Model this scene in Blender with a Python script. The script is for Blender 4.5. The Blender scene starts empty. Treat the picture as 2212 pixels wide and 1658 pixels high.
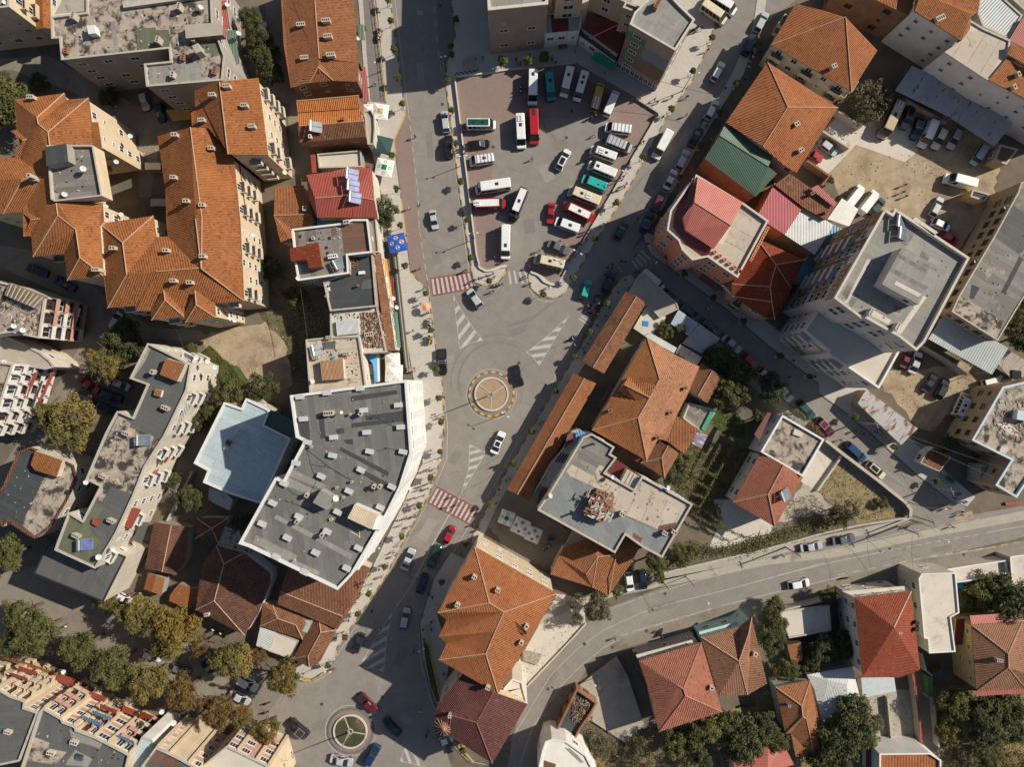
import bpy, math, random
from mathutils import Vector, Matrix
from mathutils.geometry import intersect_ray_tri
random.seed(7)
R=math.radians
SC=bpy.context.scene; COL=SC.collection
# ---------------------------------------------------------------- camera, sky, sun, exposure
H=146.0; S=0.095                      # camera height, metres per reading unit on the ground
cd=bpy.data.cameras.new("camera"); cam=bpy.data.objects.new("camera",cd); COL.objects.link(cam)
cam.location=(0,0,H); cam.rotation_euler=(0,0,0); cd.sensor_width=36; cd.lens=36*H/(2212*S); cd.clip_end=3000
SC.camera=cam
SUN_DIR=Vector((0.932,0.362,0)).normalized(); ELEV=R(37)
w=bpy.data.worlds.new("World"); SC.world=w; w.use_nodes=True
nt=w.node_tree; sky=nt.nodes.new("ShaderNodeTexSky"); sky.sky_type='NISHITA'; sky.sun_disc=False
sky.sun_elevation=ELEV; sky.sun_rotation=math.pi/2-math.atan2(SUN_DIR.y,SUN_DIR.x); sky.air_density=1.0; sky.dust_density=1.0
bg=nt.nodes["Background"]; nt.links.new(sky.outputs[0],bg.inputs[0]); bg.inputs[1].default_value=0.056
sd=bpy.data.lights.new("sun",'SUN'); sd.energy=4.2; sd.angle=R(0.53); sd.color=(1,.925,.80)
so=bpy.data.objects.new("sun",sd); COL.objects.link(so)
sv=Vector((SUN_DIR.x*math.cos(ELEV),SUN_DIR.y*math.cos(ELEV),math.sin(ELEV)))
so.rotation_euler=sv.to_track_quat('Z','Y').to_euler(); so.location=sv*200
SC.view_settings.view_transform='Standard'; SC.view_settings.look='None'; SC.view_settings.gamma=1
SC.view_settings.exposure=0.48
SC.cycles.max_bounces=5; SC.cycles.diffuse_bounces=3; SC.cycles.transparent_max_bounces=6

# ---------------------------------------------------------------- coordinates
def U(fr,x,y): return (553*(int(fr[1])-1)+x/4, 414.5*(int(fr[0])-1)+y/4)
def W(u,v,z=0.0):
    k=(H-z)/H*S
    return Vector(((u-1106)*k,(829-v)*k,z))
def P(fr,s):
    out=[]
    for t in s.split():
        a=t.split(','); out.append(U(fr,float(a[0]),float(a[1])))
    return out
def PW(fr,s,z=0.0): return [W(u,v,z) for u,v in P(fr,s)]
def area(p): return .5*sum(p[i-1].x*p[i].y-p[i].x*p[i-1].y for i in range(len(p)))
def ccw(p): return list(p) if area(p)>0 else list(reversed(p))
def inset(p,d):
    n=len(p); out=[]
    for i in range(n):
        a,b,c=p[i-1],p[i],p[(i+1)%n]
        e1=Vector((b.x-a.x,b.y-a.y)); e2=Vector((c.x-b.x,c.y-b.y))
        if e1.length<1e-6 or e2.length<1e-6: out.append(b.copy()); continue
        e1.normalize(); e2.normalize()
        n1=Vector((-e1.y,e1.x)); n2=Vector((-e2.y,e2.x)); m=n1+n2
        if m.length<.2: m=n1.copy()
        m.normalize(); k=d/max(.35,m.dot(n1))
        out.append(Vector((b.x+m.x*k,b.y+m.y*k,b.z)))
    return out
# ---------------------------------------------------------------- mesh builder
class MB:
    def __init__(s): s.v=[]; s.f=[]; s.m=[]
    def poly(s,pts,m=0,up=False):
        pts=[Vector(p) for p in pts]
        if up:
            nz=sum(pts[i-1].x*pts[i].y-pts[i].x*pts[i-1].y for i in range(len(pts)))
            if nz<0: pts.reverse()
        i=len(s.v); s.v+=pts; s.f.append(list(range(i,i+len(pts)))); s.m.append(m)
    def prism(s,poly,z0,z1,m=0,top=True,bot=False,mtop=None):
        p=ccw(poly); n=len(p)
        for i in range(n):
            a,b=p[i],p[(i+1)%n]
            s.poly([(a.x,a.y,z0),(b.x,b.y,z0),(b.x,b.y,z1),(a.x,a.y,z1)],m)
        if top: s.poly([(q.x,q.y,z1) for q in p],m if mtop is None else mtop)
        if bot: s.poly([(q.x,q.y,z0) for q in reversed(p)],m)
    def box(s,c,d,rz=0,m=0,taper=1.0):
        cx,cy,cz=c; hx,hy,hz=d[0]/2,d[1]/2,d[2]/2; ca,sa=math.cos(rz),math.sin(rz)
        q=[]
        for z,k in ((-hz,1),(hz,taper)):
            for x,y in ((-hx,-hy),(hx,-hy),(hx,hy),(-hx,hy)):
                x*=k;y*=k; q.append((cx+x*ca-y*sa,cy+x*sa+y*ca,cz+z))
        for f in ((3,2,1,0),(4,5,6,7),(0,1,5,4),(1,2,6,5),(2,3,7,6),(3,0,4,7)): s.poly([q[i] for i in f],m)
    def tube(s,a,b,r0,r1=None,n=8,m=0,caps=True):
        a=Vector(a);b=Vector(b); r1=r0 if r1 is None else r1
        d=(b-a).normalized(); x=d.orthogonal().normalized(); y=d.cross(x)
        A=[a+(x*math.cos(2*math.pi*i/n)+y*math.sin(2*math.pi*i/n))*r0 for i in range(n)]
        B=[b+(x*math.cos(2*math.pi*i/n)+y*math.sin(2*math.pi*i/n))*r1 for i in range(n)]
        for i in range(n): s.poly([A[i],A[(i+1)%n],B[(i+1)%n],B[i]],m)
        if caps: s.poly(B,m); s.poly(A[::-1],m)
    def lathe(s,prof,c=(0,0,0),n=16,m=0):
        rings=[[Vector((c[0]+r*math.cos(2*math.pi*i/n),c[1]+r*math.sin(2*math.pi*i/n),c[2]+z)) for i in range(n)] for r,z in prof]
        for a,b in zip(rings,rings[1:]):
            for i in range(n): s.poly([a[i],a[(i+1)%n],b[(i+1)%n],b[i]],m)
    def loft(s,rings,m=0,cap0=True,cap1=True):
        n=len(rings[0])
        for a,b in zip(rings,rings[1:]):
            for i in range(n): s.poly([a[i],a[(i+1)%n],b[(i+1)%n],b[i]],m)
        if cap0: s.poly(rings[0][::-1],m)
        if cap1: s.poly(rings[-1],m)
    def mesh(s,name,mats,off=None,ang=0.0,weld=False,smooth=False):
        me=bpy.data.meshes.new(name); o=off or Vector((0,0,0))
        me.from_pydata([tuple(v-o) for v in s.v],[],s.f)
        if not isinstance(mats,(list,tuple)): mats=[mats]
        for x in mats: me.materials.append(x)
        uv=me.uv_layers.new(name="UVMap"); ca,sa=math.cos(ang),math.sin(ang)
        for p in me.polygons:
            p.material_index=s.m[p.index]; n=p.normal
            if abs(n.z)>.999 or n.length<.1: ux=Vector((ca,sa,0)); uy=Vector((-sa,ca,0))
            else:
                ux=Vector((-n.y,n.x,0)).normalized(); uy=n.cross(ux)
            for li,vi in zip(p.loop_indices,p.vertices):
                c=s.v[vi]; uv.data[li].uv=(c.dot(ux),c.dot(uy))
        if weld:
            import bmesh
            b=bmesh.new(); b.from_mesh(me); bmesh.ops.remove_doubles(b,verts=b.verts,dist=1e-4); b.to_mesh(me); b.free()
        if smooth:
            for p in me.polygons: p.use_smooth=True
        me.update(); return me
    def build(s,name,mats,parent=None,ang=0.0,weld=False,smooth=False):
        off=Vector((0,0,0)); q=parent
        while q is not None: off+=Vector(q.location); q=q.parent
        o=bpy.data.objects.new(name,s.mesh(name,mats,off,ang,weld,smooth)); COL.objects.link(o)
        if parent is not None: o.parent=parent
        return o
def link(name,me,parent=None,loc=(0,0,0),rz=0.0,mats=None,scale=None):
    o=bpy.data.objects.new(name,me); COL.objects.link(o); o.location=loc; o.rotation_euler=(0,0,rz)
    if parent is not None: o.parent=parent
    if scale: o.scale=scale
    if mats:
        for i,mm in mats.items():
            if mm is not None and i<len(o.material_slots):
                o.material_slots[i].link='OBJECT'; o.material_slots[i].material=mm
    return o
def tag(o,label,cat,group=None):
    o["label"]=label; o["category"]=cat
    if group: o["group"]=group
    return o
def thing(name,label,cat,loc,rz=0.0,group=None):
    o=bpy.data.objects.new(name,None); o.empty_display_size=.5; COL.objects.link(o)
    o.location=loc; o.rotation_euler=(0,0,rz); return tag(o,label,cat,group)
def struct(name,mb,m,ang=0.0,kind='structure'):
    o=mb.build(name,m,None,ang); o["kind"]=kind; return o

# ---------------------------------------------------------------- materials
MATS={}
class NT:
    def __init__(s,name):
        s.m=bpy.data.materials.new(name); s.m.use_nodes=True; s.t=s.m.node_tree
        s.b=s.t.nodes["Principled BSDF"]
    def n(s,typ,**kw):
        x=s.t.nodes.new("ShaderNode"+typ)
        for k,v in kw.items():
            if k.startswith('_'): setattr(x,k[1:],v)
            else:
                key=int(k[1:]) if k[0]=='i' and k[1:].isdigit() else k.replace('__',' ')
                if isinstance(v,bpy.types.NodeSocket): s.t.links.new(v,x.inputs[key])
                else: x.inputs[key].default_value=v
        return x
    def lk(s,a,b): s.t.links.new(a,b)
    def math(s,op,a,b=None,c=None):
        x=s.n("Math",_operation=op)
        for i,v in enumerate((a,b,c)):
            if v is None: continue
            if isinstance(v,bpy.types.NodeSocket): s.lk(v,x.inputs[i])
            else: x.inputs[i].default_value=v
        return x.outputs[0]
    def mix(s,f,a,b,blend='MIX'):
        x=s.n("Mix",_data_type='RGBA',_blend_type=blend)
        for i,v in ((0,f),(6,a),(7,b)):
            if isinstance(v,bpy.types.NodeSocket): s.lk(v,x.inputs[i])
            else: x.inputs[i].default_value=v if i==0 else (v[0],v[1],v[2],1)
        return x.outputs[2]
    def noise(s,co,sc,det=4,rough=.6,dist=0):
        return s.n("TexNoise",Vector=co,Scale=sc,Detail=det,Roughness=rough,Distortion=dist).outputs[0]
    def ramp(s,f,a,b):
        x=s.n("MapRange",Value=f); x.inputs[1].default_value=a; x.inputs[2].default_value=b; return x.outputs[0]
    def bump(s,h,st,d=.05):
        x=s.n("Bump",Strength=st,Distance=d,Height=h); s.lk(x.outputs[0],s.b.inputs["Normal"])
    def col(s,c): s.lk(c,s.b.inputs["Base Color"])
    def pos(s): return s.n("NewGeometry").outputs["Position"]
    def uv(s): return s.n("TexCoord").outputs["UV"]
def sc(c,k): return tuple(min(1,x*k) for x in c)
def basic(name,c,var=.18,scale=.6,rough=.85,stain=None,sa=.55,ss=.25,metal=0,bump=0,fine=True,spec=.3,objc=False):
    if name in MATS: return MATS[name]
    t=NT(name); co=t.n("TexCoord").outputs["Object"] if objc else t.pos()
    a=t.noise(co,scale,5); f=t.ramp(a,.3,.7)
    x=t.mix(f,sc(c,1-var),sc(c,1+var))
    if fine:
        g=t.ramp(t.noise(co,9,3),.35,.65); x=t.mix(.35,x,t.mix(g,sc(c,1-var*1.3),sc(c,1+var)))
    if scale<1: x=t.mix(t.math('MULTIPLY',t.ramp(t.noise(co,1.7,6,.7,.6),.58,.68),.4),x,sc(c,.6))
    if stain:
        q=t.ramp(t.noise(co,ss,6,.65,.4),sa,sa+.12); x=t.mix(q,x,stain)
    t.col(x); t.b.inputs["Roughness"].default_value=rough; t.b.inputs["Metallic"].default_value=metal
    t.b.inputs["Specular IOR Level"].default_value=spec
    if bump: t.bump(t.noise(co,14,3),bump,.03)
    MATS[name]=t.m; return t.m
def tile(name,c,c2,pitch=.3,course=.38,dirt=(.10,.07,.05),da=.62,dk=.55):
    if name in MATS: return MATS[name]
    t=NT(name); uv=t.uv(); sp=t.n("SeparateXYZ",Vector=uv); u,v=sp.outputs[0],sp.outputs[1]
    cu=t.math('FLOOR',t.math('DIVIDE',u,pitch)); cv=t.math('FLOOR',t.math('DIVIDE',v,course))
    wn=t.n("TexWhiteNoise",_noise_dimensions='2D',Vector=t.n("CombineXYZ",X=cu,Y=cv).outputs[0]).outputs[0]
    x=t.mix(wn,c,c2); p=t.pos()
    x=t.mix(t.math('MULTIPLY',t.ramp(t.noise(p,.2,6,.7,.5),.38,.68),.7),x,sc(c,.6))
    x=t.mix(t.math('MULTIPLY',t.ramp(t.noise(p,.9,5,.7,.4),.5,.68),.45),x,sc(c,.7)); x=t.mix(t.math('MULTIPLY',t.ramp(t.noise(p,1.6,4),.58,.66),.3),x,(.36,.24,.15))
    x=t.mix(t.math('MULTIPLY',t.ramp(t.noise(p,.7,6,.7,.6),da,da+.14),dk),x,dirt)
    x=t.mix(t.math('MULTIPLY',t.ramp(wn,.9,.97),.6),x,sc(c2,.55)); x=t.mix(t.math('MULTIPLY',t.ramp(t.noise(p,.09,3),.56,.62),.3),x,sc(c,1.18))
    su=t.math('SINE',t.math('MULTIPLY',u,2*math.pi/pitch)); fv=t.math('FRACT',t.math('DIVIDE',v,course))
    seam=t.math('MULTIPLY',t.ramp(su,-.55,-1.0),.62); x=t.mix(seam,x,sc(c,.22))
    ed=t.math('MULTIPLY',t.ramp(fv,.84,1.0),.45); x=t.mix(ed,x,sc(c,.3))
    t.col(x); t.b.inputs["Roughness"].default_value=.8; t.b.inputs["Specular IOR Level"].default_value=.25
    t.bump(t.math('ADD',su,t.math('MULTIPLY',fv,-.8)),.8,.05); MATS[name]=t.m; return t.m
def corr(name,c,pitch=.25,rust=None,ra=.6,rough=.5,metal=.0,rs=.8):
    if name in MATS: return MATS[name]
    t=NT(name); uv=t.uv(); sp=t.n("SeparateXYZ",Vector=uv); u,v=sp.outputs[0],sp.outputs[1]
    su=t.math('SINE',t.math('MULTIPLY',u,2*math.pi/pitch)); p=t.pos()
    x=t.mix(t.ramp(t.noise(p,.5,5),.3,.7),sc(c,.86),sc(c,1.1))
    strip=t.n("TexWhiteNoise",_noise_dimensions='1D',W=t.math('FLOOR',t.math('DIVIDE',u,.9))).outputs[0]
    x=t.mix(t.math('MULTIPLY',strip,.22),x,sc(c,.7))
    x=t.mix(t.math('MULTIPLY',t.ramp(su,-.5,-1),.5),x,sc(c,.45))
    if rust:
        st=t.n("CombineXYZ",X=t.math('MULTIPLY',u,1.6),Y=t.math('MULTIPLY',v,.5)).outputs[0]
        x=t.mix(t.ramp(t.noise(st,rs,6,.65,.3),ra,ra+.08),x,rust)
    t.col(x); t.b.inputs["Roughness"].default_value=rough; t.b.inputs["Metallic"].default_value=metal
    t.bump(su,.7,.04); MATS[name]=t.m; return t.m
def felt(name,c,width=1.0,var=.22,stain=None,sa=.6,ss=.3,length=7.0):
    if name in MATS: return MATS[name]
    t=NT(name); uv=t.uv(); sp=t.n("SeparateXYZ",Vector=uv); u,v=sp.outputs[0],sp.outputs[1]
    du=t.math('DIVIDE',u,width); cu=t.math('FLOOR',du)
    off=t.n("TexWhiteNoise",_noise_dimensions='1D',W=cu).outputs[0]
    dv=t.math('ADD',t.math('DIVIDE',v,length),off); cv=t.math('FLOOR',dv)
    wn=t.n("TexWhiteNoise",_noise_dimensions='2D',Vector=t.n("CombineXYZ",X=cu,Y=cv).outputs[0]).outputs[0]
    p=t.pos(); x=t.mix(wn,sc(c,1-var),sc(c,1+var))
    x=t.mix(t.math('MULTIPLY',t.ramp(t.noise(p,.35,6),.35,.65),.5),x,sc(c,.8))
    x=t.mix(t.math('MULTIPLY',t.ramp(t.noise(p,7,4),.4,.6),.25),x,sc(c,1.25))
    fr=t.math('FRACT',du); s2=t.ramp(t.math('ABSOLUTE',t.math('SUBTRACT',fr,.5)),.455,.495)
    fv=t.math('FRACT',dv); s3=t.ramp(t.math('ABSOLUTE',t.math('SUBTRACT',fv,.5)),.49,.499)
    wob=t.ramp(t.noise(p,1.1,3),.35,.6)
    x=t.mix(t.math('MULTIPLY',t.math('MULTIPLY',t.math('MAXIMUM',s2,s3),wob),.7),x,sc(c,.35))
    x=t.mix(t.math('MULTIPLY',t.ramp(t.noise(p,.16,7,.72,1.2),.56,.64),.4),x,sc(c,.58)); x=t.mix(t.math('MULTIPLY',t.ramp(t.noise(p,.45,7,.7,1.0),.63,.7),.45),x,sc(c,1.55))
    if stain: x=t.mix(t.ramp(t.noise(p,ss,7,.7,.8),sa,sa+.09),x,stain)
    t.col(x); t.b.inputs["Roughness"].default_value=.85; t.b.inputs["Specular IOR Level"].default_value=.25
    MATS[name]=t.m; return t.m
def paver(name,c,c2,size=.4,joint=.5,var=.12,big=.25):
    if name in MATS: return MATS[name]
    t=NT(name); p=t.pos()
    br=t.n("TexBrick",Vector=p,Color1=(*c,1),Color2=(*c2,1),Mortar=(*sc(c,joint),1),Scale=1.0)
    br.inputs["Mortar Size"].default_value=.03; br.inputs["Brick Width"].default_value=size*1.6; br.inputs["Row Height"].default_value=size
    x=br.outputs[0]
    x=t.mix(t.ramp(t.noise(p,.16,6),.35,.7),x,t.mix(.5,x,sc(c,1-var*2.2)))
    x=t.mix(t.math('MULTIPLY',t.ramp(t.noise(p,big,7,.7,.5),.6,.74),.5),x,sc(c,.5))
    x=t.mix(t.math('MULTIPLY',t.ramp(t.noise(p,3,3),.62,.72),.35),x,sc(c,.6))
    t.col(x); t.b.inputs["Roughness"].default_value=.9; t.b.inputs["Specular IOR Level"].default_value=.2
    MATS[name]=t.m; return t.m
def brickm(name,c,c2,mort):
    if name in MATS: return MATS[name]
    t=NT(name); br=t.n("TexBrick",Vector=t.uv(),Color1=(*c,1),Color2=(*c2,1),Mortar=(*mort,1),Scale=1.0)
    br.inputs["Mortar Size"].default_value=.015; br.inputs["Brick Width"].default_value=.45; br.inputs["Row Height"].default_value=.22
    x=t.mix(t.ramp(t.noise(t.pos(),.5,5),.35,.7),br.outputs[0],sc(c,.6)); t.col(x); t.b.inputs["Roughness"].default_value=.9
    MATS[name]=t.m; return t.m
def plaster(name,c,dirt=.5,var=.1):
    "painted wall: stains running down, patchy repairs"
    if name in MATS: return MATS[name]
    t=NT(name); sp=t.n("SeparateXYZ",Vector=t.uv()); p=t.pos()
    st=t.n("CombineXYZ",X=t.math('MULTIPLY',sp.outputs[0],2.2),Y=t.math('MULTIPLY',sp.outputs[1],.22)).outputs[0]
    x=t.mix(t.ramp(t.noise(p,.35,5),.3,.7),sc(c,1-var),sc(c,1+var))
    x=t.mix(t.math('MULTIPLY',t.ramp(t.noise(st,1,5,.6),.52,.75),dirt),x,sc(c,.55))
    t.col(x); t.b.inputs["Roughness"].default_value=.9; t.b.inputs["Specular IOR Level"].default_value=.2
    MATS[name]=t.m; return t.m
def paint(name,c,rough=.3,coat=.5):
    if name in MATS: return MATS[name]
    t=NT(name); x=t.mix(t.ramp(t.noise(t.pos(),2.5,3),.35,.65),sc(c,.9),sc(c,1.08)); t.col(x)
    t.b.inputs["Roughness"].default_value=rough; t.b.inputs["Coat Weight"].default_value=coat; t.b.inputs["Coat Roughness"].default_value=.08
    MATS[name]=t.m; return t.m
def glassm(name,c,rough=.12):
    if name in MATS: return MATS[name]
    t=NT(name); t.col(t.mix(t.ramp(t.noise(t.pos(),.8,3),.35,.65),sc(c,.6),sc(c,1.4))); t.b.inputs["Roughness"].default_value=rough
    t.b.inputs["Specular IOR Level"].default_value=.6; MATS[name]=t.m; return t.m
def leafm(name,c,c2,c3):
    if name in MATS: return MATS[name]
    t=NT(name); g=t.n("NewGeometry"); ri=g.outputs["Random Per Island"]
    x=t.mix(ri,c,c2); x=t.mix(t.ramp(t.noise(t.n("TexCoord").outputs["Object"],.55,4),.42,.62),x,c3)
    x=t.mix(t.math('MULTIPLY',t.ramp(ri,.82,1),.6),x,sc(c2,1.6))
    t.col(x); t.b.inputs["Roughness"].default_value=.7; t.b.inputs["Specular IOR Level"].default_value=.25
    tr=t.n("BsdfTranslucent"); t.lk(x,tr.inputs[0]); ms=t.n("MixShader"); ms.inputs[0].default_value=.25
    out=t.t.nodes["Material Output"]; t.lk(t.b.outputs[0],ms.inputs[1]); t.lk(tr.outputs[0],ms.inputs[2]); t.lk(ms.outputs[0],out.inputs[0])
    MATS[name]=t.m; return t.m
# ground and street
def asphalt():
    t=NT("asphalt"); p=t.pos(); c=(.240,.216,.192)
    x=t.mix(t.ramp(t.noise(p,.05,6),.35,.65),sc(c,.86),sc(c,1.1))
    x=t.mix(.45,x,t.mix(t.ramp(t.noise(p,.5,6,.65),.35,.65),sc(c,.78),sc(c,1.16)))
    x=t.mix(t.math('MULTIPLY',t.ramp(t.noise(p,11,3),.35,.65),.3),x,sc(c,.7))
    x=t.mix(t.math('MULTIPLY',t.ramp(t.noise(p,.28,7,.7,1.0),.62,.75),.4),x,sc(c,.62))
    x=t.mix(t.math('MULTIPLY',t.ramp(t.noise(p,1.1,4,.6,.6),.66,.74),.5),x,sc(c,.45)); x=t.mix(t.math('MULTIPLY',t.ramp(t.noise(p,.13,6,.7,.8),.57,.62),.25),x,sc(c,1.25))
    vo=t.n("TexVoronoi",_feature='DISTANCE_TO_EDGE',Vector=t.n("Vector"+"Math",_operation='ADD',i0=p,i1=t.n("TexNoise",Vector=p,Scale=.6).outputs[1]).outputs[0],Scale=.09)
    cr=t.math('MULTIPLY',t.ramp(vo.outputs[0],.012,.004),t.ramp(t.noise(p,.11,3),.5,.6))
    x=t.mix(t.math('MULTIPLY',cr,.5),x,sc(c,.5))
    t.col(x); t.b.inputs["Roughness"].default_value=.9; t.b.inputs["Specular IOR Level"].default_value=.25
    t.bump(t.noise(p,25,2),.25,.02); return t.m
M_ASPH=asphalt()
M_GROUND=basic("trodden_earth",(.15,.122,.09),.3,.25,.95,(.10,.095,.075),.52,.18)
M_LANE=basic("lane_concrete",(.215,.185,.15),.2,.3,.95,(.16,.135,.11),.55,.2)
M_DIRT=basic("beige_dirt",(.35,.27,.18),.3,.5,.95,(.24,.18,.12),.5,.2)
M_DRYGR=basic("dry_grass",(.25,.19,.10),.3,.7,.95,(.10,.12,.045),.56,.6)
M_GRASS=basic("grass_green",(.065,.095,.025),.4,1.2,.95,(.16,.14,.06),.6,.5)
M_CONC=basic("bare_concrete",(.36,.32,.265),.14,.5,.9,(.22,.19,.155),.58,.3)
M_CONCW=basic("pale_concrete",(.52,.47,.40),.12,.4,.9,(.33,.28,.22),.6,.3)
M_CONCOLD=basic("mossy_concrete",(.36,.30,.24),.28,.9,.95,(.05,.045,.04),.47,.5)
M_PAVE=paver("pale_paving",(.50,.46,.41),(.44,.405,.355),.45,.72,.1)
M_REDPAVE=paver("red_pavers",(.285,.21,.182),(.235,.17,.15),.22,.7,.12)
M_DKPAVE=paver("grey_pavers",(.23,.205,.185),(.19,.17,.155),.35,.6)
M_KERBY=basic("kerb_yellow_paint",(.52,.32,.065),.18,2,.7,(.30,.25,.2),.66,1.5)
M_KERBG=basic("kerb_dark_stone",(.13,.128,.125),.2,1.5,.9)
M_WHITE=basic("road_white_paint",(.43,.40,.37),.14,1.2,.8,(.30,.27,.25),.56,1.6)
M_RED=basic("road_red_paint",(.20,.075,.068),.18,1.2,.85,(.22,.15,.14),.6,1.2)
M_TURQ=basic("road_turquoise_paint",(.19,.40,.40),.2,1.2,.85,(.2,.2,.19),.52,1.6)
# roofs
T_OR=tile("orange_roof_tiles",(.40,.150,.048),(.27,.092,.032),.3,.38)
T_OR2=tile("bright_orange_roof_tiles",(.42,.155,.06),(.345,.115,.042))
T_RED=tile("red_roof_tiles",(.33,.075,.035),(.27,.058,.028),.32,.4)
T_PINK=tile("pink_red_roof_tiles",(.40,.15,.095),(.34,.12,.075),.34,.4)
T_OLD=tile("weathered_roof_tiles",(.31,.135,.065),(.20,.09,.05),.32,.4,(.075,.06,.045),.5,.75)
T_WORN=tile("sunbleached_roof_tiles",(.48,.225,.12),(.36,.16,.085),.34,.4,(.12,.08,.055),.56,.6)
T_BR=tile("brown_roof_tiles",(.20,.085,.045),(.14,.062,.037),.32,.4,(.06,.05,.04),.56,.5)
T_MAR=tile("maroon_roof_tiles",(.155,.055,.048),(.12,.046,.042),.32,.4)
T_DKRED=tile("deep_red_roof_tiles",(.28,.055,.02),(.22,.042,.017),.3,.38)
C_RED=corr("red_metal_roofing",(.33,.065,.045),.3)
C_PINK=corr("pale_red_metal_roofing",(.45,.13,.10),.3)
C_MAR=corr("maroon_metal_roofing",(.13,.02,.02),.3)
C_GRN=corr("green_metal_roofing",(.04,.095,.062),.3)
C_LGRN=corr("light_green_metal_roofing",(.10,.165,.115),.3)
C_WHT=corr("white_metal_roofing",(.56,.58,.56),.3)
C_CREAM=corr("cream_metal_roofing",(.66,.53,.37),.25)
C_GREY=corr("grey_metal_roofing",(.34,.37,.36),.5)
C_BLUE=corr("blue_metal_roofing",(.10,.27,.45),.5)
C_ZINC=corr("zinc_roofing_sheet",(.42,.44,.44),.22,(.20,.07,.03),.62,.45)
C_RUST=corr("rusty_roofing_sheet",(.27,.10,.035),.25,(.30,.24,.18),.62)
C_RUSTP=corr("rust_striped_roofing",(.46,.45,.42),.3,(.19,.07,.03),.51,.6,0,.5)
F_GREY=felt("grey_roofing_felt",(.15,.147,.135),1.0,.26)
F_LGREY=felt("pale_grey_roofing_felt",(.25,.24,.215),1.0,.14)
F_DARK=felt("dark_roofing_felt",(.055,.06,.062),1.2,.14)
F_DGREY=felt("slate_grey_roofing_felt",(.105,.105,.10),1.1,.12)
F_GREEN=felt("green_roofing_felt",(.115,.13,.08),1.0,.15,(.19,.18,.13),.62,.5)
F_BROWN=felt("brown_roofing_felt",(.15,.085,.06),1.1,.14)
F_BLUEW=felt("bluish_white_membrane",(.40,.48,.50),1.5,.09,(.33,.36,.36),.6,.4)
F_BEIGE=felt("beige_slab_roof",(.44,.375,.30),3.0,.07,(.20,.16,.125),.6,.4)
F_OLD=felt("worn_grey_felt",(.19,.175,.155),1.0,.3,(.36,.30,.24),.58,.35)
M_TERR=paver("terrace_tiles",(.55,.49,.41),(.52,.46,.385),.5,.85,.05)
# walls
W_CREAM=plaster("cream_plaster",(.54,.43,.30)); W_PALE=plaster("pale_plaster",(.53,.475,.39)); W_WHITE=plaster("white_plaster",(.63,.60,.56),.3)
W_GREY=plaster("grey_plaster",(.30,.27,.235)); W_TAN=plaster("tan_plaster",(.37,.285,.19)); W_YEL=plaster("yellow_ochre_plaster",(.58,.40,.15))
W_PINK=plaster("salmon_plaster",(.52,.21,.12)); W_LIL=plaster("lilac_grey_plaster",(.54,.48,.43)); W_GRN=plaster("green_grey_plaster",(.25,.29,.21))
W_TURQ=plaster("turquoise_plaster",(.42,.55,.52)); W_BRTAN=plaster("brown_tan_plaster",(.29,.235,.18))
W_BRICK=brickm("hollow_clay_brick",(.30,.135,.07),(.25,.11,.055),(.27,.22,.17)); W_OLDBR=brickm("pale_brick",(.36,.28,.21),(.31,.235,.175),(.30,.26,.22))
M_WHITEC=basic("white_painted_metal",(.64,.63,.60),.06,.8,.6); M_CONCP=basic("parapet_concrete",(.42,.38,.32),.16,.9,.9,(.2,.17,.14),.6,.8)
M_BLUEP=basic("pale_blue_flashing",(.42,.50,.53),.1,.8,.6); M_CHIM=basic("chimney_render",(.44,.38,.31),.15,2,.9); M_SOOT=basic("sooty_hole",(.02,.018,.017),.1,2,.9)
M_RIDGE=basic("ridge_mortar",(.44,.28,.19),.25,2.5,.9); M_DKMET=basic("dark_metal",(.05,.05,.052),.1,2,.5,metal=.5); M_STEEL=basic("galvanised_steel",(.45,.46,.47),.08,2,.4,metal=.6)
M_WFRAME=basic("white_window_frame",(.66,.65,.63),.05,2,.5); M_BFRAME=basic("brown_window_frame",(.16,.08,.04),.1,2,.6); M_PANE=glassm("window_glass",(.025,.03,.035))
M_SOLAR=glassm("solar_glass",(.05,.08,.11),.45); M_SOLARB=glassm("blue_solar_glass",(.06,.10,.30),.45); M_RUB=basic("rubbish_mixed",(.30,.25,.21),.5,2.5,.9,(.08,.1,.14),.6,1.5)
M_WOOD=basic("weathered_wood",(.20,.13,.08),.3,2,.9); M_SOIL=basic("planted_soil",(.33,.235,.15),.25,1.2,.95,(.07,.09,.03),.57,1.2); M_TYRE=basic("tyre_rubber",(.018,.018,.018),.1,3,.9)
# ---------------------------------------------------------------- picking a point on something already built
CAM=Vector((0,0,H))
def hit(tris,u,v,default=0.0):
    d=W(u,v,0)-CAM; best=None
    for a,b,c in tris:
        q=intersect_ray_tri(a,b,c,d,CAM,True)
        if q is not None and (best is None or q.z>best.z): best=q
    return best if best is not None else W(u,v,default)
def tri(pts): return [(pts[0],pts[i],pts[i+1]) for i in range(1,len(pts)-1)]
def tris_poly(pts):
    from mathutils.geometry import tessellate_polygon
    return [tuple(pts[i] for i in t) for t in tessellate_polygon([pts])]
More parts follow.
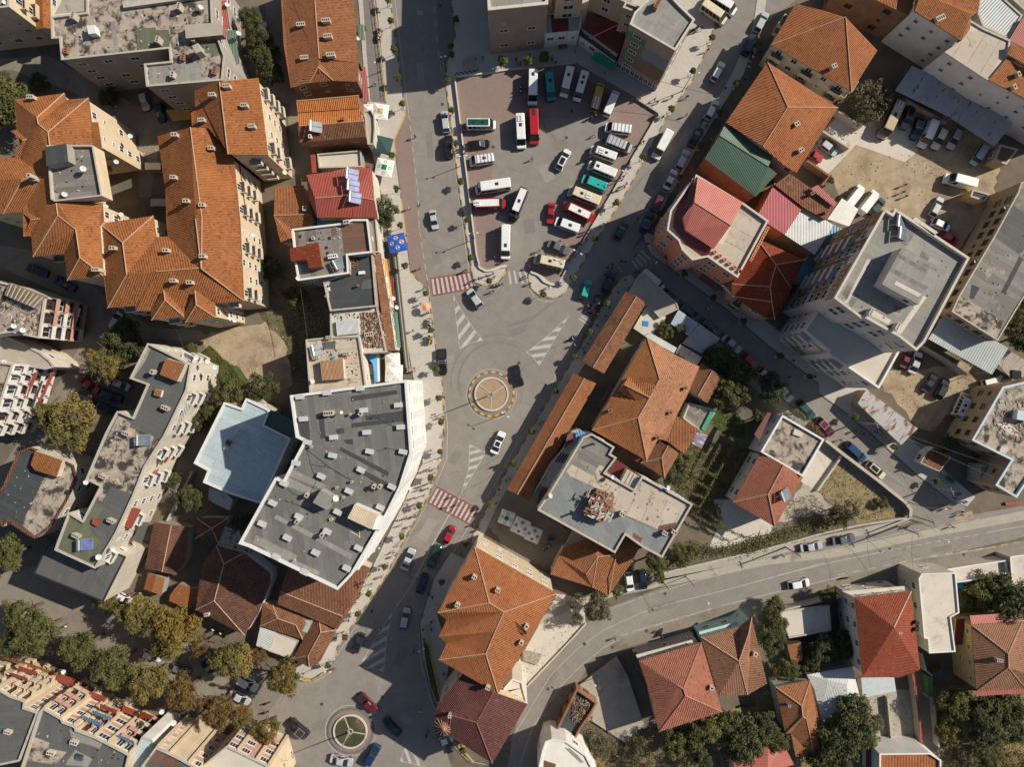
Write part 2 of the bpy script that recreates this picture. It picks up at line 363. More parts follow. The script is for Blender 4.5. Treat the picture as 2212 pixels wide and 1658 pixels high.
# ---------------------------------------------------------------- windows and balconies on walls
WT={}
def win_mesh(w,h,frame,mull):
    k=(w,h,frame.name,mull)
    if k not in WT:
        f=MB(); t=.09
        f.box((0,.03,h-t/2),(w,.10,t)); f.box((0,.03,t/2),(w+.16,.18,t)); f.box((-w/2+t/2,.03,h/2),(t,.10,h-2*t)); f.box((w/2-t/2,.03,h/2),(t,.10,h-2*t))
        for i in range(1,mull): f.box((-w/2+w*i/mull,.03,h/2),(.07,.09,h-2*t))
        p=MB(); p.box((0,.012,h/2),(w-2*t-.006,.024,h-2*t-.006))
        WT[k]=(f.mesh("window",frame),p.mesh("pane",M_PANE))
    return WT[k]
def put_window(root,x,y,z,rz,w,h,frame,mull=2):
    a,b=win_mesh(w,h,frame,mull); o=root.location
    f=link("window",a,root,(x-o.x,y-o.y,z-o.z),rz); link("pane",b,f); return f
BT={}
def put_balcony(root,x,y,z,rz,w,d,m):
    k=(w,d,m.name)
    if k not in BT:
        b=MB(); b.box((0,d/2,.06),(w,d,.12)); b.box((0,d-.05,.6),(w,.1,.96)); b.box((-w/2+.05,d/2-.05,.6),(.1,d-.1,.96)); b.box((w/2-.05,d/2-.05,.6),(.1,d-.1,.96))
        BT[k]=b.mesh("balcony",m)
    o=root.location; return link("balcony",BT[k],root,(x-o.x,y-o.y,z-o.z),rz)
def windows(root,poly,z0,z1,sp=3.2,w=1.25,h=1.35,frame=None,skip=.12,st=3.0,balc=None,sel=None,shop=0,mull=2,bevery=2,base=None):
    p=ccw(poly); n=len(p); fr=frame or M_WFRAME; rnd=random.Random(int(abs(p[0].x*100)+abs(p[0].y*10)))
    for i in range(n):
        a,b=p[i],p[(i+1)%n]; e=Vector((b.x-a.x,b.y-a.y)); L=e.length
        if L<2.2: continue
        e/=L; nx,ny=e.y,-e.x; mid=Vector(((a.x+b.x)/2,(a.y+b.y)/2)); r=mid.length
        fac=-(mid.x*nx+mid.y*ny)/max(1,r)
        if sel is not None:
            if i not in sel: continue
        elif fac<-.3 or r<6: continue
        nc=max(1,int((L-.8)/sp)); ns=int((z1-z0+.4)/st); rz=math.atan2(e.y,e.x)+math.pi
        if ns<1 and z1-z0>2.2: ns=1
        for k in range(ns):
            zb=z1-(ns-k)*st+ (st-h)*.5 if ns>1 or z1-z0>3 else z0+.8
            zb=max(zb,z0+.5)
            for c in range(nc):
                if rnd.random()<skip: continue
                t=(c+.5)/nc*L; x=a.x+e.x*t+nx*.01; y=a.y+e.y*t+ny*.01
                ww,hh=(w,h) if rnd.random()<.8 else (.75,.8)
                if balc is not None and c%bevery==0 and k>0 and L>5:
                    put_balcony(root,x,y,zb-.85,rz,min(2.6,sp-.5),1.1,balc); hh=2.0; put_window(root,x,y,zb-.6,rz,w,2.0,fr,mull); continue
                put_window(root,x,y,zb,rz,ww,hh,fr,mull)
def wall_mb(poly,z0,z1):
    m=MB(); p=ccw(poly); n=len(p)
    for i in range(n):
        a,b=p[i],p[(i+1)%n]; za=z1 if z1 is not None else a.z; zb=z1 if z1 is not None else b.z
        m.poly([(a.x,a.y,z0),(b.x,b.y,z0),(b.x,b.y,zb),(a.x,a.y,za)])
    return m
REG={}      # root -> triangles of its roof
BLD=[]      # (root, label)
def longest_ang(p):
    best=0;ang=0
    for i in range(len(p)):
        e=p[i]-p[i-1]
        if e.length>best: best=e.length; ang=math.atan2(e.y,e.x)
    return ang
def flat(fr,name,label,h,s,wall=None,roof=None,par=.7,pt=.28,pm=None,win=None,z0=0.0,cat="building",ang=None,rot=0):
    "flat roofed building: s is the outline of the parapet's top edge at height h"
    poly=ccw(PW(fr,s,h)); c=sum(poly,Vector())/len(poly)
    root=thing(name,label,cat,(c.x,c.y,z0)); wall=wall or W_GREY; roof=roof or F_GREY
    wall_mb(poly,z0,h-.004).build("wall",wall,root)
    inn=inset(poly,pt); a=(longest_ang(poly)+R(rot)) if ang is None else R(ang)
    hr=h-par; rp=[Vector((q.x,q.y,hr)) for q in (inn if par>0 else poly)]
    m=MB(); m.poly(rp,0,True); m.build("roof",roof,root,a)
    if par>0:
        m=MB(); n=len(poly); out=inset(poly,-.06)
        for i in range(n):
            j=(i+1)%n; A,B,C,D=out[i],out[j],inn[j],inn[i]
            m.poly([(A.x,A.y,h),(B.x,B.y,h),(C.x,C.y,h),(D.x,D.y,h)])
            m.poly([(D.x,D.y,h),(C.x,C.y,h),(C.x,C.y,hr),(D.x,D.y,hr)])
            m.poly([(B.x,B.y,h),(A.x,A.y,h),(A.x,A.y,h-.14),(B.x,B.y,h-.14)])
        m.build("parapet",pm or M_CONCP,root)
    if win is not False: windows(root,poly,z0,h-par-.3,**(win or {}))
    REG[root.name]=tris_poly(rp); BLD.append((root,label)); root_h[root.name]=hr; return root
root_h={}
def tiled(fr,name,label,h,V,F,roof=None,wall=None,rise=2.2,ov=.35,ridge="",win=None,z0=0.0,cat="house",rm=None,fasc=None,ridm=None):
    """pitched roof: V maps letters to 'x,y[,k]' (k*rise metres above the eaves); F lists faces as letter strings"""
    vs={}
    for t in V.split():
        k,q=t.split(':'); a=[float(z) for z in q.split(',')]; zz=h+(a[2]*rise if len(a)>2 else 0)
        vs[k]=W(*U(fr,a[0],a[1]),zz)
    faces=F.split(); edges={}
    for f in faces:
        g=list(f); ar=sum(vs[g[i-1]].x*vs[g[i]].y-vs[g[i]].x*vs[g[i-1]].y for i in range(len(g)))
        if ar<0: g.reverse()
        for i in range(len(g)): edges[(g[i-1],g[i])]=1
    bd={a:b for (a,b) in edges if (b,a) not in edges}
    k0=next(iter(bd)); loop=[k0]
    while True:
        nx=bd.get(loop[-1])
        if nx is None or nx==k0 or len(loop)>80: break
        loop.append(nx)
    poly=[vs[k] for k in loop]; c=sum(poly,Vector())/len(poly)
    root=thing(name,label,cat,(c.x,c.y,z0)); roof=roof or T_OR; wall=wall or W_CREAM
    m=MB(); tr=[]
    for f in faces:
        pts=[vs[k] for k in f]
        nz=sum(pts[i-1].x*pts[i].y-pts[i].x*pts[i-1].y for i in range(len(pts)))
        if nz<0: pts.reverse()
        m.poly(pts,0); tr+=tris_poly(pts)
    for i in range(len(poly)):
        a,b=poly[i-1],poly[i]; m.poly([(b.x,b.y,b.z),(a.x,a.y,a.z),(a.x,a.y,a.z-.2),(b.x,b.y,b.z-.2)],1)
    inn=inset(poly,ov)
    for i in range(len(poly)):   # soffit
        a,b,cc,d=poly[i-1],poly[i],inn[i],inn[i-1]
        m.poly([(a.x,a.y,a.z-.2),(d.x,d.y,a.z-.2),(cc.x,cc.y,b.z-.2),(b.x,b.y,b.z-.2)],1)
    ro=m.build("roof",[roof,fasc or M_WOOD],root)
    wl=[Vector((q.x,q.y,poly[i].z-.2)) for i,q in enumerate(inn)]
    wall_mb(wl,z0,None).build("wall",wall,root)
    if ridge:
        m=MB()
        for t in ridge.split():
            a,b=vs[t[0]],vs[t[1]]; m.tube(a+Vector((0,0,.03)),b+Vector((0,0,.03)),.10,.10,6)
        m.build("ridge_tiles",ridm or M_RIDGE,ro)
    if win is not False: windows(root,wl,z0,h-.3,**(win or {}))
    REG[root.name]=tr; BLD.append((root,label)); return root
def on(root,fr,x,y):
    u,v=U(fr,x,y); return hit(REG[root.name],u,v,root_h.get(root.name,6.0))
def addtris(root,poly): REG[root.name]=REG[root.name]+tris_poly(poly)
# roof furniture that is part of the building
def chimney(root,fr,s,L=1.1,wd=.6,hh=1.1,deg=0,m=None):
    for x,y in [tuple(map(float,t.split(','))) for t in s.split()]:
        p=on(root,fr,x,y); b=MB(); rz=R(deg)
        b.box((p.x,p.y,p.z+hh/2-.5),(L,wd,hh+1.0),rz); b.box((p.x,p.y,p.z+hh+.05),(L+.12,wd+.12,.1),rz)
        o=b.build("chimney",m or M_CHIM,root); n=max(1,int(L/.36)); q=MB()
        for i in range(n):
            t=(i+.5)/n*L-L/2; q.box((p.x+t*math.cos(rz),p.y+t*math.sin(rz),p.z+hh+.104),(L/n*.6,wd*.55,.012),rz)
        q.build("flue",M_SOOT,o)
def patch(root,fr,s,m,ang=None,name="roof_patch",dz=.012):
    for q in s.split(';'):
        z=root_h[root.name]; pts=ccw(PW(fr,q,z)); b=MB(); patch.n+=1
        b.poly([(p.x,p.y,z+dz+.0012*(patch.n%9)) for p in pts]); b.build(name,m,root,longest_ang(pts) if ang is None else R(ang))
patch.n=0
def block(root,fr,s,hh,wall,roof,name="rooftop_hut",dz=0.0,par=0,ang=None):
    "box-like superstructure: s = outline of its top, hh above the roof"
    z=root_h.get(root.name,0)+dz; pts=ccw(PW(fr,s,z+hh)); b=MB(); b.prism(pts,z-.05,z+hh,0,True,False,1)
    o=b.build(name,[wall,roof],root,longest_ang(pts) if ang is None else R(ang)); return o
def awning(root,fr,s,z,m,name="awning",drop=.5,th=.05):
    "sloping sheet over a wall: first two points = high edge, last two = low edge"
    pts=P(fr,s); n=len(pts); q=[W(u,v,z if i<2 else z-drop) for i,(u,v) in enumerate(pts)]
    b=MB(); b.poly(q,0,True); b.poly([(p.x,p.y,p.z-th) for p in q],0)
    for i in range(n): 
        a,c=q[i-1],q[i]; b.poly([(a.x,a.y,a.z),(c.x,c.y,c.z),(c.x,c.y,c.z-th),(a.x,a.y,a.z-th)],0)
    return b.build(name,m,root)
def slab(name,label,cat,fr,s,z0,z1,m,mt=None,ang=None,group=None):
    "simple low volume (terrace, planter, wall top) as one thing"
    pts=ccw(PW(fr,s,z1)); c=sum(pts,Vector())/len(pts); b=MB(); b.prism([p-Vector((c.x,c.y,0)) for p in pts],z0,z1,0,True,False,1)
    o=b.build(name,[m,mt or m],None,longest_ang(pts) if ang is None else R(ang)); o.location=(c.x,c.y,0); return tag(o,label,cat,group)
def canopy(name,label,fr,s,z,m,post=M_STEEL,ridge=.0,cat="shed",th=.08,drop=0.0):
    "sheet roof carried on posts"
    pts=[W(u,v,z-(drop if i>=2 else 0)) for i,(u,v) in enumerate(P(fr,s))]; c=sum(pts,Vector())/len(pts)
    root=thing(name,label,cat,(c.x,c.y,0)); b=MB(); b.poly(pts,0,True); b.poly([(p.x,p.y,p.z-th) for p in pts],0)
    for i in range(len(pts)):
        a,d=pts[i-1],pts[i]; b.poly([(a.x,a.y,a.z),(d.x,d.y,d.z),(d.x,d.y,d.z-th),(a.x,a.y,a.z-th)],0)
    b.build("roof_sheet",m,root,longest_ang(pts))
    cc=[c+(p-c)*.93 for p in pts]
    for p in cc[:6]:
        q=MB(); q.tube((p.x,p.y,0),(p.x,p.y,p.z-th-.01),.06); q.build("post",post,root)
    REG[root.name]=tris_poly(pts); root_h[root.name]=z; return root
# ---------------------------------------------------------------- walls and fences
def wall_line(name,label,fr,s,h,t,m,cap=None,closed=False,cat="wall"):
    pts=[W(u,v,h) for u,v in P(fr,s)]; c=sum(pts,Vector())/len(pts); root=thing(name,label,cat,(c.x,c.y,0)); n=len(pts)
    L=[];Rr=[]
    for i in range(n):
        d=(pts[min(n-1,i+1)]-pts[max(0,i-1)]); d.z=0; d.normalize(); nn=Vector((-d.y,d.x,0)); L.append(pts[i]+nn*t/2); Rr.append(pts[i]-nn*t/2)
    poly=L+Rr[::-1]; b=MB(); b.prism(poly,0,h,0); b.build("wall",m,root)
    if cap:
        b=MB()
        A=inset(ccw(poly),-.05); b.prism(A,h+.003,h+.09,0,True,True); b.build("coping",cap,root)
    return root
def railing(name,label,fr,s,h,m,step=2.0,cat="railing",post=.035):
    pts=[W(u,v,0) for u,v in P(fr,s)]; c=sum(pts,Vector())/len(pts); root=thing(name,label,cat,(c.x,c.y,0))
    r=MB(); q=MB()
    for a,b in zip(pts,pts[1:]):
        for z in (h,h*.55): r.tube((a.x,a.y,z),(b.x,b.y,z),post,n=6)
        n=max(1,int((b-a).length/step))
        for i in range(n+1):
            p=a.lerp(b,i/n); q.tube((p.x,p.y,0),(p.x,p.y,h),post*1.1,n=6)
    r.build("rail",m,root); q.build("uprights",m,root); return root
# ================================================================ GROUND, ROADS, MARKINGS
def sheet(name,fr,s,z,m,ang=0,kind='structure',side=False):
    b=MB()
    pts=[Vector((p.x,p.y,0)) for p in PW(fr,s,0)]
    if (name in('yard','grass','garden') and m is not M_CONCW) or (name=='parking_lot' and m is M_ASPH):
        r_=random.Random(len(s)); q=[]
        for i in range(len(pts)):
            a,c=pts[i-1],pts[i]; n=max(1,int((c-a).length/1.1))
            q+=[a.lerp(c,j/n)+Vector((r_.uniform(-.38,.38),r_.uniform(-.38,.38),0)) for j in range(n)]
        pts=q
    if side: b.prism(pts,0,z,0)
    else: b.poly([(p.x,p.y,z) for p in pts],0,True)
    return struct(name,b,m,R(ang),kind)
b=MB(); b.poly([(-900,-900,0),(900,-900,0),(900,900,0),(-900,900,0)],0,True); struct("ground",b,M_GROUND)
A='12'   # second column of the reading grid, first row; y runs on downwards
sheet("road",'11',"3328,-160 4160,-160 3940,560 4040,600 5560,800 5600,860 6640,-400 7400,-400 6560,240 5600,1920 5320,2400 5200,2560 4720,3600 4320,4400 3960,5000 3760,5160 3640,5600 3780,6240 3900,6632 4600,7000 2240,7000 2320,6160 2560,5840 2800,5760 3040,5280 3600,4200 3740,3840 3760,3200 3720,2480 3520,2160",.020,M_ASPH)
sheet("side_street",'11',"5300,2300 5560,2080 5920,2360 6800,3080 7560,3600 7960,3840 8360,4320 8300,4520 8000,4520 7840,4480 7160,3960 6480,3320 6240,3040 5360,2560",.024,M_ASPH)
sheet("curved_road",'43',"-80,1900 0,1430 130,970 300,790 500,590 630,420 850,275 1270,120 2212,-170 3380,-420 4424,-600 4424,-330 3700,-170 2900,30 2000,290 1100,520 600,800 300,1160 180,1500 120,1900",.028,M_ASPH)
# pavements (raised, kerbed)
sheet("pavement",A,"870,-200 1150,-200 1160,0 1290,980 1190,1215 1245,1658 1335,2358 1490,2518 1560,3058 1610,3316 1625,3666 1600,3956 1500,4266 1200,4816 1130,4974 870,5354 690,5614 690,5694 600,5814 500,5874 380,5850 300,5780 700,5440 960,5000 1010,4900 1300,4300 1440,4000 1440,3700 1345,3180 1300,2900 1190,2250 1080,1658 1000,1290 930,580",.12,M_PAVE,0,'structure',True)
sheet("pavement",A,"1690,-200 1690,0 1725,320 1650,540 1640,700 1760,1658 1860,2300 1872,2390 1905,2450 1965,2468 2035,2466 2110,2425 2160,2345 2168,2300 2150,2285 2060,2315 1985,2340 1925,2300 1900,2220 1830,1658 1710,690 1715,660 2212,600 2212,-200",.12,M_PAVE,0,'structure',True)
sheet("pavement",'13',"0,600 560,545 1100,860 1265,970 1220,1060 870,1658 600,2100 440,2375 400,2440 330,2445 260,2385 160,2340 140,2385 160,2480 220,2545 330,2578 420,2560 480,2500 520,2410 990,1658 1330,1020 1560,690 1700,380 1760,170 1830,-100 1500,-200 0,-200",.12,M_PAVE,0,'structure',True)
# lot surface
sheet("parking_lot",'12',"1712,665 2212,580 2772,545 3312,860 3477,970 3432,1060 3082,1658 2812,2100 2652,2375 2540,2430 2372,2340 2150,2285 2060,2310 1985,2340 1925,2300 1835,1658",.026,M_REDPAVE)
sheet("parking_lot",'11',"4240,1120 4300,1060 4560,1010 5060,1020 5320,1060 5240,1290 5040,1640 4880,2000 4800,2260 4660,2330 4420,2330 4360,2240 4310,2000 4260,1500",.032,M_ASPH)
# red paver lay-bys
sheet("layby",A,"1300,1010 1195,1215 1248,1658 1338,2355 1485,2500 1450,2300 1400,1950 1330,1040",.026,M_REDPAVE)
sheet("layby",A,"1545,-200 1685,-200 1688,0 1720,320 1646,540 1600,600",.026,M_DKPAVE)
sheet("path",A,"1000,-200 1040,0 1130,890 990,880 960,500 925,0 920,-200",.127,M_DKPAVE)
# NE and side-street pavements
sheet("pavement",'23',"1130,340 1150,450 1200,545 1480,745 1860,1020 2212,1330 2652,1660 2652,1745 2952,1960 3492,2440 3772,2660 3930,2720 4000,2640 3700,2380 3300,2000 2900,1500 2300,1200 1900,900 1500,640 1300,400",.12,M_PAVE,0,'structure',True)
sheet("pavement",'13',"2212,-100 2180,100 2000,640 1850,860 1700,1100 1440,1560 1340,1720 1290,1830 1160,1990 1130,2005 1130,1990 1330,1560 1640,1080 1900,640 2080,240 2130,-100",.12,M_PAVE,0,'structure',True)
sheet("pavement",'23',"1030,720 960,740 900,800 800,960 560,1400 400,1658 -60,2440 -350,3000 -340,3040 -290,3060 -120,2700 130,2300 640,1470 1000,860 1060,760",.12,M_PAVE,0,'structure',True)
sheet("pavement",'42',"1680,-200 1540,20 1440,330 1415,420 1440,700 1500,960 1560,1120 1600,1100 1660,820 1650,600 1560,330 1740,20 1800,-140",.12,M_PAVE,0,'structure',True)
sheet("pavement",'44',"-2212,560 -1712,290 -1312,180 0,-90 600,-160 1400,-330 2212,-480 2212,-560 1400,-400 600,-230 0,-150 -1312,110 -1712,230 -2112,440 -2500,760",.12,M_CONC,0,'structure',True)
sheet("footpath",'43',"100,1658 200,1330 530,830 920,560 1720,300 2212,175 2900,10 3600,-140 4424,-300 4424,-150 3600,30 2900,150 2212,330 1700,440 1000,620 700,740 420,1150 300,1658",.033,M_LANE)
sheet("footpath",'34',"0,1430 400,1330 1150,1180 1230,1150 1240,1190 1000,1280 500,1370 0,1500 -900,1700 -900,1640",.12,M_CONC,0,'structure',True)
M_PLOT=basic("dug_garden_soil",(.14,.11,.065),.35,.8,.95,(.05,.065,.025),.5,.5)
# yards
sheet("yard",'14',"440,1180 600,960 800,1080 900,1000 1500,950 2050,1250 1950,1658 1850,1850 1640,2150 1300,2100 1000,1820 640,1780 540,1520 300,1420",.012,M_DIRT)
sheet("yard",'14',"440,1180 640,960 800,1090 960,1030 1330,1130 1290,1310 1180,1400 760,1250 600,1420 520,1500 380,1400",.016,M_CONCW)
sheet("yard",'34',"900,-80 1850,-200 1960,0 1640,200 1400,420 1290,380",.016,M_DIRT)
sheet("yard",'21',"1680,1240 2300,1130 2500,1300 2520,1700 2200,1750 1900,1500",.012,M_DIRT)
sheet("grass",'21',"1740,1400 1820,1330 2000,1500 2100,1540 2170,1700 1950,1700 1850,1560",.017,M_GRASS)
sheet("garden",'22',"-30,640 250,700 560,1000 640,1250 440,1280 330,1650 250,1300 60,1100 -100,900",.019,M_PLOT)
sheet("yard",'34',"625,655 1000,920 1190,1080 1190,1140 780,1210 430,945",.012,M_DRYGR)
sheet("garden",'33',"1700,250 1850,180 2020,330 2000,460 1850,440 1740,400",.012,M_GRASS)
sheet("garden",'33',"1500,480 2050,560 1850,1000 1700,1200 1400,940",.014,M_PLOT)
sheet("yard",'33',"1740,1000 1990,1010 2260,1230 2212,1330 1980,1430 1700,1420 1800,1200",.016,M_CONCW)
sheet("yard",'34',"-100,520 300,500 620,560 640,640 420,930 300,860 150,700",.018,M_CONCW)
sheet("yard",'34',"300,860 430,940 560,1080 500,1120 50,1210",.014,M_CONC)
sheet("yard",'43',"-60,940 0,840 390,160 620,200 635,420 500,575 120,975 40,985",.018,M_CONCW)
sheet("yard",'43',"1280,1290 2212,1100 2300,2000 900,2000 600,1500 950,1480",.010,M_DRYGR)
sheet("garden",'44',"1420,960 2212,940 2400,1800 1480,1700",.012,M_DRYGR)
sheet("garden",'44',"-100,1000 900,1100 900,1500 460,1700 -100,1700",.013,M_DRYGR)
sheet("yard",'44',"820,1060 1250,980 1330,1480 900,1480",.015,M_CONC)
sheet("path",'44',"1250,980 1400,900 1500,1600 1340,1600",.020,M_LANE)
sheet("lane",'41',"-300,60 400,-100 900,320 2212,830 2600,900 2800,1060 2700,1500 1900,1250 600,560 -300,760",.016,M_LANE)
sheet("lane",'21',"-200,420 560,560 900,900 1300,1170 1750,1200 1740,1300 1000,1250 720,1658 460,2100 300,2600 -100,2560 200,2100 520,1640 760,1200 700,960 -200,560",.014,M_LANE)
sheet("lane",'11',"1150,900 1650,1000 1380,1250 1300,1700 1200,1700 1200,1180 640,800 100,600 -200,650 -200,520 420,480",.015,M_LANE)
sheet("yard",'11',"2240,-100 2300,0 2300,800 2500,900 2500,1300 2460,1500 2700,1500 2600,800 2520,760 2440,-100",.013,M_LANE)
sheet("yard",'33',"-60,930 190,960 260,1120 500,1280 300,1640 0,1480 -260,1180",.015,M_LANE)
# ---------------- kerbs: yellow and dark stones
def path_pts(fr,s): return [Vector((p.x,p.y,0)) for p in PW(fr,s,0)]
def kerb(fr,s,seg=1.25,t=.26,z=.135,stripe=True):
    pts=path_pts(fr,s); A=MB(); B=MB(); acc=0; k=0
    for a,b in zip(pts,pts[1:]):
        L=(b-a).length; d=(b-a)/L; n=Vector((-d.y,d.x,0))*t/2; q=0
        while q<L-1e-4:
            st=min(L-q,seg-acc); p0=a+d*q; p1=a+d*(q+st)
            (A if (k%2==0 and stripe) else B).prism([p0+n,p0-n,p1-n,p1+n],0,z)
            q+=st; acc+=st
            if acc>=seg-1e-4: acc=0;k+=1
    if A.v: struct("kerb",A,M_KERBY)
    if B.v: struct("kerb",B,M_KERBG)
kerb(A,"1150,-200 1160,0 1225,490 1290,980"); kerb(A,"1295,985 1192,1215 1247,1658 1337,2358",9,.2)
kerb(A,"1337,2358 1490,2518 1560,3058 1610,3316 1625,3666 1600,3956 1500,4266 1200,4816 1130,4974 870,5354 700,5600 690,5690")
kerb(A,"1690,-200 1690,0 1725,320 1650,540 1640,700 1760,1658 1860,2300 1872,2390 1905,2450 1965,2468 2035,2466 2110,2425 2160,2345 2168,2300")
kerb('13',"140,2385 160,2480 220,2545 330,2578 420,2560 480,2500 520,2410 990,1658 1330,1020 1560,690 1700,380 1760,170")
kerb('23',"1130,340 1150,450 1200,545 1480,745 1860,1020 2212,1330 2652,1660",9,.22,.13,False)
kerb('23',"960,740 900,800 800,960 560,1400 400,1658 -60,2440 -350,3000")
kerb('34',"440,87 740,302 1280,785 1560,1000",9,.2,.13,False)
kerb('42',"1680,-200 1540,20 1440,330 1415,420 1440,700 1500,960 1560,1120",9,.2,.13,False)
# lot edge walls (low white and brick)
# ---------------- markings
ZM=.040
class Mk:
    z=0
def mkz():
    Mk.z=(Mk.z+1)%3; return .038+.0025*Mk.z
def line(fr,s,wd=.12,dash=None,m=None,z=None):
    pts=path_pts(fr,s); b=MB(); z=z or mkz(); acc=0; onn=True
    for a,c in zip(pts,pts[1:]):
        L=(c-a).length; d=(c-a)/L; n=Vector((-d.y,d.x,0))*wd/2; q=0
        while q<L-1e-4:
            st=L-q if not dash else min(L-q,(dash[0] if onn else dash[1])-acc)
            if onn:
                p0=a+d*q; p1=a+d*(q+st); b.poly([(x.x,x.y,z) for x in (p0+n,p0-n,p1-n,p1+n)],0,True)
            q+=st
            if dash:
                acc+=st
                if acc>=(dash[0] if onn else dash[1])-1e-4: acc=0; onn=not onn
    return struct("road_marking",b,m or M_WHITE)
def zebra(fr,quad,n,red=True,duty=.5,inset_=.08,m0=0,m1=1):
    "stripes run from edge 0-1 to edge 3-2"
    q=path_pts(fr,quad)
    if red:
        b=MB(); b.poly([(p.x,p.y,.036) for p in q],0,True); struct("road_marking",b,M_RED)
    b=MB()
    for i in range(n):
        t0=(i+.5-duty/2)/n; t1=(i+.5+duty/2)/n
        def at(t,s_): return q[0].lerp(q[1],t).lerp(q[3].lerp(q[2],t),s_)
        k=[at(t0,inset_),at(t1,inset_),at(t1,1-inset_),at(t0,1-inset_)]; b.poly([(p.x,p.y,.043) for p in k],0,True)
    struct("road_marking",b,M_WHITE)
def clip(poly,n,d,keep):
    out=[]
    for i in range(len(poly)):
        a,b=poly[i-1],poly[i]; da=a.dot(n)-d; db=b.dot(n)-d
        if keep<0: da,db=-da,-db
        if da>=0: out.append(a)
        if da*db<0: out.append(a.lerp(b,da/(da-db)))
    return out
def hatch(fr,s,deg,pitch=1.5,wd=.7,edge=.13,ph=0):
    q=path_pts(fr,s); q=ccw(q); b=MB(); n=len(q)
    inn=inset(q,.12)
    for i in range(n):
        j=(i+1)%n; b.poly([(x.x,x.y,.041) for x in (q[i],q[j],inn[j],inn[i])],0,True)
    a=R(deg); nv=Vector((-math.sin(a),math.cos(a),0)); lo=min(p.dot(nv) for p in inn); hi=max(p.dot(nv) for p in inn); t=lo+ph
    while t<hi:
        c=clip(clip(inn,nv,t,1),nv,t+wd,-1)
        if len(c)>2: b.poly([(x.x,x.y,.041) for x in c],0,True)
        t+=pitch
    struct("road_marking",b,M_WHITE)
def arcm(fr,cx,cy,r0,r1,z,m,n=48,a0=0,a1=360,name="road_marking"):
    c=path_pts(fr,"%g,%g"%(cx,cy))[0]; b=MB()
    for i in range(n):
        t0=R(a0+(a1-a0)*i/n); t1=R(a0+(a1-a0)*(i+1)/n)
        b.poly([(c.x+r*math.cos(t),c.y+r*math.sin(t),z) for r,t in ((r0,t0),(r1,t0),(r1,t1),(r0,t1))],0,True)
    return struct(name,b,m)
zebra('22',"1505,745 1850,690 1895,840 1525,905",9)
zebra('32',"1562,888 1925,1083 1845,1222 1480,1037",10)
zebra('22',"2165,680 2330,655 2390,800 2175,810",4,False,.4)
zebra('23',"1020,600 1120,490 1220,580 1080,690",4,False,.35)
zebra('23',"560,1100 600,1060 700,1120 660,1170",2,False,.4)
hatch('22',"1700,885 1780,1030 1880,1180 1965,1285 1850,1310 1760,1362",52,1.9,.75)
hatch('23',"495,1068 235,1502 180,1430 125,1387 300,1250",8,1.55,.7)
hatch('32',"1845,525 1985,600 1880,780 1765,975 1835,740",17,1.45,.6)
hatch('42',"1180,310 880,800 1000,805 1105,838 1130,560",30,1.75,.7)
hatch('42',"1290,1480 1240,1610 1380,1640 1490,1675",-70,1.5,.6)
line('12',"1190,-200 1200,0 1295,800 1320,980",.12); line('12',"1320,990 1400,1658 1410,1980 1495,2500",.12,(1.2,1.0))
line('12',"1365,-200 1378,0 1415,330 1465,900 1640,1658",.06,(.6,2.5))
line('12',"1525,-200 1530,0 1590,560 1650,780",.12,(1.4,1.6)); line('12',"1610,500 1640,760 1745,1658 1840,2350",.1)
line('22',"1495,820 1590,1658 1620,1750 1655,2000 1650,2300 1555,2535",.12); line('32',"1480,1040 1190,1560 1080,1720 800,2200 700,2350",.1)
line('32',"2080,840 2200,620 2290,450",.1); line('32',"1930,1075 2010,960 2080,840",.1,(1.5,1.2)); line('32',"1845,1222 1600,1640 1490,1860 1420,2060 1408,2200 1430,2420 1500,2700 1570,2880",.1)
line('32',"1765,975 1560,1330 1360,1720 1190,1960",.1); line('32',"1670,1130 1545,1350 1340,1740",.1)
line('23',"610,1150 520,1330 340,1658",.1); line('22',"1935,820 2030,850 2120,820",.08)
line('23',"150,845 200,920 280,950 365,945",.12); line('23',"560,470 640,600",.06)
line('42',"500,925 590,880 650,830",.12); line('42',"1680,1430 1750,1530 1850,1610 1990,1640",.12); line('42',"280,1420 200,1610",.12)
UT=S/4
arcm('42',818,1345,217*UT,222*UT,.042,M_WHITE); arcm('32',2035,92,214*UT,218*UT,.042,M_WHITE)
# faint tyre tracks round the plaza
M_TRK=basic("tyre_polished_asphalt",(.185,.168,.152),.1,1,.8)
arcm('23',-60,640,500*UT,520*UT,.034,M_TRK,30,-88,-40); arcm('23',-40,670,455*UT,462*UT,.0345,M_TRK,30,-95,-35)
arcm('22',2090,1640,330*UT,350*UT,.034,M_TRK,30,60,200); arcm('22',2090,1640,400*UT,412*UT,.0345,M_TRK,30,75,190)
# turquoise parking bays
line('13',"2160,180 1990,430 1980,440",.1,None,M_TURQ); line('13',"1890,720 1825,685 1590,1120 1480,1290 1260,1658",.1,None,M_TURQ); line('23',"1260,0 1080,300 1110,310",.1,None,M_TURQ); line('23',"1190,120 1220,135",.1,None,M_TURQ)
line('23',"1330,810 1480,920 1900,1260 2200,1560",.08,None,M_TURQ); line('34',"-10,-90 270,140 500,340 590,400",.09,None,M_TURQ); line('34',"370,320 430,270",.09,None,M_TURQ)
line('34',"700,505 870,630 1205,910 1150,975",.1,None,M_TURQ); line('34',"870,630 815,700",.1,None,M_TURQ); line('34',"1035,770 980,835",.1,None,M_TURQ)
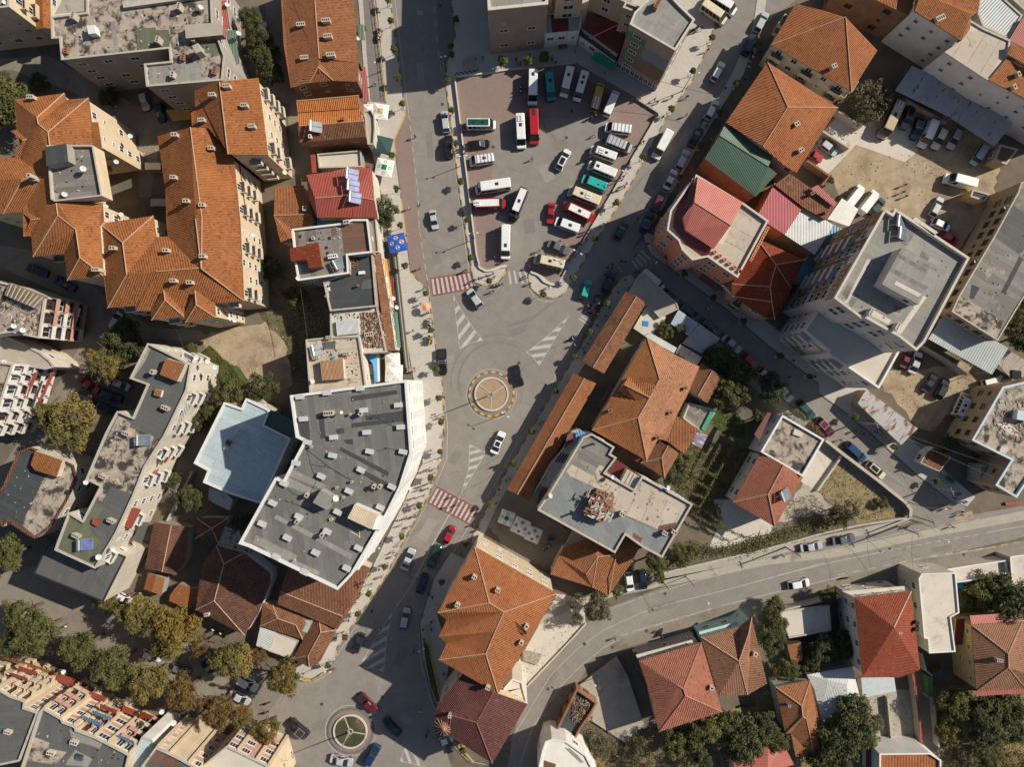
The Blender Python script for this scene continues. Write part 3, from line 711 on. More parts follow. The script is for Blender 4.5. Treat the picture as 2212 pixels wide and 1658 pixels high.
# curved road lines
line('34',"-2212,2060 -1900,1960 -1400,1800 -940,1680 0,1555 760,1385 1150,1295",.12); line('34',"90,1658 560,1545 1000,1455",.12); line('34',"1030,1447 1240,1407 1510,1358 1860,1300",.12,(1.1,.9)); line('34',"1885,1290 2300,1215",.12)
line('34',"600,1658 980,1582 1400,1495 1960,1410",.12,(1.6,1.6)); line('34',"1420,1503 1970,1410",.12); line('34',"2010,1400 2300,1350",.12,(1.4,1.2)); line('34',"1900,1160 2300,1100",.12); line('34',"1160,1290 1480,1230 1850,1165",.1,(1.3,1.2))
line('43',"60,1658 170,1330 420,960 600,780 800,620 920,560",.1); line('43',"860,285 1060,215",.1); line('43',"1270,145 1700,20 2212,-95",.1); line('43',"1090,200 1240,155",.1,(1.2,1))
line('43',"-10,1430 330,870 560,640 800,470 1000,380 1180,300",.1); line('43',"1200,295 1400,240",.1,(1.5,.6)); line('43',"1410,235 1800,140 2212,30 2700,-110",.12)
line('43',"940,525 1000,505 1900,240",.1,(1.6,2.0)); line('43',"1030,492 1720,290",.1); line('43',"1890,245 2212,165 2900,0",.1)
# darker road repairs
for fr,s in (('34',"1600,1140 1760,1100 1790,1170 1640,1210"),): sheet("road_patch",fr,s,.036,M_DIRT)
M_REP=basic("newer_asphalt_patch",(.19,.172,.155),.16,1.2,.9); M_REPL=basic("pale_asphalt_patch",(.27,.245,.215),.14,1.2,.9); M_MAN=basic("iron_cover",(.06,.057,.054),.2,3,.6)
sheet("road_patch",'12',"1390,95 1440,90 1445,125 1400,130",.037,M_CONC)
rr=random.Random(4)
for i,(fr,x,y,w_,h_,a_) in enumerate((('12',1420,620,60,160,3),('12',1500,1250,50,220,4),('22',1560,560,70,120,4),('22',1650,1450,120,60,8),('23',60,1200,150,60,25),('32',1720,640,120,70,60),('32',1480,1260,90,200,-30),('42',1250,700,80,180,-25),('42',560,1300,160,80,20),('42',1300,1250,120,60,-30),('43',330,900,60,180,-40),('43',1300,270,260,50,17),('34',600,1480,200,40,11),('34',1500,1430,180,50,10),('34',900,560,150,50,-42),('13',1500,1180,60,170,-28),('13',1250,1560,60,160,-28),('13',420,1250,120,90,10),('13',300,1500,90,140,30),('22',1980,900,120,50,30),('23',150,300,90,120,5))):
    c=math.cos(R(-a_)); s_=math.sin(R(-a_)); q=[(x+dx*c-dy*s_,y+dx*s_+dy*c) for dx,dy in ((-w_/2,-h_/2),(w_/2,-h_/2),(w_/2,h_/2),(-w_/2,h_/2))]
    sheet("road_patch",fr," ".join("%.0f,%.0f"%k for k in q),.0362+.0001*i,M_REP if i%3 else M_REPL)
for fr,x,y in (('42',1000,312),('42',567,1116),('42',1090,1052),('43',625,595),('43',1322,160),('43',310,985),('34',1050,1432),('32',1620,122),('22',1405,118),('12',1610,900),('23',60,1480),('13',470,1190),('43',865,625),('43',1160,480),('12',2050,1270),('34',1690,1480)): arcm(fr,x,y,0,.34,.0405,M_MAN,14,0,360,"manhole")
sheet("manhole",'34',"1035,670 1065,670 1065,695 1035,695",.037,M_REP)
M_PLANT=basic('planted_segments',(.055,.06,.03),.4,.35,.95,(.26,.18,.10),.55,.35)
# ---------------- roundabouts
def roundabout(fr,cx,cy,label,green):
    c=path_pts(fr,"%g,%g"%(cx,cy))[0]; root=thing("roundabout_island",label,"traffic island",(c.x,c.y,0))
    A=MB()
    for k in range(36):
        t0,t1=R(k*10),R(k*10+10); q=[[(c.x+r*math.cos(t),c.y+r*math.sin(t),z) for t in (t0,t1)] for r,z in ((4.35,0),(4.35,.16),(4.75,.16),(4.75,0))]
        for a,d in zip(q,q[1:]): A.poly([a[0],d[0],d[1],a[1]],k%2)
    A.build("kerb",[M_KERBY if not green else M_KERBG,M_KERBG],root,0,True)
    o=MB(); n=40
    for i in range(n):
        t0,t1=2*math.pi*i/n,2*math.pi*(i+1)/n
        o.poly([(c.x+r*math.cos(t),c.y+r*math.sin(t),.13) for r,t in ((3.4,t0),(4.36,t0),(4.36,t1),(3.4,t1))],0,True)
    o.build("paving",M_REDPAVE,root)
    o=MB(); o.lathe([(3.5,0),(3.5,.5),(3.18,.5),(3.18,.2)],(c.x,c.y,0),48); o.build("planter_wall",M_CONCW,root)
    o=MB(); o.poly([(c.x+3.2*math.cos(2*math.pi*i/n),c.y+3.2*math.sin(2*math.pi*i/n),.36) for i in range(n)],0,True); o.build("soil",M_SOIL if not green else M_PLANT,root)
    o=MB()
    for k in range(3):
        a=R((32,142,268)[k] if not green else (-10,112,240)[k]); o.box((c.x+1.9*math.cos(a),c.y+1.9*math.sin(a),.38),(2.5,.22,.1),a)
    o.lathe([(.62,.3),(.62,.46),(.42,.46),(.42,.36)],(c.x,c.y,0),20); o.build("spokes",M_CONCP,root)
    return root
roundabout('32',2035,92,"round traffic island with yellow striped kerb and dry soil, below the plaza",False)
roundabout('42',818,1345,"round traffic island with grass segments and white rim near the bottom crossing",True)
T_OLDSH=tile("dark_old_roof_tiles",(.19,.085,.055),(.12,.058,.042),.32,.4,(.05,.042,.035),.5,.75)  # old brown tiles, base colour lowered further to put courtyard shade into it
def RB(m,n,mm,r):
    o=m.build(n,mm,r); o['kind']='stuff'; return o
# ================================================================ BUILDINGS
WB=dict(frame=M_BFRAME)
# ---- top left
b=flat('11',"apartment_block","grey roofed cream block cut by the top left corner",14.5,"-500,-400 60,-400 75,55 -500,120",W_CREAM,F_LGREY,win=dict(balc=W_CREAM,bevery=3))
b=tiled('11',"house","narrow orange tiled annex beside the top left corner block",7,"a:300,-300 b:425,-300 c:435,245 d:312,252 e:360,-300,.3 f:372,240,.3","aefd ebcf",T_OR,W_PALE,2)
b=flat('11',"apartment_block","apartment block with a wide mouldy concrete roof and green felt patches, top left",14.6,"440,140 745,105 745,-300 1815,-300 1835,190 1940,480 1920,690 1265,745 1245,550 1470,528 1460,415 530,515 512,325 445,330",W_GREY,M_CONCOLD,.5,win=dict(sp=4,w=1.7,h=1.2,skip=.2))
patch(b,'11',"1185,240 1335,238 1338,258 1458,256 1465,415 1180,432;1705,330 1900,322 1915,455 1735,462;1190,-20 1350,-20 1358,25 1190,45",F_GREEN)
patch(b,'11',"958,190 995,185 1030,450 990,455;540,410 585,408 585,490 535,492;1290,560 1740,540 1740,700 1290,735",F_LGREY)
patch(b,'11',"560,-60 735,-60 740,95 470,125 520,30",M_CONC)
block(b,'11',"1595,212 1850,195 1925,215 1925,300 1605,330",1.6,W_BRICK,M_CONC); block(b,'11',"750,218 815,214 828,285 762,292",1.5,M_WHITEC,M_WHITEC,"water_tank")
block(b,'11',"1058,12 1820,-70 1820,-40 1065,65",.8,W_GREY,M_CONCP,"roof_upstand"); block(b,'11',"1660,395 1710,370 1740,440 1690,460",2.2,M_CONC,M_CONC,"stair_turret")
chimney(b,'11',"670,165 1575,85 1395,370",1.1,.6,1.5,75); chimney(b,'11',"1510,660 1690,350",1.0,.6,1.0,80); chimney(b,'11',"590,440 1865,620 1595,500",1.3,.7,.7,75,W_BRICK)
awning(b,'11',"1845,5 1950,0 1985,245 1905,258",10,C_RED,"balcony_roof",.6); awning(b,'11',"1960,262 2035,258 2070,555 1990,540",8,C_LGRN,"balcony_roof",.6)
# ---- orange tiled complexes, left
b=tiled('11',"apartment_block","tan apartment block with stepped orange roofs and a roof terrace, left edge",16.5,
 "a:120,860 b:555,805 c:570,860 d:765,845 e:790,1055 f:845,1055 g:880,1290 h:800,1255 i:420,1258,.9 j:320,1015,1 k:330,1070,1 l:415,1140,1 m:430,1255,1 q:400,1285,.8 r:440,1725,.9 s:485,1755,1 t:885,1755 u:895,1910 v:862,1950 w:892,2385 x:690,2225,1 y:655,1983,1 z:500,1863,1 A:580,2425 B:555,2195 C:285,2220 D:270,2040 E:200,2045 F:150,1120 G:190,1380",
 "abj bckj cdlk defghml ajklmqrszCDEGF stuvwxyz zyBC yxAB xwA",T_OR,W_CREAM,2.6,.35,"jk kl lm jb zs zy yx xA xw zC ld",win=dict(sp=2.6,w=1.2,h=1.5,skip=.15,balc=W_TAN,bevery=4))
addtris(b,[W(*U('11',400,1250),19.2),W(*U('11',880,1250),19.2),W(*U('11',880,1750),19.2),W(*U('11',400,1750),19.2)])
chimney(b,'11',"295,855 320,1560",1.1,.6,1.1,0); chimney(b,'21',"855,680 195,250",1.2,.6,1.2,0)
root_h[b.name]=16.5
for V,F in (("a:90,1130 b:150,1120 c:260,1195,.5 d:195,1215,.6 e:185,1360 f:115,1370","abcd dcef"),("a:180,1828 b:210,1818 c:350,1892,.6 d:265,1900,.6 e:268,2035 f:200,2043","abcd dcef")):
    x=tiled('11',"stair_wing","small orange tiled stair wing of the stepped block, %s"%("upper one" if "90,1130" in V else "lower one"),16.3,V,F,T_OR,W_CREAM,2,.15,"dc",win=False,cat="building")
b=tiled('11',"apartment_block","orange hipped wing cut by the left edge",16.2,"a:-250,1340 b:182,1362 c:360,1525,.9 d:195,1550,1 e:28,1848 f:182,1835 g:-250,1848 h:-250,1560,1","abcdh dcfe hdeg",T_OR,W_CREAM,2.2,.3,"dc de")
chimney(b,'11',"320,1545",.6,.6,2.2,0)
t=flat('11',"roof_terrace","grey felt roof terrace with a dark lean-to, set in the orange roofs",19.6,"405,1255 800,1255 878,1690 470,1738 440,1720",W_CREAM,F_OLD,.7,.2,z0=16,win=False,cat="terrace")
block(t,'11',"390,1268 575,1240 590,1395 400,1432",2.2,W_GREY,F_DARK,"lean_to")
b=tiled('21',"apartment_block","large orange roofed apartment block with two front gables and a long north wing",14.8,
 "a:862,275 b:1325,207 c:1350,390 d:1450,385 e:1440,285 f:1430,0 g:1360,-483 h:1645,-558,1.1 i:1800,-553,.4 j:1900,-418,.2 k:1970,-328,.1 l:2020,-298 m:2050,0 n:2075,262 o:2110,945 p:1740,665,1.1 q:1860,968 r:1600,1052 s:1590,1080 t:1310,1110 u:1305,1030 v:1175,1032 w:1170,985 x:930,1005 y:895,730 z:1060,440,1 A:1095,715,1 B:1720,660,1 C:1350,690,1 D:1745,230,1.1 E:1690,235,1.1",
 "abz azAxy bcAz cdBCA hijklmnopDE hEDpBdefg pBCvurqo ACvwx urst",T_OR,W_CREAM,2.8,.35,"az zb zA Ax po CB hD Ep Dp",win=dict(sp=2.6,w=1.2,h=1.4,balc=W_PALE,bevery=3))
for V,l in (("a:1415,852,.8 b:1425,935,.75 c:1310,1110 d:1590,1080 e:1305,1020 f:1592,1050","left"),("a:1685,852,.8 b:1695,978,.7 c:1600,1133 d:1865,1088 e:1595,1052 f:1855,968","right")):
    x=tiled('21',"gable_wing","orange gabled front wing of the large block, the %s one"%l,14.9,V,"abce afdb bdc",T_OR,W_CREAM,2.6,.2,"ab bc bd",win=dict(sp=3,skip=.1),cat="building")
chimney(b,'21',"1000,495 1455,515 1520,775 1660,790 1770,565 1630,90 1765,125",1.0,.6,1.2,0); chimney(b,'11',"1530,1180 1520,1545 1845,1295",1.0,.6,1.2,0)
awning(b,'11',"2020,1362 2068,1358 2135,1905 2085,1922",11.5,C_MAR,"balcony_roof",.8); awning(b,'21',"1440,122 1480,120 1500,275 1452,280",11,C_MAR,"balcony_roof",.6)
b=tiled('11',"apartment_block","orange gabled block joined to the top of the large orange complex",15.6,"a:1895,705,1 b:1680,780 c:1685,955 d:1650,970 e:1660,1100 f:1800,1108,.35 g:1915,1240,.7 h:1970,1332,1 i:2317,1340 j:2232,672","abcdefgh ajih",T_OR,W_CREAM,2.6,.3,"ah",win=dict(sp=2.8,w=1.1,h=1.4,balc=W_PALE,bevery=3))
chimney(b,'11',"1850,835 1975,760 2125,925 1760,1052 1920,1305 2190,1105",1.1,.6,1.1,5); awning(b,'12',"25,1130 75,1130 105,1335 42,1345",14.5,C_MAR,"balcony_roof",.7)
# ---- left middle
b=flat('21',"apartment_block","rubble strewn beige roof block with pink and white balconies, left edge",13,"-500,660 45,790 390,905 335,1265 95,1215 -500,1290",W_PALE,M_CONCOLD,.4,win=False)
block(b,'21',"80,785 385,905 290,1005 45,895",1.0,W_GREY,M_WOOD,"lumber_shed"); patch(b,'21',"-60,1080 120,1020 300,1100 230,1230 -60,1230",M_RUB)
awning(b,'21',"395,915 450,930 415,1050 365,1035",9.5,C_RED,"balcony_roof",.5); awning(b,'21',"585,960 700,1010 610,1285 500,1250",4.5,M_CONCW,"terrace_slab",.2); awning(b,'21',"530,955 560,965 420,1255 385,1240",6.5,W_PINK,"balcony_roof",.2)
b=flat('21',"house","low grey house with a curved white corner below the rubble roof",8.5,"20,1235 340,1385 430,1460 470,1515 390,1535 120,1490 -60,1450",W_PALE,M_CONC,.3,win=dict(sp=2.4))
b=flat('21',"apartment_block","white balcony block with red striped awnings, left edge",13,"-600,1400 110,1490 60,1640 -20,1900 -110,2100 -600,1980",W_WHITE,M_CONCOLD,.5,win=False)
for s in ("215,1530 250,1530 180,1690 150,1670","300,1560 335,1560 230,1780 200,1770","440,1560 475,1560 350,1820 330,1810"): awning(b,'21',s,8.5,C_RED,"awning",.4)
b=flat('31',"terrace_house","flat roofed house with brick tile coping, half dark felt and half bare concrete",8.5,"-150,1060 20,900 150,600 260,550 340,580 560,670 635,710 665,830 580,1010 440,1240 300,1340 240,1310 60,1190 20,1240",W_PALE,F_DARK,.5,.3,T_BR)
patch(b,'31',"385,815 545,690 645,720 640,850 570,1000 420,1230 300,1320 185,1220",M_CONCOLD); block(b,'31',"305,582 540,665 490,810 300,750 265,700",1.5,W_PALE,T_OR,"tiled_hut")
# ---- long block
b=flat('31',"apartment_block","long flat roofed block with patched grey and mossy roof running down the left",13,"1275,-348 1650,-165 1610,60 1420,455 1390,500 1250,720 1150,975 1000,1300 820,1600 470,1440 590,1118 710,1190 865,890 740,830 820,640 910,430 1010,240 1145,295 1270,10 1120,-45",W_PALE,F_DGREY,.5,.25,win=dict(sp=2.8,balc=W_WHITE,bevery=2))
patch(b,'31',"1020,280 1130,330 1120,380 1380,480 1180,850 1150,960 960,890 880,1020 810,980 850,890 760,830",M_CONCOLD,None,"roof_patch"); patch(b,'31',"1130,-60 1280,-320 1300,-300 1260,-200 1150,-40",F_LGREY)
patch(b,'31',"800,1050 890,1080 830,1190 760,1250 890,1390 860,1470 800,1560 520,1420 600,1150 700,1210",F_GREEN); block(b,'31',"800,1172 868,1185 835,1238 790,1210",.6,C_RED,C_RED,"roof_hatch")
block(b,'21',"1430,1440 1600,1490 1530,1642 1380,1580",1.6,W_PALE,C_RUST,"rusty_hut"); block(b,'31',"1335,50 1400,62 1385,118 1325,100",.7,W_WHITE,C_RUST,"roof_hatch"); chimney(b,'31',"1445,210 1110,430 980,1180 680,1310 910,800",1.3,.6,1.0,-25); chimney(b,'21',"1350,1560",.7,.7,1.6,60)
awning(b,'31',"1150,1070 1220,1090 1135,1258 1065,1235",11.5,C_RED,"balcony_roof",.6); awning(b,'31',"1450,640 1490,600 1430,690 1400,680",8,C_RED,"awning",.4); awning(b,'31',"1320,770 1375,730 1330,845 1290,870",9,C_RED,"awning",.4); awning(b,'31',"1560,170 1650,175 1510,440 1440,480",10.5,C_GREY,"balcony_roof",.4); awning(b,'31',"1210,1200 1290,1200 1220,1390 1150,1360",6.5,F_DGREY,"balcony_roof",.3); awning(b,'31',"1420,575 1450,580 1400,705 1372,700",9.5,C_LGRN,"awning",.3)
b=flat('31',"apartment_block","lower grey felt wing at the foot of the long left block",9.4,"480,1345 400,1415 290,1645 890,1888 1085,1500 970,1455 830,1610 470,1440",W_PALE,F_DGREY,.15,.2,M_DKMET,win=False)
# ---- bluish white roof and the big grey building
b=flat('31',"commercial_building","building with pale blue white membrane roof, half in shadow",7,"1935,165 2085,215 2125,130 2330,230 2280,360 2510,475 2255,1040 1985,955 1755,855 1795,755 1675,690",W_PALE,F_BLUEW,.35,.35,M_WHITEC)
patch(b,'32',"125,225 320,310 335,455 300,480 70,350",C_GRN); chimney(b,'31',"1985,510",.9,.9,.7,-25,W_BRICK); block(b,'31',"1935,540 1970,545 1965,575 1930,570",.4,M_WHITEC,M_WHITEC,"vent_box")
big=flat('32',"commercial_building","big grey felt roofed building with white parapet and many white vent boxes",21.5,"295,105 1300,-30 1345,600 1250,900 1110,1180 830,1655 705,1785 -60,1415 -150,1385 165,815 235,840 415,500 345,465",W_WHITE,F_GREY,.6,.4,M_WHITEC,win=dict(sp=2.2,w=1.5,h=1.6,skip=.05,st=3.1))
patch(big,'32',"820,110 1220,55 1225,92 825,155;945,280 1270,235 1275,290 950,320;825,345 1290,285 1290,325 830,385;705,570 725,545 1150,765 1140,805;910,780 945,755 1200,890 1170,945;540,290 585,280 605,475 560,480;355,335 455,320 470,490 390,470;690,395 760,385 765,430 695,440;755,490 835,478 840,530 780,520",F_DARK)
patch(big,'32',"300,735 610,880 580,920 260,790;260,800 560,950 540,985 230,880;180,1135 840,1480 815,1520 155,1165;0,1310 360,1490 330,1530 -30,1380;60,1400 560,1630 540,1658 100,1470",F_LGREY)
block(big,'32',"560,920 665,985 610,1095 490,1030",2.4,W_GREY,F_LGREY,"stair_hut"); block(big,'32',"850,1048 1060,1135 990,1260 790,1165",2.3,M_WHITEC,C_CREAM,"lift_room"); block(big,'32',"1060,1140 1150,1165 1100,1270 1000,1262",1.0,M_WHITEC,M_WHITEC,"white_canopy")
VB="1235,185 935,230 415,305 1255,375 962,420 677,463 450,505 1275,588 988,585 668,620 352,685 912,745 570,800 1178,890 250,862 810,928 1080,1068 712,1108 152,1030 378,1148 60,1210 622,1275 278,1330 890,1418 522,1458 790,1592 180,1495 425,1625 385,115 620,80 905,42"
vm=MB(); vm.box((0,0,.28),(1.35,.72,.56)); vm.box((0,0,.62),(1.5,.85,.12)); vm=vm.mesh("vent_box",basic("galvanised_vent",(.46,.47,.47),.14,1.5,.6))
for t in VB.split():
    x,y=map(float,t.split(',')); p=on(big,'32',x,y); link("vent_box",vm,big,p-big.location,R(5 if y<500 else (-12 if y<700 else -26)))
chimney(big,'32',"640,255",1.6,.8,1.2,5); chimney(big,'32',"915,260 372,1185 585,1300 455,960 1080,885 1030,885",.6,.6,1.3,-30); chimney(big,'32',"820,265 485,545 835,845 340,1520 705,895 760,980",.3,.3,.7,0); chimney(big,'32',"655,1170",.5,.4,.4,20,C_CREAM)
# white louvred facade strips on the street side
for i,(x0,y0,x1,y1) in enumerate(((1300,-30,1345,600),(1345,600,1110,1180),(1110,1180,830,1655))):
    p0=W(*U('32',x0,y0),21.5); p1=W(*U('32',x1,y1),21.5); d=(p1-p0).normalized(); n=Vector((-d.y,d.x,0)) 
    if n.x<0: n=-n
    for zz in range(3,21,3):
        m=MB(); c=(p0+p1)/2+n*.22; m.box((c.x,c.y,zz+.0),((p1-p0).length-.3,.38,.5),math.atan2(d.y,d.x)); m.build("facade_band",M_WHITEC,big)
# ---- row along the west pavement
b=tiled('12',"house","long weathered orange roofed house with three chimneys at the top of the avenue",8,"a:200,-300 b:485,-300,1 c:825,-300 d:885,540 e:545,503,1 f:535,580,.95 g:460,715 h:300,758 i:240,400 j:525,505,.85 k:880,705 l:670,697","abefghi bcde jdklf flg",tile("burnt_orange_roof_tiles",(.36,.145,.06),(.28,.105,.045),.3,.38,(.10,.07,.05),.56,.6),W_BRICK,1.7,.3,"be fl fg")
chimney(b,'12',"400,230 630,330 430,515 615,195 655,490",1.5,.7,1.1,5); 
awning(b,'12',"880,208 925,210 940,345 885,345",4,C_LGRN,"awning",.4); awning(b,'12',"880,580 945,575 980,880 930,880",4,C_RED,"awning",.4)
b=tiled('12',"house","bright orange two tier roofed house with a solar heater",7.5,"a:350,872,.5 b:890,825,.5 c:890,935 d:355,972","abcd",tile("vivid_orange_roof_tiles",(.58,.20,.055),(.48,.15,.04),.36,.5,(.2,.09,.05),.66,.4),W_BRICK,1.6,.1,"ab",win=False)
b=tiled('12',"house","bright orange lower roof with brown back slope and bare brick gable",6.8,"a:360,978,.35 b:890,930,.35 c:930,1045,.5 d:372,1088,.5 e:945,1182 f:378,1235 g:920,870,.2","abcd dcef",MATS["vivid_orange_roof_tiles"],W_BRICK,1.4,.15,"dc")
chimney(b,'12',"755,1035",.4,.4,.7,0,W_BRICK); chimney(b,'12',"480,1195",.5,.6,1.2,0,W_PALE)
b2=tiled('12',"house","brown tiled back half of the bright orange house",7.1,"a:360,1092,.5 b:930,1048,.5 c:948,1180 d:378,1232","abcd",T_BR,W_BRICK,1.4,.1,win=False)
flat('12',"balcony_block","grey and white balconies in front of the bright orange house",5.5,"935,965 990,945 1020,1000 1025,1100 1015,1245 965,1245 945,1050",W_PALE,M_CONC,.5,.15)
flat('12',"low_building","low concrete roofed yard building with raised edges beside the white umbrella",3.6,"530,1330 905,1300 915,1440 545,1450",W_OLDBR,M_CONCW,.5,.2); slab("low_roof","narrow red tiled strip roof beside the concrete yard","roof",'12',"470,1335 510,1330 520,1490 485,1495",3.2,3.5,W_BRICK,C_RED)
b=tiled('12',"house","red metal roofed house with four solar panels",8.6,"a:435,1512 b:640,1485 d:800,1450 e:1000,1447 f:1052,1880 g:838,1882 i:525,1880 j:455,1712 k:510,1712,.75 l:830,1690,.75 m:1022,1730,.6","abdemlkj lkig jki".split() and "abdemlkj klgi lmfg jki",C_RED,W_PALE,1.7,.2,"kl lm",win=False)
patch.n+=1
b3=tiled('22',"house","small orange tiled house behind the red metal roof",5.8,"a:155,-45 b:410,-58 c:470,195,.6 d:465,195,.6 e:475,290 f:300,312 g:312,437 h:212,442 i:155,205,.6","abci icefgh",MATS["burnt_orange_roof_tiles"],W_PALE,1.8,.2,"ic",win=False); chimney(b3,'22',"430,152",.7,.8,.8,0)
b3=tiled('22',"lean_to","bright blue metal lean-to roof",5,"a:525,215 b:770,225,.5 c:725,292,.2 d:530,290","abcd",C_BLUE,W_PALE,1,.1,win=False,cat="shed")
b=flat('22',"building","flat felt roofed building with white parapet and a red tiled hut",11,"310,322 735,272 830,238 965,238 1000,525 790,548 800,705 362,768 335,595",W_OLDBR,F_OLD,.6,.3,M_WHITEC)
patch(b,'22',"735,285 940,262 975,505 760,530",F_BROWN); patch(b,'22',"650,318 692,312 695,380 652,382;325,345 368,342 370,470 330,475",F_BROWN)
block(b,'22',"290,485 430,465 430,452 540,438 572,645 455,660 440,585 300,597",2,W_BRICK,T_DKRED,"red_tiled_hut"); chimney(b,'22',"790,270",1.0,.7,1.0,10); chimney(b,'22',"670,563 370,590",1.6,.7,.8,8,M_WHITEC); chimney(b,'22',"500,405",.5,.5,.5,0)
for t in ("385,385","640,400","622,530","612,483"): x,y=map(float,t.split(',')); p=on(b,'22',x,y); m=MB(); m.box((p.x,p.y,p.z+.12),(.35,.5,.24)); m.build("roof_vent",M_DKMET,b)
b=flat('22',"building","lower grey strip roof along the pavement beside the blue umbrella",7.2,"800,225 1030,200 1062,520 1000,528 968,235 830,238",W_PALE,F_OLD,.25,.2)
b=flat('22',"building","black felt roofed shop building with paint pots and a brick pile",9,"792,552 1005,540 1042,990 640,1030 580,770 800,708",W_OLDBR,F_DARK,.4,.25)
patch(b,'22',"925,765 1020,752 1025,830 905,845",F_DGREY); block(b,'22',"885,688 940,682 942,710 885,716",.5,M_CONC,M_WHITEC,"roof_box"); chimney(b,'22',"888,815",.3,.3,.9,0,W_BRICK)
m=MB(); p=on(b,'22',850,618)
for i in range(60): m.box((p.x+random.uniform(-.7,.7),p.y+random.uniform(-1,1),p.z+random.uniform(.05,.3)),(.25,.12,.08),random.uniform(0,3))
RB(m,"brick_pile",W_BRICK,b)
m=MB(); p=on(b,'22',628,840)
for i in range(40): m.box((p.x+random.uniform(-.6,.4),p.y+random.uniform(-1.6,1.6),p.z+random.uniform(.05,.25)),(.35,.3,.2),random.uniform(0,3),i%3)
RB(m,"rubbish",[M_WHITEC,M_RUB,M_CONCW],b)
b=flat('22',"building","bare concrete roof with tin skylight and heap of old roof tiles",8,"640,1035 1045,990 1128,1385 900,1400 880,1250 645,1252",W_OLDBR,M_CONCW,.3,.25)
block(b,'22',"690,1120 875,1100 888,1225 700,1243",.8,W_PALE,C_ZINC,"tin_skylight")
patch(b,'22',"905,1045 1070,1038 1100,1340 955,1352",M_WOOD); m=MB(); rr=random.Random(3)
for i in range(420):
    x=rr.uniform(905,1085);y=rr.uniform(1045,1345); x+= (y-1045)*.08
    p=on(b,'22',x,y); m.box((p.x,p.y,p.z+rr.uniform(.06,.3)),(.16,.42,.06),rr.uniform(-.3,.3),rr.randrange(3))
RB(m,"roof_tile_stack",[T_OLD,M_WOOD,M_CHIM],b); chimney(b,'22',"980,1235",1.6,.7,.7,10)
b=tiled('22',"shop_row","narrow orange tiled pent roof over the shops by the pavement",6.2,"a:1018,535,.6 b:1078,530 c:1150,960 d:1205,1365 e:1128,1372,.6 f:1075,985,.6","abcdef",T_OLD,W_PALE,1.2,.1,cat="shop",win=dict(sp=2,w=1.4,h=1.8,skip=.05))
awning(b,'22',"1100,582 1130,580 1185,950 1165,955",3.6,basic("orange_yellow_canvas",(.62,.29,.04),.08),"awning",.4); awning(b,'22',"1108,735 1140,735 1160,915 1135,920",4.0,M_WHITEC,"awning",.3); awning(b,'22',"1152,1005 1195,1000 1225,1310 1195,1310",3.6,C_LGRN,"awning",.4); awning(b,'22',"1160,725 1185,725 1215,960 1190,960",3.0,C_MAR,"awning",.4); awning(b,'22',"1195,1040 1220,1035 1252,1345 1225,1350",3.0,basic("green_canvas",(.12,.26,.17),.1),"awning",.3)
b=flat('22',"house","flat beige roofed house with a rusty tin hut, above the big grey building",9.4,"430,1280 640,1255 890,1250 920,1450 960,1750 470,1830",W_PALE,F_BEIGE,.4,.25)
block(b,'22',"555,1462 748,1440 762,1618 570,1632",1.5,W_PALE,corr("brown_rust_sheet",(.30,.15,.06),.25,(.36,.33,.28),.58),"tin_hut"); chimney(b,'22',"525,1435 785,1400 640,1262",1.1,.5,.8,5); block(b,'22',"575,1300 690,1290 685,1355 585,1360",.15,M_CONC,F_DGREY,"roof_patch_slab")
for x,y,m in ((670,1435,"blue"),(775,1437,"red")):
    p=on(b,'22',x,y); q=MB(); q.box((p.x,p.y,p.z+.2),(.6,.4,.4),.4); q.build("plastic_tub",basic(m+"_plastic",(.03,.2,.5) if m=="blue" else (.5,.08,.03),.1),b)
b=tiled('22',"shop","blue roofed shop front beside the white tents",4.6,"a:935,1405,.3 b:1045,1400 c:1050,1640 d:1025,1658 e:1010,1490,.3","abcde",basic("blue_tarpaulin",(.09,.30,.56),.15,1.5),W_WHITE,1,.1,win=False); patch.n+=1
slab("low_roof","black rubble covered roof strip beside the blue shop","roof",'22',"930,1485 1005,1490 1020,1660 960,1680",3.6,4.0,W_PALE,M_RUB)
# ---- top centre
b=flat('13',"apartment_block","brick apartment block with red window awnings above the paved lot",17.3,"-205,85 310,32 335,-1300 -50,-1300 -60,-590 -162,-540 -165,-330 -110,-250 -225,-240",W_BRTAN,F_LGREY,.5,.5,M_CONCW,win=dict(sp=4.2,w=1.6,h=1.2,skip=.35,st=2.9))
for x,y,z in ((178,80,15),(168,145,12.2),(152,315,4.5)): awning(b,'13',"%d,%d %d,%d %d,%d %d,%d"%(x-40,y-14,x+40,y-16,x+38,y+14,x-40,y+16),z,C_RED,"window_awning",.4)
b=flat('13',"apartment_block","cream apartment block with balconies at the top edge",15,"385,-60 625,-80 640,-400 380,-400",W_CREAM,F_GREY,.4,win=dict(sp=3,w=2.0,h=1.5,skip=.05))
b=flat('13',"shop","low shop with white fascia and a red roof panel, beside the brick block",6,"290,112 605,125 582,268 285,295",W_WHITE,C_GREY,.2,.2,M_WHITEC,win=dict(sp=1.6,w=1.4,h=1.2,skip=0)); patch(b,'13',"335,125 485,118 490,262 345,280",C_MAR)
b=tiled('13',"shop","dark maroon metal roofed building behind the green awning",6.2,"a:660,110,.7 b:1000,225,.7 c:920,470 d:600,235","abcd",C_MAR,W_GREY,1.6,.2)
b=tiled('13',"shop","dark pent roofed shop front above the paved lot",4.2,"a:590,245,.3 b:915,470,.3 c:895,530 d:580,300","abcd",F_DARK,W_WHITE,1,.1,win=dict(sp=1.6,w=1.3,h=1.5,skip=0)); awning(b,'13',"720,445 905,530 860,612 680,500",3.6,basic("dark_green_canvas",(.02,.19,.11),.1),"awning",.6); 
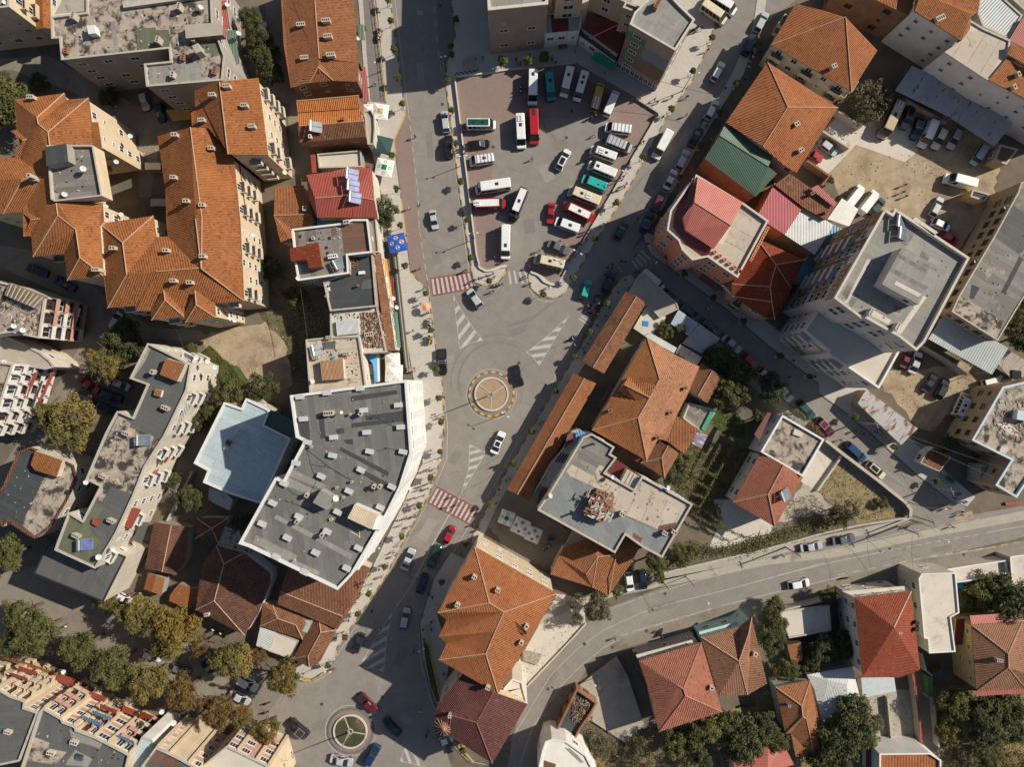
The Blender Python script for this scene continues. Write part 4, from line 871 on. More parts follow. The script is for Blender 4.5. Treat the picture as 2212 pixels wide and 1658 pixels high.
b=flat('13',"apartment_block","tan apartment block with plants on its roof edge, top centre",15.2,"690,-120 980,15 1100,-200 800,-400",W_TAN,F_LGREY,.4,win=dict(sp=3.2,w=1.5,h=1.4,skip=.1))
b=flat('13',"apartment_block","grey tan infill block left of the pale grey corner block",15.6,"985,10 1115,60 1090,110 960,60",W_TAN,F_LGREY,.4,win=dict(sp=2.2,w=1.1,h=1.2))
b=flat('13',"apartment_block","pale grey roofed corner block with a green and blue painted end wall",18,"1060,105 1120,45 1300,-120 1450,40 1580,165 1410,432 1020,205",W_BRTAN,F_LGREY,.5,.3,M_CONCW,win=False)
def wpt(x,y,f): # point on the south facade
    p0=W(*U('13',1020,205),18); p1=W(*U('13',1410,432),18); p=p0.lerp(p1,x); return p
p0=W(*U('13',1020,205),18); p1=W(*U('13',1410,432),18); d=(p1-p0).normalized(); nv=Vector((d.y,-d.x,0)); 
if nv.y>0: nv=-nv
rz=math.atan2(d.y,d.x)+math.pi; Lw=(p1-p0).length
def wpanel(x0,x1,z0,z1,m,o=.03):
    q=MB(); a=p0+d*(x0*Lw)+nv*o; c=p0+d*(x1*Lw)+nv*o; q.poly([(a.x,a.y,z0),(c.x,c.y,z0),(c.x,c.y,z1),(a.x,a.y,z1)]); q.poly([(a.x,a.y,z0),(a.x,a.y,z1),(c.x,c.y,z1),(c.x,c.y,z0)]); q.build("painted_panel",m,b)
wpanel(0,.42,13.2,15.8,W_GRN); wpanel(0,.42,10.2,12.8,W_TAN,.031); wpanel(0,.42,7.2,9.8,W_GRN,.032); wpanel(0,.42,4.2,6.8,W_TAN,.033); wpanel(.42,1,9.3,13.2,plaster("pale_blue_plaster",(.36,.41,.47)),.034); wpanel(.42,1,4.0,9.3,W_TAN,.035)
for i in range(5):
    q=p0+d*(Lw*.22)+nv*.06; put_window(b,q.x,q.y,14.6-2.95*i+.3,rz,1.7,1.2,M_WFRAME,3)
for i in range(9):
    q=p0+d*(Lw*(.06+.11*i))+nv*.06; put_window(b,q.x,q.y,.9,rz,1.3,2.0,M_WFRAME,2)
windows(b,PW('13',"1060,105 1120,45 1300,-120 1450,40 1580,165 1410,432 1020,205",18),0,16,sel=[0,1,2,3,4,5,6] and [i for i in range(7) if i not in (0,5,6)][:2],sp=3,frame=M_WFRAME); chimney(b,'13',"1245,60",1.6,.7,1.3,60,W_BRICK)
p=W(*U('13',1240,660),3.2); q=MB(); q.box((p.x,p.y,3.2),(2.6,.15,.9),rz); q.build("shop_sign",basic("blue_sign_board",(.03,.07,.26),.05),b)
# ---- top right
b=tiled('14',"house","square orange hipped house with white eaves at the top right street",9.2,"a:240,25 b:670,145,1 c:945,435 d:720,790 e:30,385","abe ebd bcd",T_OR2,W_PALE,3.2,.5,"eb bd",win=dict(sp=3,balc=W_CREAM,bevery=2))
chimney(b,'14',"550,590",.9,.7,1.2,25,M_CHIM)
awning(b,'14',"30,395 20,440 640,815 700,785",6.2,W_PALE,"balcony_slab",.0,.2)
b=tiled('14',"house","second orange hipped house below the square one, with a wide spread roof",9,"a:-5,535 b:605,930 c:245,1495 d:140,1430 e:-45,1265,.55 f:-365,1058 g:170,925,1","abg agef gbcde",T_OR2,W_PALE,3.2,.5,"ga gb ge",win=dict(sp=3)); chimney(b,'14',"235,1085 270,1310",.9,.7,1.0,30)
b=tiled('13',"workshop","green metal roofed building with bare brick lower wall",8.4,"a:1845,1060 b:2258,1345 c:2215,1440,.6 d:1795,1172,.6 e:1665,1370 f:2105,1700 g:2290,1500","abcd dcgfe",C_GRN,W_BRICK,1.6,.2,"dc",win=False,ridm=C_LGRN)
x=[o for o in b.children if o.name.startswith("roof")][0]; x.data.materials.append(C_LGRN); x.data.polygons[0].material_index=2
b=tiled('14',"house","brick house with orange roof cut by the top edge",10,"a:700,-320 b:1260,-200,.6 c:1290,-60 d:1210,130 e:935,0 f:640,-120 g:1000,-280,.6","abg bcdefg gfa",T_OR,W_BRICK,2.2,.2,win=dict(sp=3.2,frame=M_BFRAME,w=1.5))
b=flat('14',"apartment_block","long white apartment building with small windows and a beige terrace",12,"1262,92 1670,352 1530,448 1900,690 2212,835 2700,1120 2900,800 2480,700 2075,490 2095,345 1870,245 1560,60 1330,-40",W_WHITE,M_CONCW,.3,.3,win=dict(sp=3,w=.9,h=1.0,skip=.2,st=2.7))
patch(b,'14',"1700,285 1870,255 2080,350 1905,672 1540,450",F_BEIGE)
b2=tiled('14',"house","orange roof slope at the west end of the white apartment building",12.1,"a:1265,90 b:1310,-250 c:1620,-300 d:1830,0 e:1815,110 f:1755,120,.5 g:1745,250 h:1670,352 i:1330,-60,.3","abiih".replace("abiih","abi")+" ibcdef ahgfi",T_OR,W_PALE,2,.2,z0=11,win=False); chimney(b2,'14',"1470,170",1.6,.9,.8,25)
b2=tiled('14',"house","orange roof slope at the east end of the white apartment building",12.1,"a:2072,488 b:2212,560,.4 c:2700,830,.4 d:2600,1040 e:1905,690","abcde",T_OR,W_PALE,2.2,.2,z0=11,win=False); chimney(b2,'14',"2140,655 2105,765",.5,.9,.9,25)
tiled('14',"house","bright orange roof and grey upstand cut by the right edge near the top",12.6,"a:2100,380,.2 b:2400,480,.2 c:2400,650 d:2070,470","abcd",T_OR2,W_PALE,1.5,.1,z0=11,win=False)
b=flat('14',"building","ribbed grey roof behind the white apartment building",9,"1840,-200 2200,130 2080,330 1860,225 1815,115 1830,0",W_GREY,C_GREY,.2); b=flat('14',"building","beige flat roof at the top right corner",9,"2020,-100 2212,80 2500,250 2500,-200",W_PALE,F_BEIGE,.3); b=tiled('14',"house","red metal roof at the right edge near the top",9.5,"a:2205,150,.2 b:2500,330,.2 c:2500,560 d:2080,345","abcd",C_RED,W_PALE,1.2,.1,win=False)
b=canopy("market_shed","long blue grey tin shed roof spotted with rust in the shade",'14',"1245,565 1720,800 1660,900 1570,1010 1100,780",4.6,corr("bluegrey_rusty_sheet",(.36,.39,.39),.3,(.17,.07,.035),.575,.6,0,.7)); b=canopy("market_shed","second tin shed roof with rust streaks above the parked cars",'14',"1720,800 2110,1075 1955,1265 1575,1015 1660,900",4.3,MATS["bluegrey_rusty_sheet"])
wall_line("low_wall","stone wall in front of the rusty tin sheds",'14',"1170,840 1550,1060",2.4,.35,W_OLDBR)
wall_line("low_wall","concrete yard wall beside the small bushy plot",'14',"590,950 815,1090",2.2,.3,M_CONCP); wall_line("low_wall","concrete wall beside the silver hatchback in the yard",'14',"470,1130 705,1280",2.2,.3,M_CONCP); wall_line("low_wall","yard wall below the red pickup",'14',"340,1390 530,1520 470,1600",2.5,.3,W_OLDBR,T_OR2)
# ---- right middle
b=tiled('24',"house","tiled roof with red edge strips beside the white metal roof",7,"a:200,-150 b:590,120 c:500,245 d:300,130 e:60,-60","abcde",T_OLD,W_BRICK,.3,.1,win=False)
b.children[0]; chimney(b,'24',"365,25 490,185",.7,.5,1.1,30,W_BRICK)
awning(b,'24',"370,-30 430,-60 600,95 570,130",8.0,C_RED,"roof_strip",.3)
b=tiled('24',"workshop","crimson metal roof next to the white metal roof",6.6,"a:60,-80 b:305,130 c:145,370 d:-95,215","abcd",corr("crimson_metal_roofing",(.36,.045,.06),.3),W_PINK,.3,.1,win=False)
b=tiled('24',"workshop","white corrugated metal roof left of the tower",6.2,"a:305,125 b:568,288 c:405,545 d:140,368","abcd",C_WHT,W_BRTAN,.4,.1,win=False)
canopy("lean_to","translucent silvery sheet roof above the white metal roof",'24',"640,55 782,150 700,300 515,235",4,basic("silvery_translucent_sheet",(.62,.60,.55),.12,1.2,.35))
b=tiled('24',"workshop","blue metal roof squeezed beside the tower",4,"a:560,280 b:660,330 c:350,800 d:215,740","abcd",corr("deep_blue_metal_roofing",(.06,.22,.33),.6),W_PALE,.3,.05,win=False)
b=flat('23',"hotel","red brick corner building with balconies and a beige roof terrace",14.8,"1370,160 1590,-150 2005,100 2215,250 1950,742 1690,562 1560,590 1470,500 1440,420 1340,330",W_PINK,F_BEIGE,.6,.3,M_CONCW,win=dict(sp=2.4,w=1.7,h=1.5,skip=.02,frame=M_WFRAME))
patch(b,'23',"1780,440 1860,300 1890,310 1820,460",M_CONCW)
b2=tiled('23',"roof_storey","raised pink red metal roof of the corner hotel",15.6,"a:1605,-130 b:1995,90 c:1890,290,.9 d:1575,90,.9 e:1740,495 f:1500,330,.3 g:1478,215,.4","abcd dcefg",C_PINK,W_PINK,1.8,.15,"dc",z0=14,win=False,cat="building")
b2=tiled('23',"roof_storey","lower dark red skirt roof around the corner hotel",14.3,"a:1590,-155,.8 b:1480,215,.8 c:1500,330,.8 d:1720,500,.8 e:1680,580 f:1500,450 g:1390,300 h:1400,190 i:1530,-90","abhi bcgh cdefg",corr("dark_red_sheet",(.20,.03,.03),.3),W_PINK,.9,.02,z0=14,win=False,cat="building")
m=MB(); p=on(b,'23',1440,300)
block(b,'23',"1390,265 1475,250 1505,325 1412,358",.5,M_WHITEC,C_WHT,"white_sheet_roof",-.8)
for s in ("1370,470 1520,650 1470,690 1310,565","1255,300 1330,240 1340,330 1300,380"): awning(b,'23',s,3.6,C_MAR,"street_awning",.3)
awning(b,'23',"1650,700 1820,810 1770,865 1610,750",4.2,F_BROWN,"street_awning",.3)
for i in range(6): chimney(b,'23',"%d,%d"%(1750+42*i,525+33*i),.5,.5,.5,-38,W_PINK)
for i in range(7): chimney(b,'23',"%d,%d"%(2195-22*i,330+42*i),.9,.4,.5,60,W_PINK)
b=tiled('23',"hotel","deep red tiled hotel with many small hips beside the red corner building",9,"a:2110,400 b:2530,590 c:2410,830 d:2375,930 e:2270,1105 f:2180,1085 g:1905,905 h:1900,800 i:2280,630,1 j:2230,820,.8 k:2245,950,.8","abi aijh ibcj jcdk kdefg hjkg",T_DKRED,W_TAN,2.8,.4,"ai ib ij jk ke hj gk ic",win=dict(sp=2.4,w=1.6,h=1.4,balc=W_TAN,bevery=2))
p=W(*U('23',1885,870),7); m=MB(); m.box((p.x,p.y,6.6),(4.2,.12,1.1),R(-45)); sg=m.build("shop_banner",M_WHITEC,b); m=MB()
for i in range(11): m.box((p.x+(i-5)*.34*.707-.05,p.y-(i-5)*.34*.707-.07,6.6+(.2 if i%2 else -.18)),(.22,.03,.42),R(-45))
m.build("banner_lettering",basic("red_lettering",(.5,.03,.03),.05),sg)
# tower
tw=flat('24',"tower","tall grey roofed tower with yellow and lilac striped facades",23.6,"1010,150 1078,192 1100,145 1742,570 1355,1300 1285,1372 1130,1250 830,1082 805,1092 575,918",W_LIL,F_LGREY,.9,.35,M_CONCW,win=dict(sp=2.5,w=1.9,h=1.7,skip=.03,st=2.9),z0=0)
patch(tw,'24',"1145,480 1190,500 1100,640 1050,600;1225,290 1290,330 1200,470 1150,440;1330,510 1400,550 1380,600 1310,560;640,880 700,780 750,790 680,940;700,960 760,880 790,900 720,1010;1170,400 1230,310 1260,330 1180,460;1090,980 1160,1000 1140,1050 1080,1030",F_OLD); patch(tw,'24',"860,580 890,590 690,960 660,960;1330,890 1370,915 1150,1230 1110,1215;890,1010 1065,1110 1040,1150 870,1060",M_CONCW)
ph=block(tw,'24',"1155,488 1468,660 1302,975 985,798",3.0,W_LIL,F_LGREY,"penthouse",0,0)
def strip(fr,s,z,m,name="roof_patch"):
    pts=ccw(PW(fr,s,z)); q=MB(); q.poly([(p.x,p.y,z) for p in pts]); q.build(name,m,tw,longest_ang(pts))
zz=root_h[tw.name]+3.012
for s in ("1130,530 1390,680 1370,705 1110,560","1065,650 1380,820 1360,850 1050,690","1290,590 1465,665 1450,690 1280,610"): strip('24',s,zz,F_OLD)
for s in ("1110,770 1330,885 1300,910 1090,800",): strip('24',s,zz+.003,M_CONCW)
for i in range(4): 
    q=MB(); p=W(*U('24',1070+40*i,868+25*i),root_h[tw.name]+1.5); q.box((p.x,p.y,p.z),(1.0,.12,.9),R(-29)); q.build("penthouse_window",M_PANE,tw)
block(tw,'24',"1270,215 1470,350 1430,380 1250,240",.9,M_CONCW,M_CONCW,"vent_housing"); chimney(tw,'24',"855,1045 1080,1170",1.2,.5,1.6,62,M_CONCW)
# coloured bands on the tower's street side
ed=[('1010,150','575,918'),]
p0=W(*U('24',1010,150),23.6); p1=W(*U('24',575,918),23.6); d=(p1-p0).normalized(); nv=Vector((-d.y,d.x,0)); nv=nv if nv.x<0 else -nv; Lw=(p1-p0).length; rz=math.atan2(d.y,d.x); b=tw
Y1=W_YEL; 
for x0,x1,z0,z1,mm in ((0,.30,4,10,Y1),(0,.26,10,20,W_TAN),(.0,.16,20,23,Y1),(.28,.46,4,14,Y1),(.30,.44,15,23,W_TAN),(.47,.58,4,20,W_TAN),(.60,1,19.5,22.5,Y1),(.72,.98,4,10,Y1),(.74,.96,11,18,W_TAN)): wpanel(x0,x1,z0,z1,mm,.02+x0*.01+z0*.0005)
for i in range(5):
    for x0 in (.33,.68):
        q=MB(); c=p0+d*(Lw*x0)+nv*.55; q.box((c.x,c.y,5.2+3*i),(Lw*.16,1.1,.16),rz); q.box((c.x+nv.x*.5,c.y+nv.y*.5,5.7+3*i),(Lw*.16,.1,1.0),rz); q.build("balcony",W_LIL,tw)
pod=flat('24',"tower_podium","white tiled terrace podium with balconies in front of the tower",13.4,"575,918 490,952 380,1100 315,1195 362,1240 530,1372 518,1400 690,1515 960,1700 1145,1365 1285,1372 1130,1250 830,1082 805,1092",W_LIL,M_TERR,.6,.3,M_WHITEC,win=dict(sp=2.4,w=1.6,h=1.5,skip=.05,st=2.7))
p0=W(*U('24',320,1200),13.4); p1=W(*U('24',690,1515),13.4); d=(p1-p0).normalized(); nv=Vector((d.y,-d.x,0)); nv=nv if nv.x<0 else -nv; Lw=(p1-p0).length; b=pod; rz=math.atan2(d.y,d.x)
for k,z in enumerate((3.4,6.4,9.4,12.4)):
    for a,m in ((-.02,W_LIL),(.72,W_PALE)):
        q=MB(); c=p0+d*(Lw*(a+.13))+nv*.6; q.box((c.x,c.y,z-.5),(Lw*.24,1.3,.14),rz); c=c+nv*.6; q.box((c.x,c.y,z-.05),(Lw*.24,.1,.8),rz); q.build("balcony",m,pod)
wpanel(.22,.70,.3,2.6,W_YEL,.02); wpanel(.24,.68,10.6,11.2,W_YEL,.021)
# right edge
b=flat('24',"long_building","long tan building with banded facade along the right edge",9,"2190,-80 2165,0 1960,380 1650,905 1590,1035 1985,1285 2260,830 2700,100 2600,-200",W_TAN,F_OLD,.15,.2,win=dict(sp=1.9,w=1.4,h=1.5,skip=.02,frame=M_BFRAME))
patch(b,'24',"2110,110 2212,180 2400,330 2170,540 1960,390",F_DGREY); patch(b,'24',"2170,560 2205,580 2050,880 2010,875;1760,800 1830,830 1775,930 1740,920",F_DARK); patch(b,'24',"1650,890 2035,1120 1975,1265 1580,1030",M_CONCOLD)
b=canopy("market_shed","grey green sheet roofed shed below the long tan building",'24',"1535,1045 2075,1350 1935,1582 1385,1272",5.2,C_GREY); wall_line("low_wall","concrete wall under the grey green shed",'24',"1330,1330 1560,1460 1720,1580",2.4,.35,M_CONCP)
canopy("lean_to","rust stained sheets over a yard by the right edge",'24',"1990,1490 2080,1370 2400,1560 2300,1700 2120,1640",3.2,corr("pale_rusty_sheet",(.38,.34,.28),.3,(.24,.11,.05),.55),M_WOOD)
b=flat('14',"shed","brown lean-to roofed hut beside the long tan building",3.6,"2010,1250 2160,1290 2060,1420 1960,1380",W_TAN,F_BROWN,.1); b=flat('24',"shed","small yellow walled hut with dark roof by the yard's right side",3.4,"1770,-20 1920,20 1870,80 1750,40",W_YEL,F_DARK,.15)
b=tiled('34',"shed","rust and white striped tin shed along the side street",3.4,"a:850,50,.3 b:1295,390,.3 c:1150,532 d:775,172","abcd",C_RUSTP,W_OLDBR,.6,.1,win=False,cat="shed")
flat('34',"kiosk","tiny tiled kiosk with white walls near the side street corner",3,"1320,685 1370,600 1440,550 1540,600 1580,640 1480,760",W_WHITE,T_OLD,.12,.1)
b=flat('34',"apartment_block","ochre walled block with a cluttered weathered roof at the right edge",9,"2030,30 2600,-100 2700,600 2330,720 2150,988 1968,880 2105,662 1765,490",W_TAN,M_CONCOLD,.6,.35,M_BLUEP,win=dict(sp=2.7,w=1.2,h=1.3,frame=M_BFRAME,skip=.05))
patch(b,'34',"1985,350 2070,340 2180,420 2140,470 2040,400",M_CONCW); patch(b,'34',"2060,160 2150,200 2180,330 2060,230",F_LGREY); block(b,'34',"2020,540 2085,560 2050,610 2000,590",.5,M_CONCW,M_CONCW,"roof_box"); block(b,'34',"2160,230 2260,250 2260,330 2150,310",1.4,M_WHITEC,M_BLUEP,"water_tank")
m=MB(); rr=random.Random(5)
for i in range(90):
    p=on(b,'34',rr.uniform(1950,2230),rr.uniform(150,480)); m.box((p.x,p.y,p.z+.07),(rr.uniform(.2,.9),rr.uniform(.08,.25),.14),rr.uniform(0,3),i%3)
RB(m,"rubbish",[M_CONCW,M_RUB,M_WOOD],b)
b=flat('34',"shed","grey awning roofed lower annex of the ochre block",4,"1840,700 2050,720 1960,880 1830,830",W_GREY,M_CONC,.15)
# ---- centre right
b=tiled('23',"market_hall","long orange tiled market roof beside the plaza, upper one",4.2,"a:985,858 b:1162,958 c:795,1575 d:605,1462 e:1075,905,1 f:700,1518,1","aefd ebcf",T_OLD,W_PALE,1.3,.3,"ef",win=False,cat="market hall",rm=None)
b=tiled('33',"market_hall","long orange tiled market roof beside the plaza, lower one",4.4,"a:530,-92 b:728,0 c:150,1008 d:-45,918 e:625,-45,1 f:45,958,1","aefd ebcf",MATS["burnt_orange_roof_tiles"],W_PALE,1.3,.3,"ef",win=False,cat="market hall")
flat('23',"low_building","flat grey concrete roof at the street corner behind the white van",3.4,"1130,690 1420,960 1440,1010 1280,1090 1160,960 1020,860 1080,750",W_PALE,M_CONC,.15,.15,win=False)
slab("low_roof","cluttered concrete yard roof with blue hoses beside the market roof","roof",'23',"1160,985 1290,1000 1330,1090 1180,1270 1050,1180",2.2,2.5,W_OLDBR,M_CONCW)
canopy("lean_to","blue white sheet roof behind the parked black van",'23',"1440,1020 1615,1140 1530,1250 1370,1140",3,corr("bluewhite_sheet",(.42,.48,.52),.25,(.22,.2,.18),.66)); canopy("lean_to","grey corrugated sheet roof in the shade beside the street",'23',"1620,1140 1800,1270 1640,1400 1470,1310",3.2,C_ZINC)
b=tiled('33',"mansion","large sunbleached orange hipped house in the middle of the right block",7,"a:1165,-402 b:1410,-250 c:1620,-145 d:1510,112 e:1425,272 f:1340,500 g:1262,480 h:1165,668 i:690,402 j:1275,-38,1 k:1185,130,1 l:1090,295,1","ajkli abcj jcdefghlk lhi",T_WORN,W_PALE,2.8,.4,"aj jk kl li lh",win=dict(sp=3))
x=[o for o in b.children if o.name.startswith("roof")][0]; x.data.materials.append(tile("orange_worn_tiles",(.43,.17,.06),(.31,.12,.05),.34,.4,(.12,.085,.06),.6,.6)); 
for i in (0,3): x.data.polygons[i].material_index=2
chimney(b,'33',"1490,40 1250,465 845,235 1360,250",.7,.6,.9,20,W_BRICK)
b2=tiled('33',"dormer","large tiled dormer on the sunbleached mansion roof",8.2,"a:920,70 b:1005,-52,.1 c:1255,20,.9 d:1190,122,.9 e:1090,172,.3 f:965,8,.8","afde fbcd",MATS["orange_worn_tiles"],W_PALE,1.9,.1,"fd",win=False,cat="dormer",z0=7)
b2=tiled('33',"house","lower tiled wing south east of the mansion",6,"a:1425,282 b:1612,392 c:1492,612 d:1345,505","abcd",MATS["burnt_orange_roof_tiles"],W_PALE,.8,.2,win=False); b2=tiled('33',"house","small hipped tiled wing at the foot of the mansion",5.4,"a:1262,482 b:1362,522 c:1452,592 d:1320,818 e:1112,688 f:1295,640,1 g:1345,540,.8","agfe gbcf fcd fde",T_OLD,W_PALE,1.6,.2,"gf fd fe",win=False)
b2=tiled('23',"house","small gabled tiled annex east of the mansion",5.2,"a:1635,1480 b:1815,1600 c:1690,1830 d:1510,1715 e:1730,1545,1 f:1605,1765,1","aefd ebcf",T_OLD,W_PALE,1.2,.2,"ef",win=False)
canopy("lean_to","white corrugated strip roof along the mansion's top edge",'23',"1190,1215 1425,1350 1400,1395 1165,1265",5,C_WHT); canopy("lean_to","rusty white sheet roof at the mansion's top right",'23',"1455,1320 1640,1430 1600,1505 1415,1395",5,corr("rust_white_sheet",(.55,.50,.43),.3,(.28,.12,.05),.55))
flat('33',"low_building","grey flat annex with a green edge beside the garden",3.6,"1530,170 1720,220 1760,250 1640,420 1480,300",W_PALE,F_OLD,.12); slab("planter","green painted strip along the flat annex","planter",'33',"1715,240 1750,250 1665,410 1635,395",3.6,3.9,basic("green_paint",(.06,.30,.17),.2),None); canopy("pergola_roof","purple striped sheet over the passage beside the tiled wing",'33',"1600,420 1690,450 1640,560 1555,520",3.2,corr("purple_striped_sheet",(.20,.15,.24),.3,(.5,.46,.42),.5),M_WOOD,cat="awning"); slab("low_roof","red strip roof on the mansion's left side","roof",'33',"860,10 895,20 790,200 760,185",5,5.2,W_PALE,C_MAR); slab("low_roof","maroon strip roof below the mansion","roof",'33',"960,570 1130,660 1100,690 940,600",4.6,4.8,W_PALE,C_MAR)
b=flat('33',"apartment_block","angular flat roofed block with patched felt and a junk hut, centre right",11,"615,465 690,433 885,550 850,612 905,642 805,775 1055,918 1125,805 1562,1045 1388,1348 1298,1507 1135,1420 980,1310 890,1467 222,1095 335,930 450,740",W_PALE,F_OLD,.5,.3,M_CONCP,win=dict(sp=3,skip=.2))
patch(b,'33',"470,760 560,640 800,720 760,790 1050,935 1130,840 1540,1055 1400,1320 870,1090 880,960 720,900 500,800",F_BEIGE); patch(b,'33',"630,480 720,470 830,570 700,800 500,690",F_OLD)
patch(b,'33',"255,1080 345,935 450,800 700,900 600,1145 790,1215 880,1110 1370,1335 1295,1480 1140,1402 985,1292 888,1440",felt("bluegrey_felt",(.20,.21,.21),1.1,.16),27)
patch(b,'33',"1265,1230 1420,1200 1400,1280 1260,1270",F_BROWN); patch(b,'33',"1050,1290 1130,1340 1110,1380 1040,1330",F_BROWN)
m=block(b,'33',"735,915 890,985 790,1205 620,1140",1.8,M_WOOD,C_RUST,"junk_hut"); q=MB(); rr=random.Random(9)
for i in range(70):
    p=W(*U('33',rr.uniform(650,860),rr.uniform(940,1170)),12.5); q.box((p.x,p.y,12.5+rr.uniform(0,.3)),(rr.uniform(.4,2),rr.uniform(.1,.4),.1),rr.choice((-.45,1.1,.2)),i%4)
RB(q,"planks",[M_WOOD,M_CONCW,C_ZINC,C_RUST],b); chimney(b,'33',"945,1120 1310,1285 1390,1275",.9,.7,1.3,-30); chimney(b,'33',"700,520 515,1120",.3,.3,1.5,0,M_DKMET)
b2=flat('33',"annex","lower grey annex strip with striped awnings along the market roof",6.5,"520,415 580,395 640,440 620,470 340,935 225,1095 185,965 330,700 450,560",W_PALE,M_CONC,.15,.1,win=False)
for s,m in (("480,440 525,420 530,500 450,560",C_MAR),("560,410 640,420 600,520 520,590",C_BLUE),("180,950 240,880 300,900 200,1060",C_LGRN),("240,930 310,900 260,1050 210,1080",C_MAR)): awning(b2,'33',s,7.2,m,"awning",.3)
for i in range(4): p=on(b2,'33',405+22*i,640+4*i); q=MB(); q.box((p.x,p.y,p.z+.03),(.3,2.0,.06),R(-32)); q.build("roof_slot",M_DKMET,b2)
slab("light_well","courtyard block with stepped concrete balconies inside the angular block","building",'33',"905,660 1120,800 1060,905 830,770",6.5,7,W_GREY,C_MAR)
q=thing("balcony_stack","stepped concrete balconies in the light well of the angular block","balcony",(W(*U('33',1030,820),9)),0)
for i in range(5):
    m=MB(); p=W(*U('33',980+30*i,800+18*i),9); m.box((p.x,p.y,8.4+.15*i),(.8,2.6,2.5),R(-27)); m.build("balcony",M_CONCP,q)
b=tiled('33',"house","low orange tiled house with a hipped front, beneath the angular block",4.6,"a:640,1345 b:880,1465 c:985,1330 d:1110,1400 e:1035,1545 f:835,1838 g:695,1765 h:330,1650 i:400,1500 j:440,1430 k:740,1500,1 l:900,1480,.9 m:640,1650,.6","jabkmi blk cdelb lefgk kgm mghi",MATS["burnt_orange_roof_tiles"],W_PALE,1.5,.2,"kl km kg lf",win=False)
slab("terrace","grey terrace with railing beside the cafe yard","terrace",'33',"520,1270 650,1335 560,1500 440,1430",3.2,3.5,W_PALE,M_CONC)
# ---- house with flat roof and red tiles
b=flat('34',"house","white edged flat roofed house with mouldy roof beside the side street",7.6,"125,275 485,485 300,805 -60,590",W_WHITE,M_CONCOLD,.5,.3,M_WHITEC,win=dict(sp=2.4,w=1,h=1.2)); b2=tiled('34',"house","red tiled half of the white house, with a solar heater",6.8,"a:-60,592 b:135,705,1 c:305,808 d:60,1242 e:-305,1025 f:0,958,1","abfe bcdf fde",T_PINK,W_WHITE,2,.4,"bf fd fe",win=dict(sp=2.6)); slab("low_roof","maroon roof strip above the white house","roof",'33',"2212,245 2240,260 2140,490 2095,440",6.8,7,W_WHITE,C_MAR)
block(b,'34',"230,392 302,425 290,465 215,440",.4,M_WHITEC,M_CONCW,"roof_hatch")
# ---- zigzag house and maroon house
b=tiled('42',"apartment_house","orange zigzag eaved house between the two streets",13.6,"a:1888,-248 b:2600,158 c:2240,770 d:2092,1028 e:1578,732,.38 f:1650,590,-.2 g:1578,532,.5 h:1648,392,-.2 i:1568,325,.5 j:2015,240,1 k:2140,320,1.05 l:2065,490,1 m:1985,680,1","aji abkj kbcdml jkhi khgl lgfm mfed".replace("mfed","mfe med"),T_OR2,W_CREAM,2.6,.45,"aj jk kl lm md kb ji kg lf me".replace(" kg","").replace(" lf",""),win=dict(sp=2.8))
chimney(b,'42',"1745,245 2090,118 1890,5 2005,955",.8,.6,1.1,-25); chimney(b,'43',"125,430 80,570",.7,.6,1.0,-30)
q=tiled('43',"dormer","small orange dormer on the zigzag eaved house",14.8,"a:-20,420 b:30,400,.6 c:130,490,.6 d:120,520 e:-30,440","abcde",T_OR2,W_CREAM,1,.05,win=False,cat="dormer",z0=13)
b=tiled('42',"house","maroon tiled house with a cracked corner turret, bottom centre",11.6,"a:1790,850 b:2050,1012,.9 c:2345,1115 d:2042,1632 e:1655,1382 f:1560,1330 g:1548,1250 h:1552,1150 i:1905,1275,1 j:1690,1215,.6","abijh bcdi ide jief".replace("jief","jie jef")+" jfgh",T_MAR,W_CREAM,2.6,.4,"bi id ij je",win=dict(sp=2.8),ridm=basic("maroon_ridge",(.22,.10,.085),.2,2)); chimney(b,'42',"1678,1195 2015,980",.5,.5,1.3,0,M_CHIM)
m=MB(); p=W(*U('42',1625,1305),11.8); m.lathe([(2.0,-.4),(0.02,1.1)],(p.x,p.y,12),16); m.build("turret_roof",T_MAR,b); m=MB(); m.lathe([(1.8,0),(1.8,11.7)],(p.x,p.y,0),16); m.build("turret",W_CREAM,b)
m=MB()
for i in range(16):
    a=i/16*2*math.pi; m.tube((p.x+.1*math.cos(a),p.y+.1*math.sin(a),13.06),(p.x+2*math.cos(a),p.y+2*math.sin(a),11.66),.05,.05,4)
m.build("turret_ribs",M_RIDGE,b)
flat('42',"terrace_block","white terrace roof between the zigzag house and the maroon house",9.5,"2100,1030 2215,900 2300,930 2310,980 2345,1110 2060,1015",W_PALE,basic("pinkish_terrace",(.60,.50,.42),.08),.3,.2,M_WHITEC,win=False)
# ---- under the big building
b=tiled('42',"old_house","broad brown tiled old house below the big grey building",4.6,"a:330,-200 b:640,-200,.5 c:985,-60 d:885,190 e:705,470 f:185,250 g:205,140,.5 h:750,358,.6","acdhg".replace("ac","abc")+" hefg hde",tile("dark_clay_roof_tiles",(.25,.11,.06),(.19,.08,.045),.3,.38,(.07,.05,.04),.56,.6),W_PALE,1.4,.3,"gh",win=False)
b=tiled('42',"old_house","small old tiled house at the street corner, right part",3.6,"a:500,385 b:545,392,.3 c:700,472 d:558,742 e:520,770 f:460,800 g:318,722 h:560,495,1 i:450,695,1","abh bch hcdi idef"+" ifg ahig",T_OLD,W_WHITE,1.5,.25,"bh hi if ig hc",win=False,cat="house"); b=tiled('42',"old_house","small old tiled house at the street corner, left part",3.4,"a:60,240 b:145,262 c:425,350 d:490,395 e:405,560 f:35,442 g:185,375,1 h:345,432,1","abg bcdh".replace("bcdh","bchg")+" cdh hde hefg gfa",T_OLD,W_PALE,1.4,.2,"bg gh he gf",win=False)
